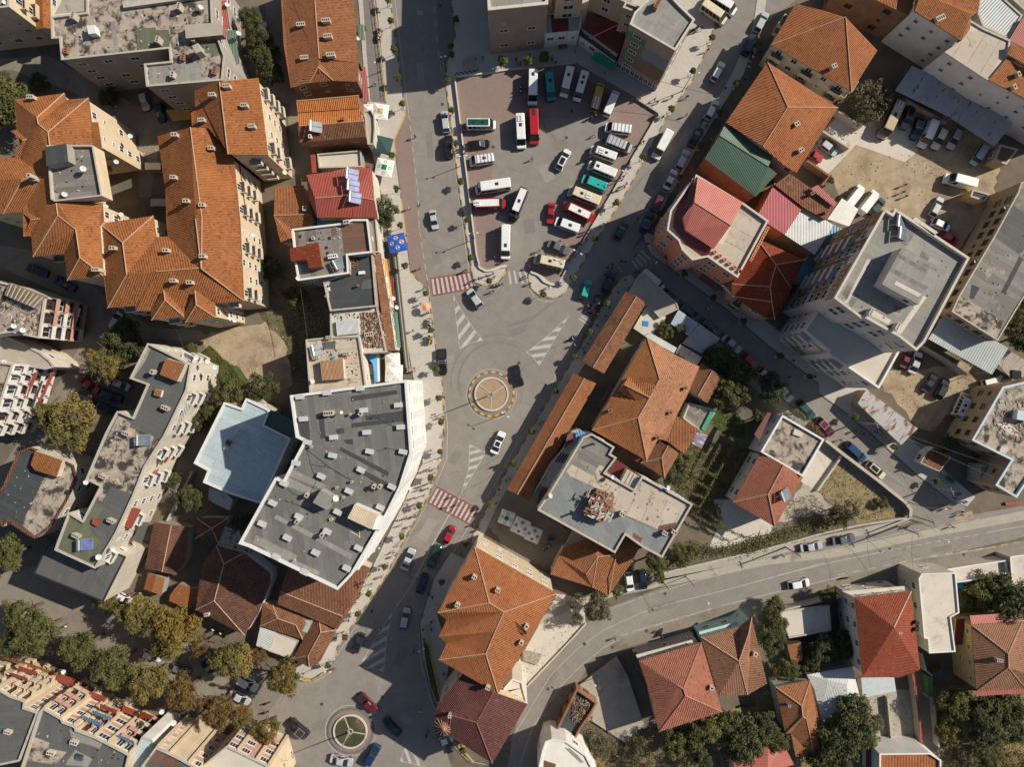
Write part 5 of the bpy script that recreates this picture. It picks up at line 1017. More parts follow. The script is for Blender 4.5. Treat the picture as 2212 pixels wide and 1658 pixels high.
canopy("lean_to","white sheet roof left of the concrete patch at the corner",'42',"35,452 172,490 108,652 0,612",3,C_WHT); flat('42',"low_building","patchy concrete roof in front of the old tiled house",2.8,"172,492 372,570 300,722 108,655",W_PALE,M_CONCW,.15,.15,win=False); slab("low_roof","pale grey sheet patch between the two old tiled roofs","roof",'42',"425,390 495,390 440,500 385,480",3.7,3.9,W_PALE,C_ZINC)
b=tiled('31',"old_house","dark shaded old tiled house with pale ridge lines",5,"a:1870,1400 b:2110,1465 c:2330,1640 d:2340,1720 e:2230,1990 f:2112,2178 g:1690,1958 h:1745,1560 i:1935,1560,.8 j:1850,1880,1 k:2110,1460,.1","abi bcdei eji ejf jfg gjih iha",T_OLDSH,W_WHITE,1.6,.25,"ib ij jf jg ia",win=False); chimney(b,'41',"1800,330",.8,.6,.9,10)
tiled('31',"old_house","low dark tiled roof behind the pale blue building",4,"a:1700,1165 b:1965,1165 c:1885,1375 d:1690,1340 e:1830,1255,1","abe bce cde dae",T_OLDSH,W_PALE,1.3,.2,"ae be ce de",win=False); tiled('31',"old_house","long dark old tiled roof in the shaded courtyard",3.4,"a:1330,1200 b:1640,1245 c:1600,1530 d:1520,1660 e:1250,1600 f:1480,1225,.8 g:1400,1630,.8","afge fbcdg",T_OLDSH,W_GREY,1.2,.2,"fg",win=False); tiled('31',"shed","small rusty brown roofs beside the long dark old tiled roof",2.8,"a:1280,1640 b:1420,1690 c:1390,1830 d:1240,1780 e:1350,1665,.5 f:1310,1805,.5","aefd ebcf",C_RUST,W_GREY,.8,.1,win=False,cat="shed"); flat('31',"low_building","grey mossy roof behind the dark tiled old house",3.6,"1920,1240 2190,1310 2140,1500 1880,1390",W_GREY,M_CONCOLD,.15,.15,win=False)
slab("shed","rusty tin hut beside the leafy street","shed",'41',"1545,75 1730,130 1690,240 1640,290 1460,225 1470,170",0,2.8,W_OLDBR,C_RUST); flat('31',"low_building","broken pale sheet roofs under the pale blue building",3.4,"1810,905 1950,950 2010,1010 1980,1095 1860,1040 1800,1000",W_GREY,C_ZINC,.1,.1,win=False)
# ---- bottom left balcony blocks
b=flat('41',"apartment_block","grey felt roofed block with parapet cut by the left edge at the bottom",13,"-500,930 -20,985 90,1050 215,1090 205,1150 325,1190 165,1610 -500,1750",W_CREAM,F_DGREY,.6,.3,M_CONCP,win=False); chimney(b,'41',"85,1345",1.2,.6,.7,-15,M_CONCW)
b=flat('41',"apartment_block","cream balcony block with red awnings and grey felt roof, bottom left",13.2,"335,1190 370,1150 530,1240 545,1270 650,1310 660,1340 820,1400 950,1465 1120,1555 1060,1800 150,1760",W_CREAM,F_DGREY,.7,.35,M_CONCP,win=False)
patch(b,'41',"300,1400 430,1450 420,1500 580,1530 480,1640 215,1600",M_CONCOLD); patch(b,'41',"650,1510 800,1590 760,1660 560,1640;600,1330 900,1440 860,1500 620,1420",F_LGREY); chimney(b,'41',"655,1435 455,1525",1.3,.7,.7,-15,M_CONCW); block(b,'41',"655,1550 712,1570 700,1612 648,1595",.4,M_DKMET,M_SOLAR,"skylight")
for i,(s,z,m) in enumerate((("865,1112 1015,1170 1000,1200 860,1150",9,C_RED),("85,840 240,890 225,915 80,862",10,C_RED),("165,785 320,835 300,870 150,820",7,C_RED),("800,1170 970,1235 955,1265 790,1190",10.5,C_BLUE),("715,1215 895,1285 870,1310 710,1240",12,C_BLUE),("1025,1380 1160,1440 1150,1470 1020,1400",12,C_BLUE),("610,935 790,985 750,1040 605,985",4.2,C_RED),("785,1005 925,1060 895,1105 770,1045",4.6,C_RED),("500,850 655,900 610,970 480,905",4.2,C_RED),("1060,1125 1200,1180 1180,1225 1050,1180",4.8,C_RED),("1210,1175 1330,1220 1300,1250 1200,1235",4.6,T_DKRED),("40,690 500,850 470,900 30,720",4.4,T_OR))): awning(b,'41',s,z,m,"awning",.4)
b=flat('41',"apartment_block","pink panelled cream block with maroon roof patch at the bottom edge",13,"1225,1650 1345,1490 1440,1530 1560,1590 1720,1680 1950,1800 1200,1800",W_CREAM,F_DGREY,.6,.35,M_CONCP,win=False); patch(b,'41',"1370,1500 1555,1590 1530,1660 1270,1620",F_BROWN)
for s,z in (("1940,1470 1975,1440 2200,1580 2180,1620",9.5),("2030,1380 2120,1400 2100,1430 2010,1410",5)): awning(b,'41',s,z,C_RED,"awning",.4)
flat('41',"building","narrow white and blue shaded roof gap between two balcony blocks",11,"1225,1400 1310,1430 1340,1480 1225,1640 1190,1700 1080,1700",W_WHITE,F_BLUEW,.2,.15,win=False)
b=flat('41',"apartment_block","cream end block with red striped roof edge at the bottom",11.5,"1960,1480 2212,1600 2330,1660 2400,1900 1700,1900 1740,1660",W_CREAM,M_CONCW,.4,.3,win=False)
# ---- bottom right houses
b=tiled('43',"house","large pink red hipped house by the curved road",8,"a:1095,742 b:1637,580 c:1815,1182 d:1270,1357 e:1240,1240 f:1195,1027 g:1430,955,.9 h:1480,982,1 i:1500,1045,1","abhg agf fge gihed".replace("gihed","ghide")+" icd bcih",T_PINK,W_GREY,2.6,.4,"gf bh gh hi id ic",win=dict(sp=3),ridm=basic("pale_red_ridge",(.45,.20,.14),.2,2)); chimney(b,'43',"1715,960",.7,.6,1.0,-15)
awning(b,'43',"1070,690 1590,550 1600,580 1090,730",6.0,M_CONCW,"balcony_slab",.0,.2)
b=tiled('43',"house","brown tiled hipped house joined to the pink red one",7.2,"a:1632,535 b:1970,442 d:2072,365 e:2205,938 f:2035,1037 g:1787,1047 h:2045,500,1 i:1960,745,1","abhi aig gif hdefi bdh",tile("tan_brown_roof_tiles",(.35,.175,.10),(.27,.13,.075),.34,.4),W_TURQ,2.2,.3,"hi ai if hd",win=dict(sp=3)); chimney(b,'43',"2090,670",.7,.6,1.0,-15); awning(b,'43',"1615,490 1940,405 1960,440 1625,530",5.4,W_TURQ,"balcony_slab",.0,.25)
b=tiled('44',"house","dark red tiled house with pale ridge, bottom right",9,"a:750,192 b:1237,138 c:1315,818 d:1133,887 e:820,877 f:1087,452,1","abf afde bcdf",T_RED,W_PALE,2.6,.35,"bf",win=dict(sp=3),ridm=M_CONCW); chimney(b,'44',"1265,400 1262,458",.6,.6,1.0,0,M_DKMET); chimney(b,'44',"1130,492",.5,.3,.6,0)
awning(b,'44',"640,140 1180,95 1225,135 745,185",6.4,M_CONCW,"balcony_slab",.0,.25)
b=flat('44',"house","beige flat roofed house with stained terrace, bottom right",8,"1305,30 1330,-10 1622,-20 1652,325 1580,365 1620,662 1395,675 1385,552 1352,545",W_PALE,basic("stained_beige_terrace",(.56,.50,.42),.1,.5,.9,(.36,.28,.2),.55,.18),.3,.2,M_WHITEC,win=dict(sp=3))
b2=flat('34',"terrace","walled terraces along the pavement at the lower right edge",4,"1290,1650 1780,1570 2060,1530 2080,1640 1810,1700 1300,1760",W_PALE,M_CONCW,.8,.2,M_WHITEC,win=False,cat="terrace"); b2=flat('34',"terrace","pale roof terrace cut by the right edge, lower right",4.5,"2095,1500 2500,1440 2500,1850 2120,1870",W_PALE,M_CONCW,.7,.2,M_WHITEC,win=False,cat="terrace")
b=tiled('44',"house","yellow walled house with brown hipped roof and red edge strips, right edge",7.6,"a:1758,430 b:2195,405 c:2600,385 d:2600,985 e:2230,985 f:1800,1005 g:2075,678,1 h:2078,800,1 i:2400,600,1.0","abig".replace("abig","abg")+" bcdehg".replace("bcdehg","bcdeh").replace("bcdeh","bcdehg")+" aghf hef",MATS["tan_brown_roof_tiles"],W_YEL,2.4,.3,"ag gb gh hf he",win=dict(sp=2.6,w=.9,h=.9))
awning(b,'44',"1760,425 2195,402 2190,322 1745,350",7.5,C_PINK,"eaves_strip",.4); awning(b,'44',"1802,1008 2235,978 2235,1020 1805,1047",7.5,C_PINK,"eaves_strip",.3); chimney(b,'44',"1980,725",1.1,.5,.8,-10,M_STEEL)
slab("low_roof","dark red tiled strip roof left of the yellow house","roof",'44',"1625,378 1702,375 1680,600 1605,610",4.6,4.9,W_YEL,C_MAR)
b=tiled('44',"house","small orange tiled house with a bent roof, bottom right",5,"a:65,967 b:365,905 c:448,1270 d:475,1540 e:408,1582 f:240,1570 g:198,1370 h:150,1370 i:290,1130,1 j:300,1225,1 k:330,1242,1","abi aijh jkefg".replace("jkefg","jkefgh")+" bcdekji",tile("amber_roof_tiles",(.40,.165,.07),(.31,.12,.05)),W_PALE,1.8,.3,"ai bi ij jk ke jh",win=False); chimney(b,'44',"170,1115",.4,.4,.9,0,M_STEEL)
b=tiled('44',"shed","white patched tin roof with rust spots beside the small orange house",4,"a:335,862 b:500,830 c:730,790 d:812,1130 e:470,1285 f:400,985 g:510,900,.5 h:680,945,.7 i:690,1060,.7","abg bchg cdih ghi"+" gide".replace("gide","ideg")+" aegf".replace("aegf","gefa"),corr("white_rusty_tin",(.56,.56,.54),.3,(.22,.09,.04),.63,.5,0,1.2),W_PALE,1.2,.15,"",win=False,cat="shed")
canopy("carport","pale blue grey canopy below the dark red house",'44',"805,888 1090,882 1107,1002 820,1062",4.4,basic("pale_bluegrey_sheet",(.46,.50,.50),.12,.9))
b=flat('44',"house","white parapeted house with a tiled roof cut by the bottom edge",7,"965,1545 1400,1540 1495,1600 1500,1800 965,1800",W_WHITE,T_OR2,.5,.25,M_WHITEC,win=False); slab("low_roof","dark wooden lean-to left of the white parapeted house","roof",'44',"850,1490 960,1490 960,1700 840,1700",3.5,3.8,W_PALE,T_BR)
b=tiled('44',"house","pink red metal roofed house cut by the bottom edge",4.4,"a:-300,1590 b:0,1480,.5 c:130,1450 d:225,1640 e:0,1700,.5 f:-280,1800","abef bcde",C_PINK,W_PALE,1.4,.2,win=False)
flat('44',"terrace","raised concrete terrace with plants along its edges",3,"100,315 530,260 545,480 185,545",W_OLDBR,M_CONCW,.3,.2,win=False,cat="terrace"); slab("shed","small rusty brown hut in the garden below the terrace","shed",'44',"165,605 285,580 302,740 205,762",0,2.8,M_WOOD,C_RUST)
b=flat('43',"house","white rounded house with balconies at the bottom edge",8,"232,1660 262,1520 290,1440 345,1420 470,1440 640,1560 760,1800 232,1800",W_WHITE,basic("white_roof_coating",(.66,.62,.55),.07),.3,.25,M_WHITEC)
patch(b,'43',"450,1490 500,1500 570,1560 620,1620 590,1625 520,1560",F_LGREY); patch(b,'43',"275,1600 380,1635 370,1700 270,1680",F_BROWN)
b=flat('43',"ruin","roofless brick ruin with rubble and black floor by the curved road",3.6,"560,985 735,1105 690,1190 600,1320 520,1470 355,1405",W_BRICK,F_DARK,.9,.3,W_BRICK,win=dict(sp=2.4,frame=M_BFRAME)); m=MB(); rr=random.Random(2)
for i in range(260):
    p=on(b,'43',rr.uniform(520,700),rr.uniform(1060,1270)); m.box((p.x,p.y,p.z+rr.uniform(.03,.3)),(rr.uniform(.15,.4),rr.uniform(.1,.25),.1),rr.uniform(0,3),i%3)
RB(m,"rubble",[W_BRICK,M_RUB,T_OLD],b)
slab("terrace","raised concrete slab of a demolished house by the curved road","terrace",'43',"585,950 905,705 1000,870 1140,1290 975,1450 655,1240 735,1105",0,.6,W_OLDBR,M_CONC)
slab("rubble_heap","heap of brick rubble and planks beside the zigzag house","rubble heap",'43',"90,650 260,690 215,780 100,740",0,.5,M_RUB,M_RUB)

# ---- storey-high bays on the balcony fronts of the bottom left blocks and other sunny fronts
W_PANEL=plaster("pale_pink_panel",(.48,.27,.21),.3)
def bays(label,fr,s,h,kinds,st=2.9,pier=W_CREAM,panel=W_PANEL,bal=W_CREAM,z0=.3,out=1.15,rail=None):
    root=[r for r,l in BLD if l==label][0]; (u0,v0),(u1,v1)=P(fr,s); p0=W(u0,v0,h); p1=W(u1,v1,h); d=(p1-p0).normalized(); L=(p1-p0).length; nv=Vector((d.y,-d.x,0)); mid=(p0+p1)/2
    if nv.dot(mid)>0: nv=-nv
    if d.cross(nv).z<0: pass
    rz=math.atan2(nv.y,nv.x)-math.pi/2; wt=dict(p=.3,w=1.0,b=1.25,s=.7); tot=sum(wt[k] for k in kinds); x=0; rr=random.Random(int(abs(p0.x)*10)); ns=int((h-z0)/st); b_=h-ns*st
    for k in kinds:
        wd=wt[k]/tot*L; c=p0+d*(x+wd/2); x+=wd
        def bx(cz,sz,dep,m,name,o=0,ww=None):
            q=MB(); e=c+nv*(o+dep/2); q.box((e.x,e.y,cz),(ww or wd,dep,sz),rz); return q.build(name,m,root)
        if k=='p': bx((h+z0)/2-.1,h-z0-.2,.55,pier,"pier")
        elif k=='s': bx((h+z0)/2,h-z0-.3,.06,panel,"panel")
        else:
            for i in range(ns):
                z=b_+i*st
                if k=='w':
                    bx(z+.45,.95,.10,panel,"spandrel"); e=c+nv*.03; put_window(root,e.x,e.y,z+1.0,rz,min(2.2,wd-.3),1.4,M_WFRAME,3)
                else:
                    e=c+nv*.02; put_window(root,e.x,e.y,z+.2,rz,min(2.0,wd-.5),2.1,rr.choice((M_WFRAME,M_BFRAME)),2); put_balcony(root,c.x,c.y,z,rz,round(wd-.12,1),out,bal if rail is None or rr.random()<.6 else rail)
A_="grey felt roofed block with parapet cut by the left edge at the bottom"
bays(A_,'41',"-20,985 90,1050",13,"pwbp"); bays(A_,'41',"90,1050 215,1090",13,"bpb"); bays(A_,'41',"205,1150 325,1190",13,"pwp"); bays(A_,'41',"-300,955 -20,985",13,"pbwbp")
A_="cream balcony block with red awnings and grey felt roof, bottom left"
bays(A_,'41',"370,1150 530,1240",13.2,"pbbp",rail=W_PANEL); bays(A_,'41',"545,1270 650,1310",13.2,"wp"); bays(A_,'41',"660,1340 820,1400",13.2,"pbbp",rail=W_PANEL); bays(A_,'41',"820,1400 950,1465",13.2,"wp"); bays(A_,'41',"950,1465 1120,1555",13.2,"pbbp",rail=W_PANEL)
bays("pink panelled cream block with maroon roof patch at the bottom edge",'41',"1345,1490 1720,1680",13,"pwpwspw"); bays("cream end block with red striped roof edge at the bottom",'41',"1960,1480 2330,1660",11.5,"wpwspwp")
A_="white balcony block with red striped awnings, left edge"
bays(A_,'21',"110,1490 60,1640",13,"bpb",bal=W_WHITE,pier=W_WHITE,panel=W_WHITE); bays(A_,'21',"60,1640 -20,1900",13,"pbpbp",bal=W_WHITE,pier=W_WHITE,panel=W_WHITE); bays(A_,'21',"-20,1900 -110,2100",13,"bpb",bal=W_WHITE,pier=W_WHITE,panel=C_LGRN)
A_="rubble strewn beige roof block with pink and white balconies, left edge"
bays(A_,'21',"390,905 335,1265",13,"bbb",bal=W_PANEL,pier=W_PALE,panel=W_PALE,rail=W_WHITE); bays(A_,'21',"335,1265 95,1215",13,"wpww",panel=W_PALE)
b=[r for r,l in BLD if l==A_][0]; m=MB(); rr=random.Random(11)
for i in range(120):
    p=on(b,'21',rr.uniform(-30,320),rr.uniform(960,1230)); m.box((p.x,p.y,p.z+.06),(rr.uniform(.15,.8),rr.uniform(.08,.3),.12),rr.uniform(0,3),i%4)
RB(m,"rubbish",[M_CONCW,M_RUB,M_WOOD,T_OLD],b)
m=MB()
for i in range(16):
    z=14.06; q=PW('21',"%d,%d %d,%d"%(85+19*i,790+8*i,45+16*i,895+7*i),z); m.box(((q[0].x+q[1].x)/2,(q[0].y+q[1].y)/2,z+.03),((q[0]-q[1]).length,.25,.06),math.atan2(q[1].y-q[0].y,q[1].x-q[0].x)+rr.uniform(-.05,.05),i%2)
RB(m,"planks",[M_WOOD,M_CONCP],b)
# loose clutter, pipes and cables on the flat roofs
def litter(label,fr,s,n,seed,big=.5):
    b=[r for r,l in BLD if l==label][0]; rr=random.Random(seed); pts=P(fr,s); T_=tris_poly([Vector((u,v,0)) for u,v in pts]); m=MB(); k=0
    while k<n:
        a,c,d=rr.choice(T_); t,q=rr.random(),rr.random()
        if t+q>1: t,q=1-t,1-q
        e=a+(c-a)*t+(d-a)*q; p=hit(REG[b.name],e.x,e.y,root_h.get(b.name,6)); h_=rr.uniform(.04,.16)
        m.box((p.x,p.y,p.z+h_/2+.02),(rr.uniform(.12,big),rr.uniform(.06,.25),h_),rr.uniform(0,3),rr.randrange(4)); k+=1
    RB(m,"rubbish",[M_CONCW,M_RUB,M_WOOD,M_DKMET],b)
def rcable(label,fr,s,r=.035,m=None):
    b=[r_ for r_,l in BLD if l==label][0]; z=root_h[b.name]+.04; q=[W(u,v,z) for u,v in P(fr,s)]; k=MB()
    for a,c in zip(q,q[1:]): k.tube(a,c,r,r,5,0,False)
    k.build("roof_cable",m or M_DKMET,b)
G_="big grey felt roofed building with white parapet and many white vent boxes"
for s in ("430,560 460,640 470,700 640,730 760,800 840,845","840,845 700,770 500,620 420,560","240,880 330,960 440,975","470,690 520,850 460,960","560,1130 440,1080 240,1010","1270,600 1150,560 980,600","980,260 1100,330 1260,400","400,390 440,470 470,500"): rcable(G_,'32',s)
for s in ("890,1255 895,1335","815,1280 900,1330"): rcable(G_,'32',s,.07,M_CONCW)
litter(G_,'32',"350,150 1260,60 1300,580 1060,1150 820,1600 0,1350 260,800 450,520",60,1,.35)
litter("apartment block with a wide mouldy concrete roof and green felt patches, top left",'11',"480,150 1780,30 1880,460 1280,700 1490,420 560,480",110,2,.5)
litter("long flat roofed block with patched grey and mossy roof running down the left",'31',"1030,300 1120,380 1380,480 1180,850 960,890 780,800",70,3,.5)
litter("flat felt roofed building with white parapet and a red tiled hut",'22',"360,360 720,300 780,520 760,660 620,690 600,450",30,4,.4)
litter("flat beige roofed house with a rusty tin hut, above the big grey building",'22',"470,1300 860,1270 900,1600 780,1640 770,1430 540,1440",60,5,.5)
litter("bare concrete roof with tin skylight and heap of old roof tiles",'22',"660,1050 890,1030 890,1100 700,1110",25,6,.5)
litter("angular flat roofed block with patched felt and a junk hut, centre right",'33',"560,650 850,780 1540,1060 1380,1300 900,1090",60,7,.4)
litter("flat roofed house with brick tile coping, half dark felt and half bare concrete",'31',"20,950 300,620 480,830 630,780 400,1220 120,1150",50,8,.35)
litter("tall grey roofed tower with yellow and lilac striped facades",'24',"1020,230 1680,590 1340,1260 830,1050 620,900",26,9,.3)
litter("long tan building with banded facade along the right edge",'24',"2120,120 2300,200 2250,800 1980,1230 1640,1020",40,10,.4)
litter("cream balcony block with red awnings and grey felt roof, bottom left",'41',"380,1200 1050,1560 1000,1640 250,1600",40,11,.4)
litter("grey felt roof terrace with a dark lean-to, set in the orange roofs",'11',"600,1290 760,1290 800,1640 480,1680 480,1460",26,12,.6)
# wings, dormers and upper storeys belong to their building: hang their meshes on it as parts
def absorb(ch,pa):
    c=next(r for r,l in BLD if l==ch); p=next(r for r,l in BLD if l==pa)
    for o in list(c.children): o.parent=p; o.location+=c.location-p.location
    BLD[:]=[q for q in BLD if q[0] is not c]; bpy.data.objects.remove(c)
L_=[l for r,l in BLD]
def has(w): return next(l for l in L_ if w in l)
for a,b in (("stair wing of the stepped block, upper","stepped orange roofs"),("stair wing of the stepped block, lower","stepped orange roofs"),("dark lean-to, set","stepped orange roofs"),("orange hipped wing cut","stepped orange roofs"),("large block, the left","two front gables"),("large block, the right","two front gables"),("brown tiled back half","orange lower roof"),("lower grey felt wing","long flat roofed block"),("small orange dormer","orange zigzag eaved"),("large tiled dormer","large sunbleached"),("raised pink red metal","red brick corner building"),("lower dark red skirt","red brick corner building"),("orange roof slope at the west","long white apartment"),("orange roof slope at the east","long white apartment"),("white tiled terrace podium","tall grey roofed tower"),("red tiled half of the white","white edged flat roofed"),("lower tiled wing south east","large sunbleached"),("small hipped tiled wing at the foot","large sunbleached")): absorb(has(a),has(b))
def absorb_mesh(n,pa):
    o=next(x for x in bpy.data.objects if x.get("label","").startswith(n)); p=next(r for r,l in BLD if l==has(pa)); k=list(o.children) if o.type=='EMPTY' else [o]
    for c in k: c.location=c.location+(o.location if c is not o else Vector())-p.location; c.parent=p
    for q in ("label","category"): del o[q]
    if o.type=='EMPTY': bpy.data.objects.remove(o)
absorb_mesh("courtyard block with stepped","angular flat roofed"); absorb_mesh("stepped concrete balconies in","angular flat roofed")
# ================================================================ VEHICLES (front along +x, origin on the ground at the centre)
PC={k:paint("car_paint_"+k,c) for k,c in dict(white=(.70,.70,.68),silver=(.42,.43,.44),grey=(.12,.125,.135),black=(.012,.012,.014),darkblue=(.012,.022,.05),blue=(.015,.045,.12),navy=(.01,.03,.085),red=(.36,.012,.015),maroon=(.13,.012,.02),green=(.012,.07,.055),teal=(.0,.24,.24),turquoise=(.03,.36,.33),yellow=(.46,.27,.02),cream=(.62,.54,.38),beige=(.40,.31,.19),darkgreen=(.01,.045,.035),lime=(.45,.55,.12)).items()}
V_GL=glassm("car_window_glass",(.018,.022,.027),.06); V_TRIM=basic("black_trim",(.02,.02,.021),.1,3,.6); V_RIM=basic("wheel_rim",(.35,.35,.36),.1,3,.4,metal=.6); V_LAMP=basic("headlamp_lens",(.62,.64,.64),.05,3,.15); V_TAIL=basic("tail_lamp_lens",(.30,.01,.01),.05,3,.2); V_PLATE=basic("number_plate",(.6,.6,.58),.03,3,.5)
def rrect(L,Wd,cx,z,rf,rr,n=5,tf=0,tr=0):
    "plan outline with rounded front (rf) and rear (rr) corners; tf/tr narrow the ends"
    h=Wd/2; out=[]
    for (sx,sy,r,tp) in ((1,-1,rf,tf),(1,1,rf,tf),(-1,1,rr,tr),(-1,-1,rr,tr)):
        a0={(1,-1):-90,(1,1):0,(-1,1):90,(-1,-1):180}[(sx,sy)]
        for i in range(n+1):
            a=R(a0+90*i/n); px=sx*(L/2-r)+r*math.cos(a); py=sy*(h-r*.75-tp*0)+r*.75*math.sin(a)
            py*=1-tp*max(0,abs(px)/(L/2)-.55)/.45
            out.append(Vector((cx+px,py,z)))
    return out
VT={}
def veh_template(kind):
    if kind in VT: return VT[kind]
    # L, W, belt z, roof z, roof plan (x0,x1), glass base plan (x0,x1), bonnet z
    D=dict(sedan=(4.55,1.74,.90,1.42,(-.85,.36),(-1.68,1.30),.86),hatch=(3.95,1.70,.93,1.46,(-1.25,.36),(-1.86,1.26),.90),wagon=(4.65,1.76,.94,1.50,(-1.6,.42),(-2.2,1.34),.90),suv=(4.6,1.86,1.09,1.80,(-1.7,.38),(-2.18,1.18),1.06),mpv=(4.6,1.80,1.05,1.74,(-1.80,.70),(-2.2,1.60),1.0),pickup=(5.1,1.84,1.08,1.76,(-.45,.65),(-.75,1.15),1.06),van=(4.9,1.90,1.15,2.0,(-2.25,1.25),(-2.38,2.0),1.1),minibus=(6.1,1.96,1.25,2.55,(-2.9,1.75),(-3.0,2.55),1.12),boxvan=(6.2,2.06,1.3,2.7,(-2.95,1.55),(-3.02,2.3),1.15),coach=(6.9,2.14,1.25,2.7,(-3.3,2.35),(-3.38,3.0),1.15))
    L,Wd,bz,rz,(r0,r1),(g0,g1),hz=D[kind]; big=kind in("van","minibus","boxvan","coach"); T={}
    cf=.42 if not big else .34; rr=.30 if not big else .14
    b=MB(); tf=.10 if not big else .06
    rings=[rrect(L-.14,Wd-.16,0,.20,cf,rr,5,tf,.05),rrect(L-.02,Wd-.02,0,.42,cf,rr,5,tf,.05),rrect(L,Wd,0,.62,cf,rr,5,tf,.05),rrect(L-.06,Wd-.06,0,hz-.06,cf,rr,5,tf,.05),rrect(L-.22,Wd-.18,0,hz,cf,rr,5,tf,.05)]
    b.loft(rings,0,True,True)
    gl=g1-g0; gc=(g0+g1)/2; rl=r1-r0; rc=(r0+r1)/2; wr=Wd-(.42 if not big else .24); wg=Wd-(.14 if not big else .08)
    q0=rrect(gl,wg,gc,hz-.02,.25,.2,3,.06,.06); qb=rrect(gl-.04,wg,gc,bz,.25,.2,3,.06,.06); q1=rrect(rl+.08,wr+.06,rc,rz-.07,.2,.2,3,.08,.05); q2=rrect(rl-.16,wr-.16,rc,rz,.2,.2,3,.08,.05)
    if kind=="pickup":
        b.box((-1.62,0,hz-.005),(1.75,Wd-.3,.03),0,1)
        for s in(-1,1): b.box((-1.62,s*(Wd/2-.12),hz+.02),(1.85,.1,.09))
        b.box((-2.47,0,hz+.02),(.1,Wd-.3,.09))
    b.loft([q0,qb,q1,q2],0,False,True)
    T['body']=b.mesh("body",[PC['white'],V_TRIM],None,0,True)
    for p in T['body'].polygons: p.use_smooth=False
    def quad(name,pts,m=V_GL,off=.012):
        c=MB(); pts=[Vector(p) for p in pts]; n=(pts[1]-pts[0]).cross(pts[2]-pts[0]).normalized()
        c.poly([p+n*off for p in pts]); c.poly([p-n*.004 for p in pts][::-1]); return c.mesh(name,m)
    def lp(t,zb=bz,zt=rz-.07): return t
    zl=bz+.01 if not big else bz+.05; zu=rz-.075; tb=(zl-bz)/(rz-.07-bz); tu=(zu-bz)/(rz-.07-bz)
    xf=lambda t:(g1-.02)+((r1+.04)-(g1-.02))*t; xb=lambda t:(g0+.02)+((r0-.04)-(g0+.02))*t; yw=lambda t:(wg+(wr+.06-wg)*t)/2
    k=.93
    T['windscreen']=quad("windscreen",[(xf(tb),-yw(tb)*k,zl),(xf(tb),yw(tb)*k,zl),(xf(tu),yw(tu)*k,zu),(xf(tu),-yw(tu)*k,zu)],V_GL,.02)
    if kind!="boxvan": T['rear_window']=quad("rear_window",[(xb(tb),yw(tb)*k,zl),(xb(tb),-yw(tb)*k,zl),(xb(tu),-yw(tu)*k,zu),(xb(tu),yw(tu)*k,zu)],V_GL,.02)
    sides=[]; x0b,x1b=xb(tb)+.28,xf(tb)-.30; x0t,x1t=xb(tu)+.22,xf(tu)-.2
    if kind=="boxvan": x0b,x0t=.75,.75
    n=2 if not big else (5 if kind in("minibus","coach") else 3)
    if kind=="boxvan": n=1
    for s in(-1,1):
        c=MB()
        for i in range(n):
            a0,a1=i/n+.015,(i+1)/n-.015
            p=[(x0b+(x1b-x0b)*a0,s*(yw(tb)+.012),zl),(x0b+(x1b-x0b)*a1,s*(yw(tb)+.012),zl),(x0t+(x1t-x0t)*a1,s*(yw(tu)+.012),zu),(x0t+(x1t-x0t)*a0,s*(yw(tu)+.012),zu)]
            c.poly(p if s<0 else p[::-1])
        T['side_window%d'%s]=c.mesh("side_window",V_GL)
    w=MB(); rad=.31 if not big else .35
    w.tube((0,-.10,0),(0,.10,0),rad,rad,16); T['wheel']=w.mesh("wheel",M_TYRE); w=MB(); w.tube((0,-.108,0),(0,.108,0),rad*.6,rad*.6,12); T['rim']=w.mesh("rim",V_RIM)
    T['wpos']=[(sx*L*.31+(.05 if sx<0 else .12),sy*(Wd/2-.11),rad) for sx in(1,-1) for sy in(1,-1)]
    w=MB(); w.box((0,0,0),(.16,.34,.16)); T['headlight']=w.mesh("headlight",V_LAMP); w=MB(); w.box((0,0,0),(.10,.26,.18)); T['taillight']=w.mesh("taillight",V_TAIL)
    T['hl']=[(L/2-.17,s*(Wd/2-.34),.66 if not big else .85) for s in(1,-1)]; T['tl']=[(-L/2+.045,s*(Wd/2-.26),.80 if not big else 1.0) for s in(1,-1)]
    w=MB(); w.box((0,0,0),(.12,.2,.14)); T['mirror']=w.mesh("mirror",V_TRIM); T['mp']=[(g1-.38,s*(Wd/2+.08),bz+.05) for s in(1,-1)]
    w=MB(); w.box((L/2-.02,0,.38),(.16,Wd*.78,.18)); w.box((-L/2+.02,0,.38),(.16,Wd*.8,.2)); T['bumper']=w.mesh("bumper",V_TRIM)
    w=MB(); w.box((0,0,rz+.03),(.62,.52,.07)); T['hatch']=w.mesh("roof_hatch",V_TRIM)
    w=MB(); w.box((0,0,rz+.07),(1.1,.95,.16)); [w.tube((x_,0,rz+.14),(x_,0,rz+.165),.13,.13,10,1) for x_ in(-.32,0,.32)]; T['ac']=w.mesh("roof_air_unit",[M_WHITEC,V_TRIM])
    w=MB()
    for i in range(5 if big else 2):
        x=r0+.3+(rl-.7)*i/((5 if big else 2)-1); w.box((x,0,rz+.10),(.07,wr+.02,.04))
    for s in(-1,1): w.box((rc,s*(wr/2),rz+.07),(rl-.3,.05,.05))
    T['rack']=w.mesh("roof_rack",M_STEEL)
    w=MB(); w.poly(rrect(rl-.35,wr-.35,rc,rz+.008,.1,.1,3,.05,.05),0,True); w.poly(rrect(rl-.35,wr-.35,rc,rz-.01,.1,.1,3,.05,.05)[::-1]); T['panel']=w.mesh("roof_panel",PC['white'])
    T['L']=L; T['rz']=rz; T['r']=(r0,r1); VT[kind]=T; return T
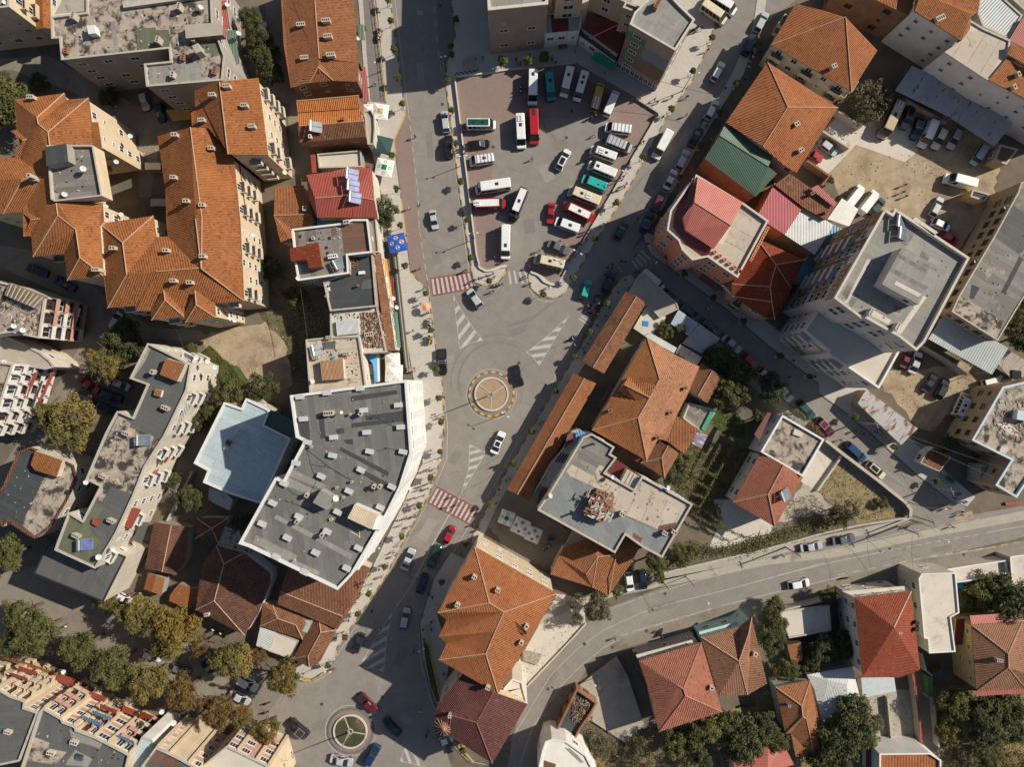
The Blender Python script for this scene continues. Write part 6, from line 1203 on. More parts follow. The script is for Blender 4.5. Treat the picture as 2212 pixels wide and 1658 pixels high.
NV={"sedan":"parked_car","hatch":"parked_car","wagon":"parked_car","suv":"parked_car","mpv":"parked_car","pickup":"pickup_truck","van":"van","minibus":"minibus","boxvan":"van","coach":"minibus"}
def vehicle(kind,u,v,deg,col,label,ex="",L=None,group=None):
    T=veh_template(kind); p=W(u,v,.9 if T['rz']<2 else 1.6); cat="car" if NV[kind]=="parked_car" else {"pickup_truck":"pickup"}.get(NV[kind],NV[kind])
    root=thing(NV[kind],label,cat,(p.x,p.y,.03),R(deg),group); s=(L/T['L']) if L else 1.0
    if s!=1: root.scale=(s,max(.92,min(1.06,s)),max(.95,min(1.05,s)))
    link("body",T['body'],root,mats={0:PC[col]})
    for n in('windscreen','rear_window','side_window-1','side_window1'):
        if n in T: link(n.rstrip('-1'),T[n],root)
    for q in T['wpos']: o=link("wheel",T['wheel'],root,q); link("rim",T['rim'],o)
    for q in T['hl']: link("headlight",T['headlight'],root,q)
    for q in T['tl']: link("taillight",T['taillight'],root,q)
    for q in T['mp']: link("mirror",T['mirror'],root,q)
    link("bumper",T['bumper'],root)
    r0,r1=T['r']
    for t in ex.split():
        if t[0]=='h': link("roof_hatch",T['hatch'],root,((r0+(r1-r0)*float(t[1:])),0,0))
        elif t[0]=='a': link("roof_air_unit",T['ac'],root,((r0+(r1-r0)*float(t[1:])),0,0))
        elif t=='rack': link("roof_rack",T['rack'],root)
        elif t[0]=='p': link("roof_panel",T['panel'],root,mats={0:PC[t[1:]] if t[1:] in PC else (V_GL if t[1:]=='glass' else F_GREEN)})
        elif t[0]=='t':
            m=MB(); m.box((-T['L']/2-.35,0,1.2),(.75,1.7,.06),0,0); link("open_tailgate",m.mesh("tailgate",PC[t[1:]]),root)
    return root
def V(fr,x,y,deg,kind,col,label,ex="",L=None,group=None): u,v=U(fr,x,y); return vehicle(kind,u,v,deg,col,label,ex,L,group)
# ---- the paved lot
V('12',1945,1070,0,"minibus","white","white minibus with a green roof panel, top of the lot's left row","pgreen h.3 h.7",6.0)
V('12',1922,1245,5,"sedan","black","black saloon car between two white vans in the lot's left row","",4.5)
V('12',1950,1375,188,"van","white","white van with a roof rack in the lot's left row","rack h.5",5.2)
V('12',2048,1608,188,"coach","white","large plain white minibus in the lot's left row","h.45",7.4)
V('22',2020,105,2,"minibus","red","red minibus with white roof in the lot's left row","pwhite a.08",6.4)
V('23',55,105,248,"minibus","black","black minibus with a white roof hatch panel in the middle of the lot","pwhite h.55",6.7)
V('22',2157,432,-91,"minibus","white","white minibus facing the wavy white bench at the lot's exit","h.8",6.9)
V('13',180,752,-91,"minibus","white","white minibus half in building shadow, leftmost of the top row","h.2",6.8)
V('13',330,737,-85,"van","teal","teal blue van in the lot's shaded top row","h.45",5.7)
V('13',476,702,-104,"minibus","white","white minibus right of the teal blue van, top row","h.4",5.9)
V('13',598,740,-107,"minibus","white","white minibus left of the yellow minibus, top row","h.3 h.55",5.9)
V('13',740,830,75,"minibus","yellow","yellow minibus in the lot's top row","a.4 a.1",6.0)
V('13',860,885,67,"minibus","white","white van right of the yellow minibus, open front door","",5.6)
V('13',75,1132,-87,"minibus","white","white minibus beside the red one at the lot's centre top","a.2 h.45",6.8)
V('13',190,1092,-88,"minibus","red","red minibus parked beside a white one at the lot's centre top","h.2 h.05",6.8)
V('13',920,1105,172,"van","white","white minibus with roof ribs, topmost of the lot's right row","rack",5.4)
V('13',925,1240,-22,"van","silver","pale silver van, nose towards the street, second in the lot's right row","rack",5.5)
V('13',790,1322,160,"minibus","white","white minibus with a black roof hatch, third in the lot's right row","h.5 a.75",5.6)
V('13',780,1462,158,"minibus","white","white minibus with one dark rear hatch and round vent, above the turquoise van","h.85",6.1)
V('13',712,1580,158,"van","turquoise","turquoise van in the lot's right row","",5.4)
V('23',625,35,158,"coach","cream","cream coach with green nose and roof air unit, below the turquoise van","a.45 h.7",6.9)
V('23',558,165,155,"minibus","red","red minibus with white roof panel and open tailgate, right row","pwhite h.5 tred",6.3)
V('23',480,285,160,"van","white","white van with small roof hatch below the red minibus","h.5",5.3)
V('23',335,185,-96,"sedan","red","red saloon car standing beside the red minibus","",4.3)
V('13',442,1380,62,"hatch","white","white car with black glass roof in the middle of the lot","pglass",4.6)
V('23',400,480,-24,"sedan","grey","dark grey saloon car near the lot's lower right corner","",4.7)
V('23',322,605,167,"minibus","cream","cream minibus with blue tailgate next to the wavy wall","h.6 tnavy",6.4)
# ---- main road
V('12',1635,1050,97,"wagon","silver","silver estate car driving up beside the lot","",4.5); V('12',1664,1268,93,"suv","black","black off-roader behind the silver estate beside the lot","",4.6)
V('22',1535,240,-80,"sedan","silver","silver saloon car driving down the middle of the avenue","",4.0); V('22',1890,922,125,"hatch","silver","silver hatchback crossing just below the upper red zebra crossing","",4.4)
V('22',1610,1470,-88,"pickup","black","black pickup truck stopped beside the west pavement","rack",5.2); V('23',50,1590,105,"sedan","black","black saloon car rounding the upper roundabout","",4.4)
V('32',2092,512,67,"sedan","white","white car with black roof leaving the upper roundabout","pglass",4.9); V('32',1668,1310,62,"hatch","red","red small car just below the lower red zebra crossing","",3.8)
V('32',1315,1522,67,"sedan","silver","silver saloon car in sunlight, left lane below the lower crossing","",4.8); V('32',1540,1497,67,"sedan","darkgreen","dark green saloon car behind the red small car","",4.8)
V('42',1435,75,72,"hatch","darkblue","dark blue car in shade behind the dark green saloon","",4.2); V('42',1287,380,78,"wagon","silver","silver estate car driving in the shadow towards the hatched wedge","",4.5)
V('42',885,590,65,"hatch","black","black hatchback in shade left of the lower hatched wedge","",4.1); V('42',965,1110,-45,"pickup","maroon","dark red pickup passing the lower roundabout","",4.9)
V('42',1178,1318,-48,"sedan","darkblue","dark blue saloon car right of the lower roundabout","",4.5); V('42',365,1328,140,"suv","black","black off-roader left of the lower roundabout","rack",4.9)
V('42',1003,1560,60,"suv","navy","navy blue off-roader below the lower roundabout","",4.6); V('42',738,1608,-12,"sedan","silver","silver saloon car at the bottom edge under the lower roundabout","",4.8); V('42',1640,1430,20,"hatch","white","small white car tucked under the maroon roof corner","",3.0)
# ---- north east street
V('13',1748,100,-35,"minibus","cream","cream minibus with lime green nose at the top street","pcream",6.0); V('13',1830,25,-32,"minibus","white","white minibus cut by the top edge","",6.0)
V('13',1780,617,62,"wagon","white","white estate car driving down the north east street","",4.4); V('13',1728,948,62,"wagon","white","white estate car parked at the turquoise bay line","",4.4); V('13',1302,1247,-118,"boxvan","white","white panel van driving beside the lot","",6.1)
V('13',1475,1382,62,"wagon","silver","silver estate car parked above a white one by the green roofed building","",4.6); V('13',1370,1550,64,"sedan","white","white saloon car parked below the silver estate","",4.4); V('13',2155,190,62,"wagon","silver","silver car parked near the top of the north east street","",4.6)
V('13',2055,385,62,"suv","darkblue","dark blue car in shade near the top of the street","",4.6); V('13',1590,1185,60,"sedan","black","black car in deep shade by the kerb","",4.4); V('23',1265,80,64,"wagon","maroon","dark red estate car parked in shade by the corner hotel","",4.4); V('23',1167,262,66,"suv","navy","navy off-roader with roof bars parked at the corner","rack",4.4)
V('23',940,337,62,"suv","darkgreen","dark green off-roader driving through the shade","",3.9); V('23',640,845,72,"suv","turquoise","turquoise green off-roader near the lot's lower tip","",4.1); V('23',835,780,68,"suv","black","black off-roader waiting at the corner in shade","",4.4); V('23',725,970,62,"wagon","black","black estate car with people beside it at the kerb","",4.3)
# ---- side street
V('23',1218,768,-40,"boxvan","white","white van with a ribbed cargo roof at the side street corner","rack",5.5); V('23',1385,922,-40,"wagon","black","black estate parked behind the white ribbed van","",4.6); V('23',1545,1048,-38,"wagon","darkgreen","dark green estate parked in the side street shade","",4.7); V('23',1730,1172,-38,"wagon","green","green estate parked below the dark green one","",4.4); V('23',1900,1316,-40,"sedan","silver","silver saloon parked in shade beside the dark trees","",4.7); V('23',2062,1462,-42,"hatch","red","red hatchback parked in the side street","",4.1); V('23',2200,1600,-48,"wagon","silver","silver estate parked below the red hatchback","",4.4)
V('34',140,75,-48,"wagon","silver","silver estate with roof bars on the side street","rack",4.6); V('34',328,225,-46,"wagon","green","green estate parked at the sunlit end of the side street","",4.6); V('34',490,376,-46,"suv","maroon","dark red off-roader with black roof rails","rack",4.5); V('34',752,592,-42,"mpv","blue","dark blue people carrier parked by the yard wall","",5.0); V('34',932,750,-40,"wagon","cream","white car with black roof parked in a turquoise bay","pglass",4.5)
V('34',1685,185,65,"minibus","white","white van parked beside the ochre walled block","h.3 h.6",5.2); V('34',1505,45,62,"suv","black","black car with sun glint in the yard behind the tower","",4.4); V('34',1400,-5,55,"sedan","black","black saloon beside another black car behind the tower","",4.4)
V('24',1276,1480,68,"sedan","silver","silver saloon with roof bars below the tower","",4.7); V('24',1197,1440,68,"sedan","maroon","dark red saloon half hidden under the tower","",4.2); V('24',1960,1640,15,"van","white","white van at the edge of the lower yard","",4.4)
# ---- north east yard
V('24',752,38,52,"boxvan","white","white panel van, upper of two in the big yard","",5.6); V('24',875,85,52,"boxvan","white","white panel van, lower of two in the big yard","",5.6); V('24',945,130,50,"hatch","darkgreen","dark green car under the tower's corner","",4.0); V('24',1458,130,62,"wagon","silver","silver white estate parked in shade behind the tower","",4.4); V('24',1495,285,-25,"hatch","white","white hatchback with dark roof behind the tower","",3.9); V('24',1565,400,-30,"hatch","red","red car partly hidden behind the tower edge","",3.9)
V('14',1065,1030,-115,"coach","beige","beige bus parked beside the bushy plot","a.15 h.5",7.9); V('14',1205,1020,-110,"suv","grey","dark grey off-roader next to the beige bus","pblack",4.6); V('14',1290,1110,-108,"wagon","navy","navy car beside the white panel van in the row","rack",4.6); V('14',1390,1152,-114,"boxvan","white","white panel van with raised roof in the parked row","",5.6); V('14',1480,1195,-116,"suv","cream","cream white off-roader in the parked row","",4.7); V('14',1615,1190,-116,"wagon","silver","silver estate at the right end of the parked row","",4.8)
V('14',1840,1330,-122,"van","silver","silver van in shade beside the brown hut","rack",4.4); V('14',1665,1562,165,"boxvan","white","white van parked across in the yard's shade","",6.2); V('14',520,1275,-38,"hatch","silver","pale silver hatchback by the concrete yard wall","",4.3); V('14',400,1345,-25,"pickup","red","red pickup under the orange roof's edge","",3.7)
# ---- curved road
V('34',376,1412,10,"sedan","silver","silver saloon parked on the curved road's upper edge","",4.6); V('34',655,1350,10,"sedan","grey","dark grey saloon parked ahead of the silver one on the curved road","",4.7); V('44',265,77,10,"hatch","white","white hatchback driving on the lower lane of the curved road","",4.5); V('43',1015,60,-82,"hatch","white","white car parked nose out beside the low orange house","",4.0); V('43',1132,40,-85,"hatch","darkblue","dark blue car beside the white one at the low orange house","",4.0)
# ---- left quarter
V('11',1245,868,-75,"hatch","silver","silver hatchback below the grey mouldy roofed block","",4.0); V('11',1385,968,-82,"suv","navy","navy car beside the mustard tent in the courtyard","",3.9); V('11',1345,1440,0,"van","cream","cream van under the eaves of the large orange block","",4.4); V('12',30,155,-65,"suv","silver","pale silver off-roader parked at the top left courtyard","rack",4.6); V('21',1395,95,0,"van","silver","silver van half under the orange eaves","",4.4)
V('21',320,680,-22,"sedan","darkblue","dark blue saloon in deep shade, upper of two on the left lane","",4.4); V('21',555,795,-28,"sedan","navy","navy saloon in deep shade, lower of two on the left lane","",4.6); V('21',1000,1112,62,"hatch","silver","silver hatchback beside the shaded conifer","",3.9); V('31',770,10,-38,"sedan","red","bright red saloon, half sunlit, by the long block","",4.6); V('31',1040,5,-25,"hatch","silver","silver blue hatchback by the long block's wall","",4.0)
V('31',718,137,-20,"sedan","black","black saloon next to the big round olive tree","",4.8); V('31',960,108,-20,"suv","darkblue","dark blue off-roader in the wall's shade","",4.5); V('31',912,215,-20,"wagon","navy","navy estate below the dark blue off-roader","",4.5)
V('41',1305,700,-18,"wagon","white","white estate under the golden tree","",4.2); V('41',1560,820,-20,"wagon","grey","dark grey estate in the tree shade","",4.2); V('41',1785,780,-60,"hatch","black","black car hidden under the rust brown tree","",3.8); V('41',2135,935,-30,"suv","white","white off-roader sticking out from the olive tree","",4.8); V('41',2070,1062,-28,"sedan","silver","silver saloon below the white off-roader","",4.7); V('41',1065,200,-30,"hatch","white","white car beside people at the end of the long block","",3.6)
q=canopy("tent","mustard yellow tent in the courtyard between orange roofs",'11',"1430,950 1640,940 1650,1030 1490,1045",2.4,basic("mustard_canvas",(.38,.24,.06),.12),cat="tent",drop=.5)
# ---- motorcycles and bicycles
def two_wheeler(moto):
    k='moto' if moto else 'bicycle'
    if k in VT: return VT[k]
    T={}; r=.31; w=MB()
    n=20; tr=.05 if moto else .022
    for i in range(n):
        a,b=2*math.pi*i/n,2*math.pi*(i+1)/n; w.tube((r*math.cos(a),0,r*math.sin(a)),(r*math.cos(b),0,r*math.sin(b)),tr,tr,5,0,False)
    w.tube((0,-.06,0),(0,.06,0),.05,.05,6)
    for i in range(6): a=math.pi*i/3; w.tube((0,0,0),(r*math.cos(a),0,r*math.sin(a)),.012,.012,4,0,False)
    T['wheel']=w.mesh("wheel",M_TYRE); w=MB()
    if moto: w.tube((-.55,0,.45),(.35,0,.62),.16,.11,8); w.box((-.05,0,.45),(.5,.3,.35)); w.tube((.62,0,.31),(.42,0,.9),.045,.045,6); w.tube((-.62,0,.31),(-.1,0,.45),.05,.05,6)
    else: 
        for a,b in(((-.5,0,.31),(-.12,0,.3)),((-.12,0,.3),(.38,0,.75)),((-.12,0,.3),(-.22,0,.82)),((-.22,0,.75),(.38,0,.78)),((-.22,0,.75),(-.5,0,.31)),((.5,0,.31),(.38,0,.8))): w.tube(a,b,.025,.025,6)
    T['frame']=w.mesh("frame",V_TRIM); w=MB(); w.tube((.38,-.34,.98 if moto else .95),(.38,.34,.98 if moto else .95),.022,.022,6); w.tube((.42,0,.75),(.38,0,.98),.025,.025,6); T['handlebar']=w.mesh("handlebar",M_STEEL)
    w=MB(); w.box((-.3 if moto else -.22,0,.76 if moto else .87),(.62 if moto else .26,.26 if moto else .14,.1)); T['saddle']=w.mesh("saddle",V_TRIM); VT[k]=T; return T
def bike(fr,x,y,deg,moto,label,group=None):
    T=two_wheeler(moto); p=W(*U(fr,x,y),.4); root=thing("motorcycle" if moto else "bicycle",label,"motorcycle" if moto else "bicycle",(p.x,p.y,.13 if not moto else .03),R(deg),group)
    for s in(.6 if moto else .5,-.6 if moto else -.5): link("wheel",T['wheel'],root,(s,0,.33))
    for n in("frame","handlebar","saddle"): link(n,T[n],root)
    return root
bike('41',1860,948,-20,True,"motorcycle parked beside the olive tree, upper of two"); bike('41',1945,975,-20,True,"white motorcycle parked above the silver saloon"); bike('13',1560,262,40,True,"motorcycle among the cluster on the sunny corner pavement"); bike('23',510,1275,25,True,"motorcycle with a rider on the plaza's right side"); bike('34',1190,1245,20,True,"scooter parked below the yard's wall corner"); bike('44',665,25,8,True,"dark motorcycle riding behind the white hatchback"); bike('42',90,1110,20,True,"motorcycle left of the lower street, upper one"); bike('42',75,1190,15,True,"motorcycle left of the lower street, lower one"); bike('42',1478,1375,70,True,"pair-side motorcycle near the maroon turret"); bike('43',1285,495,60,True,"motorcycle stopped on the curved road's footpath")
for i,(x,y,d) in enumerate(((1635,440,60),(1535,790,60),(1400,1130,65),(1290,1270,55),(1235,1390,60))): bike('32',x,y,d,False,("bicycle leaning at the west kerb, %s"%("opposite the white car with black roof","above the upper end of the shopper crowd","beside the lower crossing's left side","below the crowd near the kerb","lowest one by the round trees")[i]),"bicycles along the kerb")
# ================================================================ TREES AND PLANTS
LF=dict(green=leafm("leaves_green",(.125,.128,.042),(.06,.066,.022),(.17,.155,.05)),dark=leafm("leaves_dark_green",(.085,.095,.036),(.04,.05,.02),(.125,.125,.05)),olive=leafm("leaves_olive",(.19,.16,.05),(.10,.09,.03),(.25,.185,.055)),gold=leafm("leaves_golden",(.27,.17,.035),(.15,.105,.025),(.20,.155,.04)),rust=leafm("leaves_rust_brown",(.20,.11,.035),(.11,.065,.022),(.15,.115,.035)),mixed=leafm("leaves_autumn_mixed",(.17,.14,.04),(.085,.085,.025),(.26,.12,.03)),grey=leafm("leaves_grey_brown",(.17,.14,.085),(.10,.085,.05),(.13,.12,.06)),lime=leafm("leaves_street_tree",(.13,.15,.035),(.065,.085,.02),(.19,.17,.045)))
M_BARK=basic("bark",(.13,.095,.065),.25,4,.95)
def leaf_quad(m,p,n,s,rnd):
    n=n.normalized(); x=n.orthogonal().normalized(); a=rnd.uniform(0,6.28); x=Matrix.Rotation(a,3,n)@x; y=n.cross(x)
    l=s*rnd.uniform(.7,1.3); w=l*rnd.uniform(.5,.8)
    m.poly([p-x*l*.5,p+y*w*.5+x*l*.05,p+x*l*.5,p-y*w*.5+x*l*.05])
def crown_mesh(name,seed,clumps,per,leaf,flatten=.75,spread=1.0,gap=.0):
    "unit radius crown centred at the origin"
    r=random.Random(seed); m=MB(); C=[]
    for i in range(clumps):
        th=r.uniform(0,6.283); z=r.uniform(-.55,1); rad=math.sqrt(max(0,1-z*z*.8))*(r.uniform(.38,.92))*spread*(1+.16*math.sin(th*3+seed)+.1*math.sin(th*5+2*seed))
        C.append((Vector((rad*math.cos(th),rad*math.sin(th),z*flatten*.75)),r.uniform(.15,.30)))
    for c,cr in C:
        k=int(per*(cr/.28)**2)
        for j in range(k):
            d=Vector((r.gauss(0,1),r.gauss(0,1),r.gauss(0,1)+.25)).normalized(); q=cr*(r.uniform(.55,1.05))
            p=c+Vector((d.x*q,d.y*q,d.z*q*.8)); nn=d+Vector((r.gauss(0,.5),r.gauss(0,.5),r.gauss(0,.5)+.45))
            leaf_quad(m,p,nn,leaf,r)
    return m.mesh("crown",LF['green'])
def trunk_mesh(seed,h=1.0):
    r=random.Random(seed); m=MB(); m.tube((0,0,0),(0,0,.5),.055,.04,8); 
    for i in range(5):
        a=i*1.256+r.uniform(-.3,.3); e=Vector((.4*math.cos(a),.4*math.sin(a),.85+r.uniform(-.1,.1))); m.tube((0,0,.45+.02*i),e,.026,.012,6); m.tube(e,e+Vector((.2*math.cos(a+.6),.2*math.sin(a+.6),.15)),.012,.005,5)
    return m.mesh("trunk",M_BARK)
CR=[crown_mesh("c",i,70+7*i,104,.10,.75,1.0) for i in range(4)]; CRS=[crown_mesh("s",20+i,50,42,.2,.95,.85) for i in range(3)]; CRL=[crown_mesh("l",40+i,34,46,.11,.8,1.05) for i in range(2)]
TR=[trunk_mesh(i) for i in range(3)]
TREES=[]
def tree(fr,x,y,rpx,kind,label,h=None,typ="tree",shape=0,sq=1.0):
    r=rpx*S; hc=h or max(2.2,r*1.25); u,v=U(fr,x,y); p=W(u,v,hc); r*=(H-hc)/H
    root=thing(typ,label,"tree" if typ in("tree","conifer") else "shrub",(p.x,p.y,0)); rr=random.Random(int(x*7+y*13))
    a=rr.uniform(0,6.28)
    link("trunk",TR[rr.randrange(3)],root,(0,0,0),a,None,(hc*.9,hc*.9,hc*1.0))
    bank=CRL if shape==2 else CR
    link("crown",bank[rr.randrange(len(bank))],root,(0,0,hc),a,{0:LF[kind]},(r*.95,r*.95*sq,r*.9)); return root
T=tree
T('11',60,930,60,"green","green tree cut by the left edge beside the orange roofs",6); T('11',330,720,24,"dark","dark rounded bush in the shaded lane at the top left",2.5,"bush"); T('11',40,690,20,"dark","dark bush at the left edge above the green tree",2.5,"bush")
T('11',950,850,24,"dark","dark bush under the mouldy roofed block's wall",2.2,"bush"); T('12',40,330,30,"dark","dark tree in the courtyard, upper one",4); T('12',80,520,36,"dark","dark tree in the courtyard, middle one",4); T('12',150,650,26,"dark","dark tree in the courtyard, lower one",3.6); T('12',-60,150,26,"dark","dark tree behind the mouldy roofed block",6)
T('21',850,1450,28,"olive","conifer with green brown boughs beside the parked hatchback",7,"conifer"); T('21',940,1540,30,"olive","lower conifer clump above the red saloon",6,"conifer"); T('21',1080,1250,42,"dark","very dark shaded tree behind the conifer",5); T('21',1010,1400,30,"dark","dark tree in shadow left of the long block's top corner",4.5)
T('31',585,335,62,"olive","big round olive yellow tree beside the black saloon",7.5); T('31',400,260,26,"green","grey green side bough of a small tree left of the round olive tree",6)
T('31',70,1480,40,"green","green tree at the left edge below the brick coped roof",6.5); T('41',170,335,36,"green","bright green tree at the left end of the tree lane",7); T('41',310,500,52,"green","broad dark green tree at the left end of the tree lane",8); T('41',100,590,30,"dark","dark green tree against the bottom left balconies",7)
T('41',690,640,42,"green","dark green tree, second along the lane",8); T('41',985,780,48,"green","large green tree in the middle of the lane",8); T('41',1190,345,45,"olive","olive tree at the foot of the long block",8); T('41',950,250,22,"olive","small olive tree under the end wall of the long block",5)
T('41',1500,470,54,"gold","golden yellow tree, the brightest in the lane",8.5); T('41',1440,620,34,"olive","yellow olive tree below the golden one",7); T('41',1740,620,28,"rust","sparse rust brown tree by the old houses",6,"tree",2); T('41',2015,730,49,"olive","olive tree right of the sparse rust brown tree",8)
T('41',1275,910,47,"olive","olive brown tree below the parked white estate",8); T('41',1570,1030,40,"rust","brown tree over the balcony fronts",8); T('41',1865,1170,39,"rust","brown orange tree above the red striped end block",8); T('41',2085,1220,26,"mixed","small yellow green tree beside the silver saloon",5.5)
T('42',240,890,40,"mixed","autumn coloured tree standing alone on the corner pavement",8); T('42',90,1345,30,"mixed","olive brown tree at the kerb left of the lower roundabout",6); T('42',130,1625,28,"olive","tree cut by the bottom edge by the kerb",6); T('42',20,700,18,"rust","small orange tree beside the low concrete roof",4)
T('22',1120,150,28,"dark","dark green bushy tree beside the red metal roof",5); T('22',1110,235,20,"dark","lower part tree of the dark green clump by the pavement",4)
T('14',870,880,52,"grey","broad grey brown thicket in the fenced plot",3.2,"thicket",2); T('14',800,980,30,"grey","lower grey brown thicket beside the yard wall",2.6,"thicket",2); T('14',960,800,34,"grey","upper grey brown thicket below the square house",3,"thicket",2); T('14',540,1555,9,"green","small yard bush beside the tiled strip roof",1.2,"bush")
T('23',1320,1200,20,"green","green shrub between the market roof and the white strip roof",3); T('23',1460,1180,17,"grey","straggly shrub beside the blue white sheet roof",3,"bush",2); T('23',1800,1440,34,"dark","dark tree in the shaded garden below the grey sheet roof",3.6); T('23',1950,1560,36,"dark","dark tree by the side street's parked silver estate",4); T('23',1700,1480,26,"dark","dark shrub beside the small gabled annex",4)
T('33',1880,100,36,"green","green garden tree beside the gabled annex",5); T('33',1960,40,28,"dark","dark garden tree top right of the green one",5); T('33',1460,690,24,"green","green leafy shrub below the tiled wing",4); T('33',1400,800,24,"dark","dark leafy shrub between the tiled wing and the pergola",4); T('33',1240,1540,26,"green","green tree at the foot of the angular block",5); T('33',1480,1480,28,"green","green shrub at the garden's lower corner",3); T('33',2130,300,18,"dark","dark shrub beside the maroon roof strip",3)
T('34',700,1090,34,"grey","grey green tree in the triangular plot",4.5,"tree",2); T('34',620,1150,24,"green","leafy tree left in the triangular plot's corner",3.5); T('34',1545,520,26,"dark","dark small tree beside the tiny tiled kiosk",4); T('34',990,1040,14,"green","small plant in the triangular dry plot",1.2,"bush"); T('34',30,40,34,"dark","dark tree in shade at the head of the sunlit street",5)
T('43',740,290,32,"grey","dry brown tree overhanging the curved road",4.5); T('43',560,230,22,"grey","bare branched tree in the concrete yard",4,"tree",2); T('43',560,380,20,"grey","lower bare branched bush in the concrete yard",3.5,"tree",2); T('43',905,130,14,"green","bright shrub beside the low orange house",2.2,"bush"); T('43',1270,20,14,"green","small shrub at the footpath beside the dark blue car",2,"bush")
T('43',1420,1440,36,"green","green orchard tree below the pink red house, left one",4.5); T('43',1640,1320,44,"green","green orchard tree below the pink red house, middle one",5); T('43',1860,1260,30,"green","green orchard tree below the pink red house, right one",4.5); T('43',1990,1430,52,"dark","dark orchard tree above the pink red metal roof",5); T('43',1650,1580,26,"dark","dark shrub at the bottom edge orchard",3.5); T('43',1480,1620,24,"grey","dry shrub at the bottom edge",3,"bush",2); T('43',800,1470,34,"grey","dry overgrown bush beside the white rounded house",2.5,"bush",2); T('43',1120,1590,38,"grey","dry overgrown bush at the bottom edge",2.5,"bush",2); T('43',1090,1430,20,"green","small weedy bush beside the concrete slab",2,"bush",2); T('43',2180,480,22,"dark","dark ivy bush left of the garden terrace",3)
T('44',40,560,34,"dark","dark shrub along the garden's left edge",3.5); T('44',60,420,26,"green","ivy covered shrub beside the terrace's left side",3); T('44',60,260,24,"green","ivy shrub at the terrace's upper left corner",3); T('44',480,640,36,"dark","dark garden shrub below the terrace, left one",3.5); T('44',650,600,34,"dark","dark garden shrub below the terrace, right one",3.5); T('44',180,820,26,"green","leafy garden plant above the small orange house",3); T('44',520,170,20,"green","ivy bush on the roadside wall",3); T('44',380,760,22,"green","green shrub between hut and tin roof",3); T('44',70,820,16,"rust","reddish brown shrub beside the rusty hut",2.5)
T('44',720,1260,54,"dark","large dark tree beside the patched tin roof",6); T('44',620,1460,54,"dark","large dark tree at the bottom right, lower one",6); T('44',820,1380,34,"green","green tree beside the narrow passage",5); T('44',900,1270,24,"grey","dry edged tree by the passage wall",4.5); T('44',-30,1300,34,"dark","dark tree left of the small orange house",5); T('44',80,1440,28,"green","green tree above the pink red metal roof",4.5); T('44',480,1620,40,"dark","dark tree cut by the bottom edge",5)
T('44',1620,1120,40,"green","green garden tree below the yellow house, left one",4.5); T('44',1850,1170,46,"dark","dark garden tree below the yellow house, middle one",5); T('44',2080,1150,40,"dark","dark garden tree below the yellow house, right one",5); T('44',1560,1330,30,"olive","olive shrub in the lower right garden",3); T('44',1880,1350,46,"dark","large dark tree in the lower right garden",5); T('44',2120,1330,34,"dark","dark tree by the wire trellis",4.5); T('44',1900,1560,30,"green","green shrub at the bottom right corner",3); T('44',2120,1600,40,"olive","olive shrub patch at the bottom right corner",2.5,"bush",2); T('44',1650,1600,40,"grey","dry shrub patch at the bottom edge right",2,"bush",2)
T('44',1900,120,44,"green","green leafy tree beside the beige terrace house",4.5); T('44',2090,210,54,"dark","big dark tree in the right edge garden",6); T('44',1720,230,20,"green","ivy bush beside the beige terrace wall",3); T('44',2200,280,30,"dark","dark tree cut by the right edge",5); T('44',1460,790,10,"green","small potted plant in the shaded yard",1.2,"bush")
T('24',2170,1150,34,"green","sunlit green tree at the right edge beside the shed",5); T('24',2230,1260,34,"dark","dark tree cut by the right edge beside the shed",5); T('24',2200,1000,30,"dark","dark tree behind the long tan building",4); T('32',60,20,34,"dark","dark tree between the beige house and the pale blue building",5); T('31',1960,60,34,"green","green tree beside the long block's upper wall",5); T('31',1820,240,22,"green","ivy bush along the pale blue building",4); T('31',1720,330,26,"dark","dark bush in the gap by the long block",3); T('31',1480,840,20,"dark","small dark bush in the rubble courtyard",2.5,"bush"); T('31',1640,1000,30,"dark","dark tree in the shaded courtyard",4); T('31',2120,1220,26,"dark","dark shrub behind the dark tiled house",3); T('21',1660,1350,13,"green","green bush near the long block's top corner",1.5,"bush"); T('22',120,650,26,"dark","dark bush in the narrow shaded passage",2,"bush"); T('22',330,900,26,"dark","dark bush behind the flat roofed building",2.5,"bush")
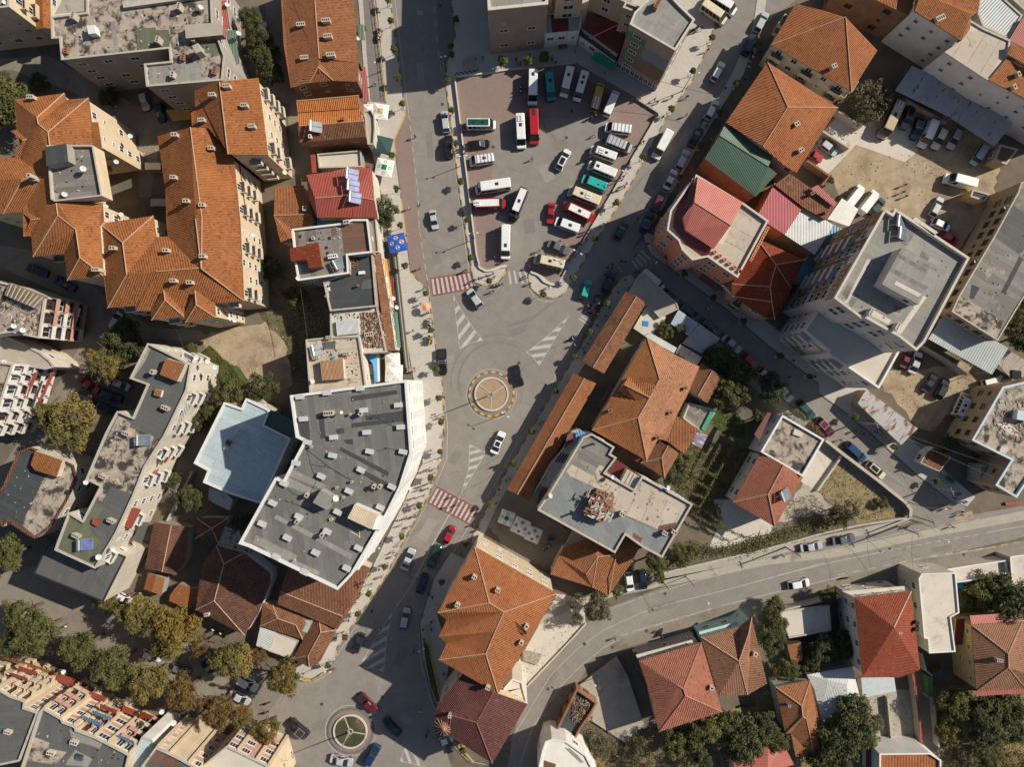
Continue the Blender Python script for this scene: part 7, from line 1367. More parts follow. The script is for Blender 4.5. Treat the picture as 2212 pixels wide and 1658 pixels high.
# lollipop street trees
PL=MB(); PL.box((0,0,.04),(.8,.8,.08)); PL=PL.mesh("planter_edge",M_CONCP); SL=MB(); SL.tube((0,0,0),(0,0,2.0),.05,.04,6); SL=SL.mesh("trunk",M_BARK)
def street_tree(fr,x,y,label,r=.72,kind="lime"):
    hc=2.4; p=W(*U(fr,x,y),hc); root=thing("street_tree",label,"tree",(p.x,p.y,.12),0,"round clipped street trees"); rr=random.Random(int(x+y*3))
    link("trunk",SL,root); link("planter",PL,root); link("crown",CRS[rr.randrange(3)],root,(0,0,hc),rr.uniform(0,6),{0:LF[kind]},(r*1.12*rr.uniform(.92,1.08),)*2+(r*1.1,)); return root
STREET=[('12',1162,178),('12',1190,422),('12',1220,672),('12',1263,898),('12',1172,1342),('12',1215,1632),('12',1140,0),('12',1730,165),('12',1685,402),('12',1652,685),('12',1693,952),('12',1733,1240),('12',1772,1568),('12',1690,470),
('22',1823,242),('22',1857,568),('22',2015,768),('22',1250,288),('22',1287,640),('22',1468,877),('22',1513,1195),('22',1558,1535),('32',1580,125),('32',1603,330),('32',1592,587),('32',1508,815),('32',1414,1055),('32',1260,1325),('32',1115,1585),
('13',1728,325),('13',1563,612),('13',1377,942),('13',1135,1358),('23',902,95),('23',718,403),('23',525,740),('23',270,882),('23',818,968),('23',672,1213),('23',540,1428),('33',378,62),('33',172,418),('33',5,690),('33',-195,1050),
('13',2130,385),('13',1937,720),('13',1793,970),('13',1625,1258),('13',1450,1535),('23',1265,190),('23',1490,710),('23',1735,915),('23',2000,1120),('34',750,290),('34',1088,548),('34',1455,845),('42',978,160),('42',885,335),('42',768,537),('42',622,778),('42',1605,60),('42',1788,1515),('32',1815,1385),('24',105,1420),('24',360,1600)]
BIGP=[('13',282,492,1.5),('13',140,520,1.4),('12',2135,530,1.5)]
# ================================================================ PLACES USED TO SAY WHERE SMALL THINGS STAND
LM=[(U(a,x,y),t) for a,x,y,t in (
('12',1060,960,"the white and tan umbrella"),('12',1095,1250,"the dark green umbrella"),('12',1110,1445,"the white umbrella with green centre"),('22',1215,440,"the blue umbrella"),('22',1470,997,"the round orange parasol"),('22',1690,800,"the upper red zebra crossing"),('32',1700,1055,"the lower red zebra crossing"),('32',2035,92,"the upper roundabout"),('42',818,1345,"the lower roundabout"),
('12',1945,1070,"the green roofed white minibus"),('12',1922,1245,"the black saloon in the lot"),('12',1950,1375,"the roof-rack van"),('12',2048,1608,"the large plain minibus"),('22',2020,105,"the red minibus with white roof"),('23',55,105,"the black minibus"),('22',2157,432,"the minibus at the wavy bench"),('13',180,752,"the leftmost top row minibus"),('13',330,737,"the teal blue van"),('13',740,830,"the yellow minibus"),('13',860,885,"the open-door white van"),('13',75,1132,"the white minibus by the red one"),('13',190,1092,"the red minibus at lot centre"),
('13',920,1105,"the ribbed roof white minibus"),('13',790,1322,"the black hatch minibus"),('13',712,1580,"the turquoise van"),('23',625,35,"the green nosed coach"),('23',335,185,"the red saloon"),('23',480,285,"the white van below the red minibus"),('23',400,480,"the dark grey saloon in the lot"),('23',322,605,"the cream blue-tailed minibus"),('13',442,1380,"the glass roofed white car"),('22',1635,1200,"the upper hatched wedge"),('22',1950,1250,"the wedge's right tip"),('23',300,1300,"the right hatched wedge"),('22',1610,1470,"the black pickup truck"),
('23',270,800,"the paved tip of the lot"),('22',2020,760,"the small paved bulge"),('23',640,845,"the turquoise off-roader"),('23',725,970,"the kerbside black estate"),('23',835,780,"the waiting black off-roader"),('23',940,337,"the dark green off-roader"),('23',1218,768,"the white ribbed van"),('23',1545,1048,"the dark green estate"),('23',850,1200,"the upper market roof"),('33',300,500,"the lower market roof"),('13',1302,1247,"the driving white panel van"),('13',1780,617,"the driving white estate"),('13',1728,948,"the bay parked white estate"),('13',1475,1382,"the kerb parked silver estate"),('13',1370,1550,"the kerb parked white saloon"),('23',1265,80,"the dark red estate"),('23',1167,262,"the roof bar off-roader"),('13',2055,385,"the shaded dark blue car"),
('13',860,540,"the dark green shop awning"),('13',200,420,"the brick block"),('13',1240,690,"the painted end wall corner"),('13',1760,150,"the lime nosed minibus"),('23',1400,600,"the hotel's street awning"),('23',1290,350,"the hotel corner"),('34',490,376,"the dark red off-roader"),('34',752,592,"the blue people carrier"),('34',932,750,"the bay parked white car"),('34',1450,650,"the tiled kiosk"),('34',1220,1120,"the yard wall corner"),('34',1000,350,"the striped tin shed"),('34',376,1412,"the kerb silver saloon"),('44',265,77,"the white hatchback"),
('32',1310,620,"the big building's street corner"),('32',1668,1310,"the red small car"),('32',1315,1522,"the sunlit silver saloon"),('42',1435,75,"the dark blue car"),('42',885,590,"the black hatchback"),('42',1287,380,"the silver estate in shadow"),('42',1000,650,"the lower hatched wedge"),('42',1178,1318,"the dark saloon at the roundabout"),('42',1600,600,"the zigzag eaves"),('42',1640,1430,"the tucked white car"),('42',240,890,"the lone autumn tree"),('42',130,1400,"the kerb railing"),('33',0,1190,"the cafe umbrellas"),('32',2150,1170,"the white cafe umbrella"),('12',880,300,"the long chimneyed roof"),('12',1120,700,"the sunken footpath"),('12',1850,540,"the outdoor stairs"),('43',1300,600,"the pink red house"),('43',600,500,"the curved road bend"),('14',1200,1400,"the big earth yard"),('41',1900,930,"the parked motorcycles"),('41',1850,480,"the dark old house"),('41',1150,170,"the long block's foot"),('22',1250,1560,"the white tents"),('22',1300,1000,"the long stone steps"),('31',600,300,"the round olive tree"))]
USED={}
def relphrase(u,v,k=0,excl=()):
    ds=sorted(((math.hypot(u-a,v-b),t,a,b) for (a,b),t in LM),key=lambda q:q[0]); d,t,a,b=ds[k]
    dx,dy=u-a,v-b
    if d<4: return "at "+t
    if abs(dx)>2.2*abs(dy): w="right of" if dx>0 else "left of"
    elif abs(dy)>2.2*abs(dx): w="below" if dy>0 else "above"
    else: w=("below " if dy>0 else "above ")+("right of" if dx>0 else "left of"); w={"below right of":"lower right of","below left of":"lower left of","above right of":"upper right of","above left of":"upper left of"}[w]
    q="just " if d<16 else ("well " if d>45 and "of" not in w else "")
    return q+w+" "+t
def placed(prefix,u,v):
    for k in range(0,8):
        s=prefix+" "+relphrase(u,v,k)
        if s not in USED and len(s.split())<=16: USED[s]=1; return s
    for k in range(1,6):
        s=prefix+" between "+sorted(((math.hypot(u-a,v-b),t) for (a,b),t in LM))[0][1]+" and "+sorted(((math.hypot(u-a,v-b),t) for (a,b),t in LM))[k][1]
        if s not in USED and len(s.split())<=16: USED[s]=1; return s
    return s
for fr,x,y in STREET: street_tree(fr,x,y,placed("round street tree",*U(fr,x,y)))
for fr,x,y,r in BIGP: street_tree(fr,x,y,placed("large round potted tree",*U(fr,x,y)),r*.8)
# ================================================================ PEOPLE
SKIN=basic("skin",(.42,.25,.17),.05,5,.6); HAIR=basic("dark_hair",(.02,.016,.013),.1,5,.6)
CL={k:basic("cloth_"+k,c,.15,5,.9) for k,c in dict(dark=(.022,.023,.027),grey=(.16,.16,.17),blue=(.03,.10,.30),red=(.38,.025,.03),white=(.62,.61,.58),brown=(.13,.075,.045),purple=(.14,.04,.17),orange=(.55,.16,.04),yellow=(.60,.50,.05),pink=(.50,.16,.22),lightblue=(.25,.42,.55),beige=(.42,.33,.23),green=(.05,.16,.07),navy=(.015,.025,.075)).items()}
def person_mesh(name,pose):
    J={}; E=[]
    def j(k,p,r,par=None):
        J[k]=(Vector(p),r)
        if par: E.append((par,k))
    st={'stand':0,'walk':.26,'step':-.2,'sit':0}[pose]; dz=0
    sit=pose=='sit'; hz=.50 if sit else .93
    j('pelvis',(0,0,hz),.135); j('waist',(0,0,hz+.16),.125,'pelvis'); j('chest',(.015,0,hz+.38),.15,'waist'); j('neck',(.01,0,hz+.55),.055,'chest'); j('chin',(.03,0,hz+.62),.075,'neck'); j('skull',(.015,0,hz+.73),.098,'chin'); j('crown',(.0,0,hz+.79),.06,'skull')
    for s,n in((1,'l'),(-1,'r')):
        g=st*s
        j('hip'+n,(0,.095*s,hz-.04),.10,'pelvis')
        if sit: j('knee'+n,(.42,.13*s,hz+.0),.062,'hip'+n); j('ank'+n,(.46,.13*s,.09),.042,'knee'+n); j('toe'+n,(.62,.14*s,.045),.036,'ank'+n)
        else: j('knee'+n,(g*.55+.03,.10*s,.50),.064,'hip'+n); j('ank'+n,(g-.05*(g<0),.10*s,.09+(.05 if g<0 else 0)),.042,'knee'+n); j('toe'+n,(g+.15,.12*s,.04),.036,'ank'+n)
        j('sh'+n,(.0,.185*s,hz+.46),.068,'chest')
        j('elb'+n,(-g*.5-.02,.245*s,hz+.18),.046,'sh'+n); j('wri'+n,(-g*.9+.07+(.2 if sit else 0),.24*s,hz-.04+(.14 if sit else 0)),.030,'elb'+n); j('palm'+n,(-g*1.0+.09+(.2 if sit else 0),.235*s,hz-.12+(.14 if sit else 0)),.034,'wri'+n)
        pb=J['palm'+n][0]
        for i in range(4):
            o=(i-1.5)*.022; L=(.07,.085,.08,.062)[i]
            j('fa%d'%i+n,(pb.x-o+.004,pb.y+.004*s,pb.z-.055),.0095,'palm'+n); j('fb%d'%i+n,(pb.x-o+.012,pb.y-.012*s,pb.z-.055-L),.008,'fa%d'%i+n)
        j('th'+n,(pb.x+.05,pb.y-.01*s,pb.z-.03),.010,'palm'+n); j('tt'+n,(pb.x+.062,pb.y-.02*s,pb.z-.075),.009,'th'+n)
    keys=list(J); me=bpy.data.meshes.new(name); me.from_pydata([J[k][0] for k in keys],[(keys.index(a),keys.index(b)) for a,b in E],[])
    o=bpy.data.objects.new("tmp",me); COL.objects.link(o); md=o.modifiers.new("s",'SKIN'); me.skin_vertices[0].data
    for i,k in enumerate(keys):
        r=J[k][1]; sv_=me.skin_vertices[0].data[i]; sv_.radius=(r*1.3 if k in('chest','waist','pelvis') else r, r); sv_.use_root=(i==0)
    sb=o.modifiers.new("d",'SUBSURF'); sb.levels=1; sb.render_levels=1
    dg=bpy.context.evaluated_depsgraph_get(); ev=o.evaluated_get(dg); m2=bpy.data.meshes.new_from_object(ev); m2.name=name
    bpy.data.objects.remove(o); m2.materials.clear()
    for mm in (SKIN,CL['dark'],CL['navy'],HAIR,V_TRIM): m2.materials.append(mm)
    for p in m2.polygons:
        c=p.center; z=c.z; p.use_smooth=True
        if z>hz+.66 and not(c.x>.05 and z<hz+.73): k=3
        elif z>hz+.53: k=0
        elif abs(c.y)>.19 and z<hz-.01+(.14 if sit else 0): k=0
        elif z>hz+.04 or (abs(c.y)>.19 and not sit): k=1
        elif z>.11: k=2
        else: k=4
        p.material_index=k
    # face: nose, eyes, mouth, ears as small extra pieces of the same mesh
    import bmesh
    b=bmesh.new(); b.from_mesh(m2)
    def bit(c,s,mi):
        q=bmesh.ops.create_icosphere(b,subdivisions=1,radius=1,matrix=Matrix.Translation(c)@Matrix.Diagonal((*s,1)))
        for f in {f for v in q['verts'] for f in v.link_faces}: f.material_index=mi
    h=hz+.70
    bit((.115,0,h-.01),(.02,.014,.022),0)
    for s in(1,-1): bit((.10,.034*s,h+.018),(.01,.013,.008),4); bit((.01,.095*s,h),(.02,.012,.03),0)
    bit((.105,0,h-.052),(.008,.026,.007),4)
    b.to_mesh(m2); b.free(); return m2
PM={k:person_mesh("person_"+k,k) for k in('stand','walk','step','sit')}
def person(fr,x,y,deg=0,top='dark',leg='navy',pose='walk',z=.0,lab=None,hair=None):
    u,v=U(fr,x,y); p=W(u,v,.6+z); rr=random.Random(int(x*3+y)); s=rr.uniform(.94,1.05)
    act={'stand':'standing','walk':'walking','step':'walking','sit':'seated'}[pose]
    nm={'dark':'black','lightblue':'light blue'}.get(top,top)
    label=lab or placed("person in %s top %s"%(nm,act),u,v)
    o=link("person",PM[pose],None,(p.x,p.y,z),R(deg),{0:SKIN,1:CL[top],2:CL[leg],3:CL[hair] if hair else HAIR,4:V_TRIM},(s,s,s)); return tag(o,label,"person","people in the square and streets")
def crowd(fr,s,z=.12):
    for t in s.split():
        a=t.split(','); x,y=float(a[0]),float(a[1]); top=a[2] if len(a)>2 else 'dark'; pose=a[3] if len(a)>3 else None; rr=random.Random(int(x*5+y*11))
        person(fr,x,y,rr.choice((60,65,240,-120,20,200,110)),top,rr.choice(('navy','dark','grey','navy','brown')),{'s':'stand','w':'walk','x':'sit'}.get(pose) or rr.choice(('walk','step','stand')),z)
crowd('12',"1195,985,red 1590,50 1635,530,blue 945,245 1030,720,white 1900,520,red 1960,505,brown")
crowd('12',"1375,1180 1795,1270,white,s 1800,1290,brown,s 1805,1330,grey,s 1800,1132,pink,s",.03)
crowd('22',"1420,660 1320,145,lightblue 1815,680",.03); crowd('22',"1450,838 1425,970,brown 1480,1045,yellow 1495,1045,blue 1360,1200 1545,1465,white 1500,1125,white,s 1500,1150,brown,s 1510,1245,white,s 1500,1275,dark,s 1495,1298,dark,s 1305,375,lightblue,s 1220,535,red,x 1200,240,white,s")
crowd('22',"1990,725 2050,705 2060,738 1925,745,grey 1860,780,brown 2075,805 2100,800 2128,800 2050,860,navy 2060,565,blue 2145,600,red 1800,690",.05)
crowd('32',"1500,135,red 1618,285,red 1512,578 1560,735,lightblue 1500,740,white 1470,755 1515,858 1440,885,brown 1485,910,blue 1450,970,red 1370,990 1410,860,grey 1305,1040,red 1375,1080,red 1330,1160 1380,1150,brown 1213,1188,blue 1260,1225,beige 1340,1235,blue 1190,1460,red 1190,1495,white 1130,1560,white 1065,1610,lightblue 1425,915 1300,1165,grey 1395,1040")
crowd('32',"1705,980,blue 1755,1045,navy 1660,1065,lightblue 2090,710,dark",.04); crowd('32',"2125,870,white 2100,915 2090,965,lightblue 2075,1035,brown 1970,1135,grey 1945,1130 1885,1220,navy 1930,1265 2160,840 2190,820 1770,1470 2130,800,brown")
crowd('13',"90,745 75,765 105,785 70,800 690,965,red 685,1020,blue 720,1000,lightblue 715,1170,white 175,1375,orange 690,1350,orange,s 670,1365,beige,s 635,1385,dark,s 940,1310,orange 515,960 790,1210 10,1140,red",.03)
crowd('13',"800,620,lightblue 350,490,white 385,520,white 345,520 375,545 40,545,red 75,550 180,495,yellow 35,515 1115,830,red 1105,850,yellow 1230,865,grey 1255,885 1380,840,brown 1255,1000 1300,1020,red 1135,1230,pink 960,1530,brown 990,1590 905,1648,grey 970,1620,pink 1690,435 1605,235 1590,250,brown 1640,245 1575,270 1615,225,grey")
crowd('13',"1505,995,white 1510,840 1640,1040 1680,1100,brown",.03); crowd('13',"2090,470,beige 2075,500,white 2050,540,lightblue 2040,585,white 2140,460 1840,765 1680,1080,grey 1580,1370,maroon 1530,1465,red 1450,1610,grey 1720,1215,lightblue 2010,690,navy".replace("maroon","red"))
crowd('23',"790,280,white 765,305 660,330,brown 645,360 645,415 600,450 580,440,brown 590,515,blue 635,540 320,825,white 980,760 1000,830,lightblue 860,880,grey 915,870 840,1000 810,1075 770,1115,orange 745,1090,grey 735,1155 680,1265,grey 655,1315 615,1355 575,1390,lightblue 625,1390 1300,170 1320,120,grey 1285,235,white 1215,340,grey,s 1345,40,grey 1350,20 1170,450")
crowd('23',"415,425,red,s 235,510,red 145,650,red 240,665,red 275,665,grey 145,715,lightblue 140,735,lightblue 165,790,white 600,450,brown 290,545,dark 1090,230 1070,545,red 930,665,white 945,600 980,605 865,625 820,660 865,655,dark 800,715 910,690,pink 940,690,white 1070,690,blue 1090,700 1690,1005,white 1720,1000,white 1700,1055,grey 525,1275,white 540,1325,lightblue 655,985,beige 740,1060,beige 990,1090,dark".replace(" 990,1090,dark",""),.05)
crowd('33',"235,250,white 180,350,green,s 240,350,blue 265,330,red",.05)
crowd('34',"760,410 830,440 960,420,white 920,425,grey 1190,740,brown 1540,920,lightblue 1630,960 1605,990 1650,950,navy 1680,1030,green 1700,1020 1560,1080,grey 625,490,beige"); crowd('34',"1590,1240 1670,1110 1665,1135 125,1490,brown",.04)
crowd('42',"860,240,pink 800,390 750,495,red 690,545 1085,15,red 1500,165 1525,190 1515,405,navy 1495,445,lightblue 1515,470 1445,470 1450,550,grey 1440,345,grey 1560,275,yellow 1625,855,dark 680,815,red 170,1440,white,s 175,1480,lightblue,s 150,1545,dark,s 185,1495,white,s 160,1555,grey,s"); crowd('42',"1075,465 1365,660,red 1425,1175,white 1530,1415,beige",.03)
crowd('43',"890,550,purple 1290,480 1295,520,dark 1390,505,purple 1590,460,brown",.04); crowd('43',"290,1345,red"); crowd('14',"1180,1600,red,s",.02); crowd('24',"1165,5,dark,s 1190,40,blue,s",.02); crowd('24',"215,1460 185,1600,purple 400,1600"); crowd('41',"1135,160,red,s 1120,175,pink,s 1225,150,beige,s 1240,180,yellow,s 1850,465,white 1915,495,white 1840,475,blue 580,435,white 1430,275,grey",.03); crowd('34',"1640,1560",.12)
# ================================================================ UMBRELLAS
def canvas(n,c): return basic("canvas_"+n,c,.06,2,.9)
def umbrella(fr,x,y,side,deg,m,label,kind="sq",zt=2.9,deco=None):
    p=W(*U(fr,x,y),zt-.2); root=thing("parasol",label,"umbrella",(p.x,p.y,.12),R(deg)); h=side/2; b=MB(); n=4 if kind=="sq" else 8
    C=[Vector((h*math.sqrt(2)*math.cos(R(45+90*i)),h*math.sqrt(2)*math.sin(R(45+90*i)),zt-.55)) for i in range(4)] if n==4 else [Vector((h*math.cos(2*math.pi*i/8),h*math.sin(2*math.pi*i/8),zt-.4)) for i in range(8)]
    top=Vector((0,0,zt))
    for i in range(n):
        a,c=C[i],C[(i+1)%n]; b.poly([a,c,top]); b.poly([a-Vector((0,0,.22)),c-Vector((0,0,.22)),c,a])
        b.poly([c-Vector((0,0,.02)),a-Vector((0,0,.02)),top-Vector((0,0,.02))])
    o=bpy.data.objects.new("canopy",b.mesh("canopy",m)); COL.objects.link(o); o.parent=root
    b=MB(); b.tube((0,0,0),(0,0,zt-.03),.04); o2=bpy.data.objects.new("pole",b.mesh("pole",M_STEEL)); COL.objects.link(o2); o2.parent=root
    b=MB(); b.box((0,0,.06),(.6,.6,.12)); o2=bpy.data.objects.new("base",b.mesh("base",M_DKMET)); COL.objects.link(o2); o2.parent=root
    def zon(px,py): return zt-.55*max(abs(px),abs(py))/h+.012 if n==4 else zt-.4*math.hypot(px,py)/h+.012
    if deco: deco(o,zon,h)
    return root
def disc(o,zon,cx,cy,r0,r1,m,name,a0=0,a1=360,off=0,nn=20,clipf=None):
    b=MB()
    for i in range(nn):
        t0,t1=R(a0+(a1-a0)*i/nn),R(a0+(a1-a0)*(i+1)/nn); q=[]
        for r,t in((r0,t0),(r1,t0),(r1,t1),(r0,t1)):
            X,Y=cx+r*math.cos(t),cy+r*math.sin(t); q.append((X,Y,zon(X,Y)+off))
        if r0==0: q=q[:3]
        b.poly(q,0,True)
    k=bpy.data.objects.new(name,b.mesh(name,m)); COL.objects.link(k); k.parent=o
CW=canvas("white",(.70,.68,.63)); CR_=canvas("red",(.48,.03,.03)); CB=canvas("blue",(.02,.085,.36)); CDB=canvas("royal_blue",(.02,.10,.42)); CG=canvas("green",(.01,.17,.09)); CDG=canvas("dark_green",(.035,.075,.075)); CT=canvas("tan",(.50,.33,.17)); CP=canvas("peach",(.70,.36,.22)); CK=canvas("grey_print",(.22,.23,.22))
def roundels(o,zon,h):
    for cx,cy in((h*.55,0),(-h*.55,0),(0,h*.55),(0,-h*.55)):
        disc(o,zon,cx,cy,0,.42,CW,"roundel",0,360,.004); disc(o,zon,cx,cy,.0,.36,CR_,"roundel_red",20,180,.010); disc(o,zon,cx,cy,.0,.36,CDB,"roundel_blue",215,345,.010)
def greentop(o,zon,h):
    b=MB(); k=h*.3; q=[(-k,-k),(k,-k),(k,k),(-k,k)]
    for i in range(4): a,c=q[i],q[(i+1)%4]; b.poly([(a[0],a[1],zon(*a)),(c[0],c[1],zon(*c)),(0,0,zon(0,0)+.005)],0,True)
    k2=bpy.data.objects.new("centre_panel",b.mesh("centre_panel",CG)); COL.objects.link(k2); k2.parent=o
    for cx,cy in((h*.66,0),(-h*.66,0),(0,h*.66),(0,-h*.66)): disc(o,zon,cx,cy,.2,.33,CK,"print",0,360,.004)
def prints(o,zon,h):
    for cx,cy in((h*.6,0),(-h*.6,0),(0,h*.6),(0,-h*.6)): disc(o,zon,cx,cy,.14,.34,CK,"print",0,360,.004); disc(o,zon,cx,cy,0,.12,CK,"print",0,360,.004)
def redprint(o,zon,h):
    for cx,cy in((h*.7,0),(-h*.7,0),(0,h*.7),(0,-h*.7)):
        b=MB()
        for i in range(4): X=cx+(i-1.5)*.13*(1 if cx==0 else .2); Y=cy+(i-1.5)*.13*(1 if cy==0 else .2); b.poly([(X-.05,Y-.05,zon(X,Y)+.02),(X+.05,Y-.05,zon(X,Y)+.02),(X+.05,Y+.05,zon(X,Y)+.02),(X-.05,Y+.05,zon(X,Y)+.02)],0,True)
        k=bpy.data.objects.new("red_lettering",b.mesh("red_lettering",CR_)); COL.objects.link(k); k.parent=o
def tantop(o,zon,h):
    b=MB(); k=h*.36; q=[(-k,-k),(k,-k),(k,k),(-k,k)]
    for i in range(4): a,c=q[i],q[(i+1)%4]; b.poly([(a[0],a[1],zon(*a)),(c[0],c[1],zon(*c)),(0,0,zon(0,0)+.005)],0,True)
    k2=bpy.data.objects.new("centre_panel",b.mesh("centre_panel",CT)); COL.objects.link(k2); k2.parent=o; redprint(o,zon,h)
umbrella('12',1075,960,3.1,-8,CW,"white umbrella with tan centre and red print beside the orange roofs","sq",2.9,tantop); umbrella('12',965,945,2.4,5,CW,"smaller cream umbrella tucked behind the white and tan one","sq",2.8,redprint)
umbrella('12',1097,1250,3.4,-14,CDG,"dark green square umbrella on the west pavement"); umbrella('12',1108,1445,3.5,-12,CW,"white square umbrella with a green centre square","sq",2.9,greentop); umbrella('22',1217,440,3.6,12,CB,"blue square umbrella with four red white and blue roundels","sq",2.9,roundels)
umbrella('22',1470,997,1.75,0,CP,"round peach orange parasol over a vendor's stall","round",2.4); umbrella('22',1178,1460,3.0,3,CW,"white tent umbrella, upper of two by the blue shop front","sq",2.9,redprint); umbrella('22',1190,1570,3.5,-2,CW,"white tent umbrella with red border, lower of two","sq",2.9,redprint)
umbrella('32',2165,1165,2.9,-20,CW,"white cafe umbrella with green centre beside the lower pavement","sq",2.9,greentop)
umbrella('33',75,1240,3.3,-25,CW,"off white cafe umbrella with round grey prints, middle of the row","sq",2.9,prints); umbrella('33',185,1310,3.0,-22,CW,"off white cafe umbrella with round grey prints, last of the row","sq",2.8,prints)
# ================================================================ STREET LAMPS, MASTS, POLES
M_LAMPG=basic('lamp_grey',(.16,.16,.16),.1,3,.6)
HD=MB(); HD.lathe([(.02,.10),(.16,.08),(.20,0),(.14,-.06),(.02,-.08)],(0,0,0),10); HD=HD.mesh("lamp_head",M_WHITEC); HD2=MB(); HD2.box((0,0,0),(.3,.22,.2)); HD2=HD2.mesh('floodlight',M_LAMPG)
def lamp(fr,x,y,h,heads,label,r=.07,m=None):
    "x,y base pixel; heads: arm vectors in metres (dx,dy)"
    p=W(*U(fr,x,y),0); root=thing("street_lamp",label,"street lamp",(p.x,p.y,.03)); b=MB(); b.tube((0,0,0),(0,0,h),r*1.3,r*.8,8); b.lathe([(r*2.2,0),(r*2.2,.25),(r*1.2,.4)],(0,0,0),10)
    o=bpy.data.objects.new("pole",b.mesh("pole",m or M_LAMPG)); COL.objects.link(o); o.parent=root
    for dx,dy in heads:
        b=MB(); b.tube((0,0,h-.15),(dx*.6,dy*.6,h+.15),.03,.025,6); b.tube((dx*.6,dy*.6,h+.15),(dx,dy,h+.12),.025,.02,6); o=bpy.data.objects.new("arm",b.mesh("arm",m or M_LAMPG)); COL.objects.link(o); o.parent=root
        link("lamp_head",HD,root,(dx,dy,h+.08),math.atan2(dy,dx),None,(1.35,.8,1.0))
    return root
for fr,x,y,h,hd in(('12',1800,1425,5.6,((-.6,-.1),(.7,.1))),('22',1888,412,5.6,((-.8,0),(.8,.15))),('13',545,455,5.6,((-.5,.1),(.9,-.05))),('13',950,1560,5.6,((-.7,.3),(.6,-.3))),('23',545,565,5.6,((-.7,.4),(.7,-.4))),('12',1632,600,5.6,((.6,.1),(-.2,0))),('13',1470,790,7,((1.6,.7),)),('23',1150,700,7,((.9,.9),)),('34',1190,1020,7.5,((3.6,-.2),)),('34',1230,1180,7.5,((3.2,-2.8),)),('43',1500,10,7.5,((2.6,-3.2),)),('43',730,870,6.5,((-1.0,.8),)),('44',575,175,6.5,((.3,.6),)),('32',1090,1380,6,((.5,.3),(-.5,-.3))),('32',1590,640,6,((.6,.1),(-.6,-.1))),('42',1460,560,5.6,((.4,.2),(-.4,-.2))),('12',1080,620,4.2,((-.5,0),)),('31',735,560,6,((.6,.6),)),('41',120,-60,5,((.4,0),)),('34',300,-1175,6,((.8,.5),)),('33',-60,260,5.6,((.6,-.4),(-.5,.4))),('42',680,740,5.6,((.5,0),(-.5,0))),('42',1005,70,5.6,((.6,.5),(-.3,-.2)))):
    lamp(fr,x,y,h,hd,placed("%s steel street lamp"%("double headed" if len(hd)==2 else "single armed"),*U(fr,x,y)))
def mast(fr,x,y,h,label):
    p=W(*U(fr,x,y),0); root=thing("light_mast",label,"light mast",(p.x,p.y,.36)); b=MB(); b.tube((0,0,0),(0,0,h),.14,.07,10); b.lathe([(.35,0),(.35,.3),(.2,.5)],(0,0,0),12); o=bpy.data.objects.new("pole",b.mesh("pole",M_STEEL)); COL.objects.link(o); o.parent=root
    for k in range(6):
        a=R(60*k+15); b=MB(); b.tube((0,0,h-.3),(.55*math.cos(a),.55*math.sin(a),h),.03,.03,6); o=bpy.data.objects.new("arm",b.mesh("arm",M_STEEL)); COL.objects.link(o); o.parent=root; link("floodlight",HD2,root,(.6*math.cos(a),.6*math.sin(a),h),a)
mast('32',2040,95,9.4,"tall floodlight mast in the middle of the upper roundabout"); mast('42',805,1352,9.6,"tall floodlight mast in the middle of the lower roundabout")
def upole(fr,x,y,h,label,m=None):
    p=W(*U(fr,x,y),0); root=thing("utility_pole",label,"utility pole",(p.x,p.y,0)); b=MB(); b.tube((0,0,0),(0,0,h),.17,.11,8); o=bpy.data.objects.new("pole",b.mesh("pole",m or M_CONCP)); COL.objects.link(o); o.parent=root
    b=MB(); b.box((0,0,h-.5),(.12,1.5,.12),.4); o=bpy.data.objects.new("crossarm",b.mesh("crossarm",M_WOOD)); COL.objects.link(o); o.parent=root
    for s in(-.6,0,.6):
        b=MB(); b.tube((-s*math.sin(.4),s*math.cos(.4),h-.44),(-s*math.sin(.4),s*math.cos(.4),h-.22),.06,.05,6); o=bpy.data.objects.new("insulator",b.mesh("insulator",M_WHITEC)); COL.objects.link(o); o.parent=root
upole('34',1115,1235,8,"thick concrete pole at the yard's lower wall, left of two"); upole('34',1245,1142,8,"concrete pole at the tip of the triangular yard"); upole('34',775,335,8,"twin pole bracket beside the striped tin shed"); upole('34',150,1415,8,"concrete pole above the silver saloon on the curved road"); upole('43',1285,30,8,"concrete pole above the curved road near the low orange house"); upole('34',1420,890,7,"pole among the pedestrians at the side street's end"); upole('32',1000,1650,7,"pole at the kerb below the big grey building")
def cable(a,b,label,r=.022,sag=.6):
    A=W(*U(a[0],a[1],a[2]),a[3]); B=W(*U(b[0],b[1],b[2]),b[3]); m=MB(); pr=A; n=10; c=(A+B)/2
    for i in range(1,n+1):
        t=i/n; q=A.lerp(B,t); q.z-=sag*4*t*(1-t); m.tube(pr-c,q-c,r,r,5,0,False); pr=q
    o=bpy.data.objects.new("overhead_cable",m.mesh("overhead_cable",M_DKMET)); COL.objects.link(o); o.location=c; tag(o,label,"cable","overhead cables")
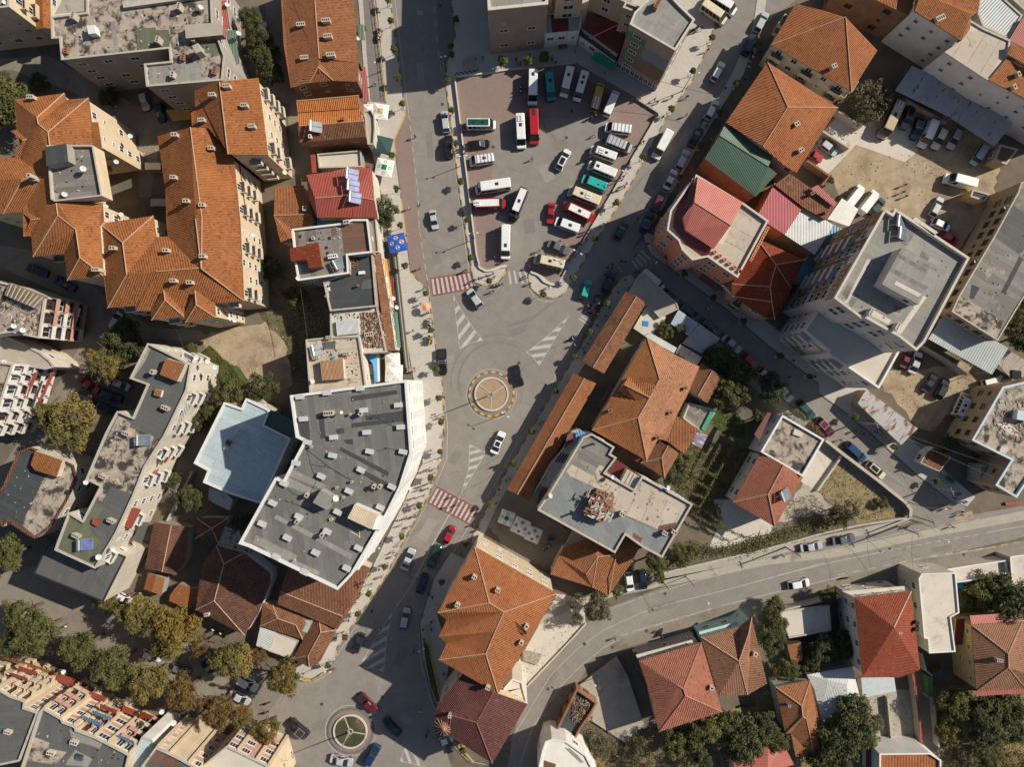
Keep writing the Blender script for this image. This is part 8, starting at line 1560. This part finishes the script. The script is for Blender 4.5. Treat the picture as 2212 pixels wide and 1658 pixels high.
cable(('34',920,340,8),('34',2100,880,9),"long overhead cable from the striped shed to the ochre block"); cable(('34',920,340,8),('34',2040,740,9),"second overhead cable beside the long one to the ochre block"); cable(('34',920,345,8),('34',1395,1180,8),"overhead cable crossing the side street to the yard tip"); cable(('34',1250,1300,8),('34',1265,1658,5),"cable hanging across the curved road to the white terraces"); cable(('34',860,1355,6),('34',905,1658,5),"cable crossing the curved road left of the thick pole"); cable(('34',1395,1180,8),('34',1760,1500,5),"cable slanting over the curved road junction"); cable(('13',1250,690,7),('13',1830,830,6),"thick cable across the north east street",.035); cable(('42',200,1110,7),('42',820,230,7),"cable along the lower street's left kerb"); cable(('42',640,760,7),('42',1120,20,7),"cable over the lower pavement"); cable(('22',375,780,8),('22',445,1280,7),"pale cable down the shaded passage",.04,.2); cable(('43',1290,1360,7),('43',1420,1640,5),"cable from the pink red house to the bottom edge"); cable(('33',-600,1040,8),('33',520,410,10),"cable over the lower market roof"); cable(('21',1490,1130,14),('21',1590,1380,12),"cable hanging from the large orange block")
# ================================================================ SATELLITE DISHES AND SOLAR HEATERS
DS=MB(); DS.lathe([(.02,.0),(.22,.03),(.36,.09),(.45,.16)],(0,0,0),16); DS.lathe([(.46,.16),(.36,.075),(.2,.015),(.02,-.02)],(0,0,0),16); DS=DS.mesh("dish",basic("dish_paint",(.50,.50,.49),.1,3,.7))
def dish(fr,x,y,z,label,s=1.0):
    p=W(*U(fr,x,y),z); root=thing("satellite_dish",label,"satellite dish",(p.x,p.y,z-.5),R(40),"satellite dishes on roofs and balconies"); o=link("reflector",DS,root,(0,0,.75),0,None,(s,s,s)); o.rotation_euler=(R(12),R(38),0)
    b=MB(); b.tube((0,0,0),(0,0,.72),.035); o=bpy.data.objects.new("mast",b.mesh("mast",M_STEEL)); COL.objects.link(o); o.parent=root
    b=MB(); b.tube((.1,0,.72),(.48,0,1.12),.018); b.box((.5,0,1.14),(.08,.08,.12)); o=bpy.data.objects.new("receiver_arm",b.mesh("receiver_arm",M_STEEL)); COL.objects.link(o); o.parent=root
for fr,x,y,z,l,s in(('11',1740,70,15,"white satellite dish near the mouldy roof's right corner",1.1),('11',50,28,14,"satellite dish on the top left corner block",1),('11',725,1465,20,"large satellite dish on the grey roof terrace",1.2),('11',1010,1405,12,"satellite dish on the tan facade's balconies",1),('11',1965,48,10,"satellite dish on the red awning side of the mouldy block",1),('11',2065,295,9,"satellite dish beside the green awning",1.1),('11',1130,1182,10,"satellite dish at the tan facade's corner",1),('21',565,28,19,"satellite dish at the roof terrace's lower edge",1.1),('21',920,132,12,"satellite dish on the tan wall, upper one",1),('21',1052,202,11,"satellite dish on the tan wall, lower one",1),('21',128,1165,13.5,"satellite dish on the rubble strewn roof, left one",1),('21',205,1200,13.5,"satellite dish on the rubble strewn roof, right one",1.15),('21',1872,1112,10,"satellite dish under the front gable, left one",1),('21',1995,1100,8,"satellite dish under the front gable, middle one",1),('21',2030,1115,8,"satellite dish under the front gable, right one",1),('21',2192,378,12,"satellite dish on the large block's balconies",1),('21',1700,1438,12,"satellite dish on the long block's top wall, left one",1),('21',1797,1468,12,"satellite dish on the long block's top wall, middle one",1),('21',1860,1520,11,"satellite dish on the long block's top wall, right one",1),('21',45,1475,10,"satellite dish at the left edge by the curved white corner",1),('31',748,855,13.3,"satellite dish at the long block's inner corner",1),('31',858,1500,13.5,"satellite dish on the green roofed foot of the long block",1.2),('31',985,1430,13,"satellite dish at the foot wall of the long block",1),('12',112,988,10,"satellite dish on the orange gabled block's wall",1),('12',250,1497,10,"satellite dish at the orange gabled block's low corner",1),('12',880,340,6,"satellite dish above the green shop awning",.9),('22',1187,925,6,"satellite dish over the yellow awning, upper one",1),('22',1215,1003,5.5,"satellite dish over the yellow awning, lower one",1),('22',1113,1225,6.5,"satellite dish beside the heap of old tiles",1.1),('22',1080,1328,6.5,"satellite dish at the pent roof's end, left one",1.1),('22',1120,1337,6.5,"satellite dish at the pent roof's end, right one",1.1),('22',958,1527,6,"satellite dish over the blue shop front, upper one",.9),('22',968,1595,6,"satellite dish over the blue shop front, lower one",.9),('22',362,752,11.3,"satellite dish on the red hut roof's corner",.9),('22',490,1640,9.8,"satellite dish at the beige house corner",1),('32',690,993,22.5,"large satellite dish on the big grey roof",1.3),('32',1330,905,21.5,"satellite dish on the big building's street parapet",.8),('33',865,810,11.6,"satellite dish beside the stepped light well",.9),('33',1345,902,11,"satellite dish on the angular block's garden edge",1),('33',330,970,11.5,"satellite dish on the angular block's left tip",1),('41',1505,1275,13.5,"satellite dish on the balcony front, right one",1.1),('41',1402,1178,11,"satellite dish on the balcony front, left one",1),('41',555,832,8,"satellite dish behind the tiled balcony roof",.9),('24',2035,142,9.6,"round white lamp dish on the long tan building's edge, upper",.6),('24',1775,605,9.6,"round white lamp dish on the long tan building's edge, lower",.6),('32',740,250,22.2,"small dish among the big roof's debris",.7)):
    dish(fr,x,y,z,l,s)
M_ALU=basic('dull_aluminium',(.20,.21,.22),.08,2,.6)
def solar(fr,x,y,z,deg,label,n=2,blue=False):
    p=W(*U(fr,x,y),z+.6); root=thing("solar_water_heater",label,"solar heater",(p.x,p.y,z),R(deg)); t=R(28)
    def pr(px,py,up=0): return Vector((px*math.cos(t)+up*math.sin(t),py,1.0-px*math.sin(t)+up*math.cos(t)-.35))
    fr_=MB(); gl=None
    for i in range(n):
        y0=(i-n/2)*1.08+.04; y1=y0+1.0
        fr_.poly([pr(-.05,y0),pr(1.95,y0),pr(1.95,y1),pr(-.05,y1)],0,True); fr_.poly([pr(-.05,y0,-.08),pr(-.05,y1,-.08),pr(1.95,y1,-.08),pr(1.95,y0,-.08)])
        for A,B in((( -.05,y0),(1.95,y0)),((1.95,y0),(1.95,y1)),((1.95,y1),(-.05,y1)),((-.05,y1),(-.05,y0))): fr_.poly([pr(*A,-.08),pr(*B,-.08),pr(*B),pr(*A)])
        g=MB(); g.poly([pr(.03,y0+.07,.012),pr(1.87,y0+.07,.012),pr(1.87,y1-.07,.012),pr(.03,y1-.07,.012)],0,True); g.poly([pr(.03,y0+.07,.004),pr(.03,y1-.07,.004),pr(1.87,y1-.07,.004),pr(1.87,y0+.07,.004)]); o=bpy.data.objects.new("collector_panel",g.mesh("collector_panel",M_SOLARB if blue else M_SOLAR)); COL.objects.link(o); o.parent=root
    o=bpy.data.objects.new("frame",fr_.mesh("frame",M_ALU)); COL.objects.link(o); o.parent=root
    b=MB(); w_=n*.5; b.tube((-.28,-w_,.95),(-.28,w_,.95),.27,.27,14); o=bpy.data.objects.new("water_tank",b.mesh("water_tank",M_STEEL)); COL.objects.link(o); o.parent=root
    b=MB()
    for s in(-w_+.1,w_-.1): b.tube((-.3,s,0),(-.3,s,.72),.03); b.tube((1.65,s,-.6),(1.65,s,-.1),.03)
    o=bpy.data.objects.new("stand",b.mesh("stand",M_DKMET)); COL.objects.link(o); o.parent=root
for a in((('12',485,1090,8.2,0,"solar water heater on the bright orange house's ridge"),),(('12',800,1500,10.4,-5,"solar water heater on the red metal roof, topmost of three"),2,True),(('12',808,1600,10.2,-5,"solar water heater on the red metal roof, middle of three"),2,True),(('22',825,45,10,-5,"solar water heater on the red metal roof, lowest of three"),2,True),(('22',695,632,10.5,28,"solar water heater beside the red tiled hut"),),(('22',508,1372,9,12,"solar water heater on the beige roofed house"),),(('31',1205,490,13,0,"solar water heater on the long block's mossy roof"),),(('31',702,1395,13,0,"bright blue solar water heater on the green felt roof"),2,True),(('23',2005,210,12,10,"solar water heater on the corner hotel's terrace"),),(('24',1130,255,23,-5,"solar water heater on the tower roof, upper one"),),(('24',1142,355,23,-5,"solar water heater on the tower roof, lower one"),),(('34',130,975,8.4,20,"solar water heater on the red tiled half of the white house"),)): solar(*a[0],*(a[1:] if len(a)>1 else ()))
# ================================================================ WALLS, RAILINGS, STALLS, PERGOLA
wall_line("lot_wall","low white edge wall along the lot's west side",'12',"1718,672 1770,1100 1838,1658 1905,2200 1930,2290",.8,.3,M_CONCW); wall_line("bench_wall","wavy white bench wall at the lot's left lower end",'22',"1908,615 1935,655 1985,682 2050,675 2110,650 2168,640",.5,.45,M_CONCW); wall_line("bench_wall","wavy white bench wall at the lot's right lower end",'23',"160,690 230,720 280,775 340,800 385,800",.5,.45,M_CONCW); wall_line("lot_wall","low pale wall along the lot's top edge",'12',"1710,658 1960,632 2212,592 2500,568 2760,540",.5,.3,M_CONCW); wall_line("lot_wall","low wall along the lot's upper right edge",'13',"1080,850 1265,968",.6,.35,M_CONCP); wall_line("lot_wall","low brown wall along the lot's right edge",'13',"1250,985 1215,1065 870,1658 700,1940 600,2110 440,2380",.5,.25,M_CONCP)
wall_line("low_wall","stone wall along the side street above the triangular yard",'34',"500,490 650,610 940,830 1190,1030 1235,1090 1230,1150",1.6,.5,W_OLDBR,M_CONCP); wall_line("low_wall","low wall on the triangular yard's left side",'34',"640,630 430,930",.9,.3,M_CONCW); wall_line("low_wall","roadside garden wall under the ivy hedge",'34',"1200,1165 800,1225 500,1290 0,1430 -900,1640",1.4,.35,M_CONCP); wall_line("low_wall","white edge wall along the concrete yard and curved road",'43',"100,965 130,965 500,575 640,420",.5,.25,M_CONCW); wall_line("low_wall","long tall wall along the passage beside the beige house",'44',"1330,680 1370,830 1420,870",2,.3,M_CONCP); wall_line("low_wall","passage wall with green gate below the beige house",'44',"1375,1045 1440,1085 1480,1490 1520,1525",1.8,.3,M_CONCP); wall_line("low_wall","red capped wall beside the passage",'44',"1250,845 1300,1160 1330,1480",2,.35,W_PALE,C_RED); slab("gate","green metal gate beside the passage","gate",'44',"1375,870 1425,880 1428,1060 1385,1040",0,1.8,basic("green_gate_paint",(.10,.19,.07),.15)); wall_line("low_wall","garden terrace front wall along the curved road",'44',"100,310 630,190",2.6,.3,M_CONCP); wall_line("low_wall","pale wall between the earth yard and the pale building",'31',"1660,760 1560,960 1440,1190",1.5,.3,M_CONCP); wall_line("fence_wall","yellow green railing wall of the pink red house",'43',"1050,668 1570,515",1.6,.12,basic("pale_yellow_fence",(.55,.50,.24),.1)); wall_line("low_wall","low wall beside the red small lane trees",'41',"-20,610 110,440",.8,.3,M_CONCP); wall_line("low_wall","parapet wall of the tan house garden beside the terrace",'44',"30,780 90,960",1.8,.25,M_CONCW); wall_line("low_wall","thin ruin wall along the passage",'44',"1035,1060 1075,1470",1.2,.3,M_CONCP)
M_YR=basic("yellow_railing_paint",(.62,.42,.05),.12,2,.6)
railing("railing","yellow railing along the sunken footpath",'12',"1025,0 1080,460 1130,890",1.0,M_YR,1.5); railing("railing","yellow railing curving round the lone autumn tree's corner",'42',"385,880 430,898 490,895 550,865 605,830",1.0,M_YR,.9,"railing",.06); railing("railing","yellow railing along the kerb left of the lower roundabout",'42',"100,1240 170,1300 215,1380 225,1480 200,1560",1.0,M_YR,1.0,"railing",.06); railing("railing","yellow railing beside the planting strip near the zigzag house",'42',"1465,420 1500,600 1560,900 1600,1080",1.0,M_YR,1.4,"railing",.06); railing("railing","yellow railing under the maroon roof",'42',"1715,1430 1790,1500 1880,1600",1.0,M_YR,1.2,"railing",.05)
bed=sheet("planting_bed",'42',"1448,560 1480,600 1520,780 1575,1000 1600,1090 1565,1100 1510,960 1460,720",.14,M_GRASS)
# outdoor steps
def steps(name,label,fr,s,n,deg,m):
    q=[Vector((p.x,p.y,0)) for p in PW(fr,s,0)]; c=sum(q,Vector())/4; root=thing(name,label,"steps",(c.x,c.y,.12))
    for i in range(n):
        t0,t1=i/n,(i+1)/n-.02/n; k=[q[0].lerp(q[1],t0),q[0].lerp(q[1],t1),q[3].lerp(q[2],t1),q[3].lerp(q[2],t0)]; b=MB(); b.prism(k,.12,.12+.14*(i+1),0); b.build("step",m,root)
steps("outdoor_steps","grey outdoor steps above the chequered edge at the lot's top left",'12',"1785,515 1905,500 1920,590 1785,600",8,0,M_CONC); 
b=MB()
for i in range(12):
    for j in range(2):
        x=1712+17.5*i; y=632-1.6*i*1.9+j*12; 
        if (i+j)%2: 
            q=PW('12',"%f,%f %f,%f %f,%f %f,%f"%(x,y,x+17,y-3,x+18,y+9,x+1,y+12),0); b.poly([(p.x,p.y,.131) for p in q],0,True)
struct("path",b,basic("black_paving",(.04,.04,.042),.1))
for i,(d) in enumerate((0,14,28,42)):
    pass
st=thing("long_steps","long low stone steps between shops and the west pavement","steps",(*W(*U('22',1250,1000),0).xy,.12))
for i in range(4):
    b=MB(); o=11*i; q=PW('22',"%d,540 %d,540 %d,1525 %d,1525"%(1188+o,1195+o,1302+o,1292+o),0); b.prism(q,.12,.12+.16*(4-i)); b.build("step",M_CONC if i%2 else basic("dark_step_stone",(.09,.085,.08),.15),st)
# market stall things
def stall(fr,x,y,deg,label,cols):
    p=W(*U(fr,x,y),.8); root=thing("market_stall",label,"stall",(p.x,p.y,.12),R(deg)); b=MB(); b.box((0,0,.75),(1.8,.9,.08)); 
    for sx in(-.8,.8):
        for sy in(-.35,.35): b.box((sx,sy,.36),(.07,.07,.72))
    o=bpy.data.objects.new("table",b.mesh("table",M_WOOD)); COL.objects.link(o); o.parent=root; rr=random.Random(int(x)); 
    for c in cols:
        b=MB()
        for i in range(12): b.box((rr.uniform(-.8,.8),rr.uniform(-.35,.35),.85+rr.uniform(0,.12)),(.2,.16,.14),rr.uniform(0,3))
        o=bpy.data.objects.new("goods",b.mesh("goods",CL[c])); COL.objects.link(o); o.parent=root; o["kind"]="stuff"
stall('12',1068,310,80,"street stall with red and white goods by the sunken footpath",("red","white","navy")); stall('22',1340,1540,5,"stall with white boxes at the end of the long steps",("white","beige")); stall('22',1500,1130,85,"pavement stall with white bags, upper one",("white","brown")); stall('22',1505,1280,85,"pavement stall with dark goods, lower one",("dark","yellow")); stall('34',1575,830,-35,"pavement stall with green tarpaulin by the ochre block",("green","blue","green")); stall('33',300,1420,30,"cafe table with lime green chairs in the yard",("yellow","blue","green")); stall('33',340,1340,10,"cafe table with blue chairs in the yard",("blue","navy")); stall('13',440,400,5,"red stall in front of the low shop",("red","red")); stall('23',1270,400,20,"cafe table outside the corner hotel",("beige","white","orange"))
slab("tarpaulin","green tarpaulin bundle on the pavement by the ochre block","tarpaulin",'34',"1500,790 1620,840 1625,880 1560,870 1490,820",.12,.7,basic("green_plastic_sheet",(.16,.34,.20),.3,2,.5)); slab("tarpaulin","turquoise plastic bundles in the right edge garden","tarpaulin",'44',"1640,30 1700,20 1690,110 1645,115",0,.8,basic("turquoise_plastic",(.05,.45,.55),.2,2,.4)); slab("tyre_stack","coiled black tyres by the rusty yard sheets","tyres",'24',"2110,1540 2190,1550 2190,1620 2110,1610",3.2,3.5,M_TYRE); slab("red_pipe_bundle","bundle of red tiles or pipes by the ochre block's corner","bundle",'34',"2050,1030 2185,1010 2190,1040 2060,1055",0,.5,C_RED); slab("blue_hose_coil","coiled blue hose on the cluttered concrete roof","hose",'23',"1130,1115 1180,1120 1180,1165 1130,1160",2.5,2.6,basic("blue_hose",(.02,.22,.50),.2,3))
# vine pergola in the garden
pg=thing("vine_pergola","vine covered pergola grid in the walled garden","pergola",(*W(*U('33',1650,850),0).xy,0)); LFV=leafm("leaves_vine",(.11,.12,.03),(.06,.07,.02),(.19,.16,.05))
def vine(fr,s,wd,z,n,parent,name="vine",seed=1,beam=True,kind=None):
    r=random.Random(seed); m=MB(); bm=MB(); pts=[W(u,v,z) for u,v in P(fr,s)]
    for a,b in zip(pts,pts[1:]):
        if beam: bm.tube(a,b,.06,.06,6)
        L=(b-a).length
        for i in range(int(n*L)):
            q=a.lerp(b,r.random())+Vector((r.gauss(0,wd*.4),r.gauss(0,wd*.4),r.gauss(.05,wd*.3))); leaf_quad(m,q,Vector((r.gauss(0,.5),r.gauss(0,.5),1)),.28,r)
    if beam: bm.build("beam",M_WOOD,parent)
    return m.build(name,kind or LFV,parent)
for i,s in enumerate(("1640,480 1560,640 1440,950","1940,500 1850,650 1760,810 1660,1010 1600,1120","1780,430 1900,480 2020,550","1560,690 1680,760 1830,850","1490,790 1620,860 1750,940","1440,880 1560,950 1720,1010","1420,960 1560,1040 1700,1110 1780,1200 1840,1250","1800,530 1720,680 1640,830","1770,1040 1800,1150 1830,1260","1560,1130 1700,1210 1850,1260 2030,1340","2000,600 1900,800 1850,900")): vine('33',s,.45,2.4,34,pg,seed=i)
for x,y in((1640,480),(1560,640),(1440,950),(1940,500),(1850,650),(1760,810),(1660,1010),(1780,430),(2020,550),(1680,760),(1620,860),(1780,1200),(2030,1340)):
    p=W(*U('33',x,y),2.4); b=MB(); b.tube((p.x,p.y,0),(p.x,p.y,2.4),.06,.06,6); b.build("post",M_WOOD,pg)
def hedge(fr,s,wd,z,n,label,kind,seed):
    pts=[W(u,v,z) for u,v in P(fr,s)]; c=sum(pts,Vector())/len(pts); root=thing("hedge",label,"hedge",(c.x,c.y,0)); r=random.Random(seed); m=MB(); st=MB()
    for a,b in zip(pts,pts[1:]):
        L=(b-a).length
        for i in range(max(2,int(L/1.2))):
            q=a.lerp(b,(i+.5)/max(2,int(L/1.2))); st.tube((q.x,q.y,0),(q.x+r.uniform(-.2,.2),q.y+r.uniform(-.2,.2),z*.8),.035,.02,5)
        for i in range(int(n*L*wd)):
            q=a.lerp(b,r.random()); e=r.gauss(0,wd*.33); q=q+Vector((e,r.gauss(0,wd*.33),-abs(r.gauss(0,z*.35)))); leaf_quad(m,q,Vector((r.gauss(0,.6),r.gauss(0,.6),.8)),.34,r)
    m.build("foliage",LF[kind],root); st.build("stems",M_BARK,root)
hedge('34',"-200,1450 0,1370 200,1300 400,1230 640,1190",2.2,1.8,38,"ivy hedge along the garden wall above the curved road",'green',1); hedge('33',"1330,1560 1500,1500 1700,1450 1900,1440 2100,1400 2212,1330",2.0,1.8,38,"overgrown hedge between garden and curved road",'green',2); hedge('34',"180,170 330,300 480,450",.7,1.8,40,"narrow creeper hedge on the side street wall",'olive',3); hedge('44',"110,330 300,300 520,255",.6,1.5,45,"creeper along the garden terrace's front edge",'green',4); hedge('44',"110,340 140,480 170,540",.7,1.8,40,"creeper down the garden terrace's left side",'green',5); hedge('42',"1470,600 1500,780 1560,1000",.9,.7,30,"low planting along the yellow railing strip",'green',6); hedge('44',"430,560 560,600 700,560",1.6,1.8,30,"bushes below the garden terrace's edge",'dark',7)
# ground cover
def cover(name,fr,s,n,h,mat_,seed):
    from mathutils.geometry import intersect_point_tri_2d
    r=random.Random(seed); pts=[Vector((p.x,p.y,0)) for p in PW(fr,s,0)]; T_=tris_poly(pts); m=MB(); x0=min(p.x for p in pts);x1=max(p.x for p in pts);y0=min(p.y for p in pts);y1=max(p.y for p in pts); k=0
    while k<n:
        q=Vector((r.uniform(x0,x1),r.uniform(y0,y1)))
        if any(intersect_point_tri_2d(q,a.xy,b.xy,c.xy) for a,b,c in T_): leaf_quad(m,Vector((q.x,q.y,r.uniform(.03,h))),Vector((r.gauss(0,.5),r.gauss(0,.5),1)),.22,r); k+=1
    struct(name,m,mat_,0,'stuff')
cover("weeds",'34',"640,670 1000,920 1150,1120 780,1200 450,945",900,.35,LF['olive'],1); cover("weeds",'21',"1740,1400 1820,1330 2000,1500 2170,1700 1950,1700",3200,.45,LF['green'],2); cover("weeds",'33',"1700,250 1850,180 2020,330 2000,460 1740,400",900,.25,LF['green'],3); cover("weeds",'43',"700,1400 1300,1300 1900,1300 2212,1500 2212,1700 700,1700",5200,.6,LF['grey'],4); cover("weeds",'44',"1460,1000 2250,1000 2250,1680 1500,1680",5200,.6,LF['olive'],5); cover("weeds",'44',"-50,1030 850,1150 850,1500 300,1680 -50,1680",2600,.5,LF['dark'],6); cover("weeds",'33',"1500,480 2050,560 1850,1000 1700,1200 1400,940",2600,.5,LF['dark'],21); cover("weeds",'34',"150,1000 400,960 520,1100 150,1180",600,.3,LF['olive'],7); cover("weeds",'22',"280,1080 420,1100 440,1600 330,1650 260,1300",900,.4,LF['dark'],8); cover("weeds",'43',"570,1280 680,1270 950,1500 800,1620 560,1420",900,.5,LF['grey'],9); cover("weeds",'33',"1400,1380 1560,1350 1750,1440 1400,1560",900,.5,LF['green'],10)

def stones(fr,s,n,seed):
    r=random.Random(seed); q=[Vector((p.x,p.y,0)) for p in PW(fr,s,0)]; T_=tris_poly(q); m=MB()
    for i in range(n):
        a,c,d=r.choice(T_); t,u=r.random(),r.random()
        if t+u>1: t,u=1-t,1-u
        e=a+(c-a)*t+(d-a)*u; k=r.uniform(.06,.26); m.box((e.x,e.y,k*.3),(k,k*r.uniform(.5,1),k*.6),r.uniform(0,3),r.randrange(4),.7)
    struct("litter",m,[M_CONCW,M_RUB,M_SOIL,M_CHIM],0,'stuff')
stones('14',"560,1450 1300,1300 1950,1500 1850,1850 1300,2100 700,1780",300,1); stones('34',"950,0 1850,-100 1400,400",160,2); stones('21',"1700,1260 2450,1150 2450,1650 1950,1480",220,3); stones('43',"20,900 380,200 600,260 600,430 120,960",160,4); stones('22',"280,1000 560,960 620,1240 440,1280 330,1620",320,5); stones('44',"840,1070 1240,1000 1320,1460 900,1460",260,6); stones('34',"430,930 620,660 1180,1100 780,1200",140,7); stones('31',"1420,800 1640,760 1600,980 1420,1150",160,8); stones('11',"1250,950 1600,1000 1380,1250 1320,1600 1200,1150",120,9); stones('43',"640,1320 1200,1330 1250,1600 700,1600",240,10)
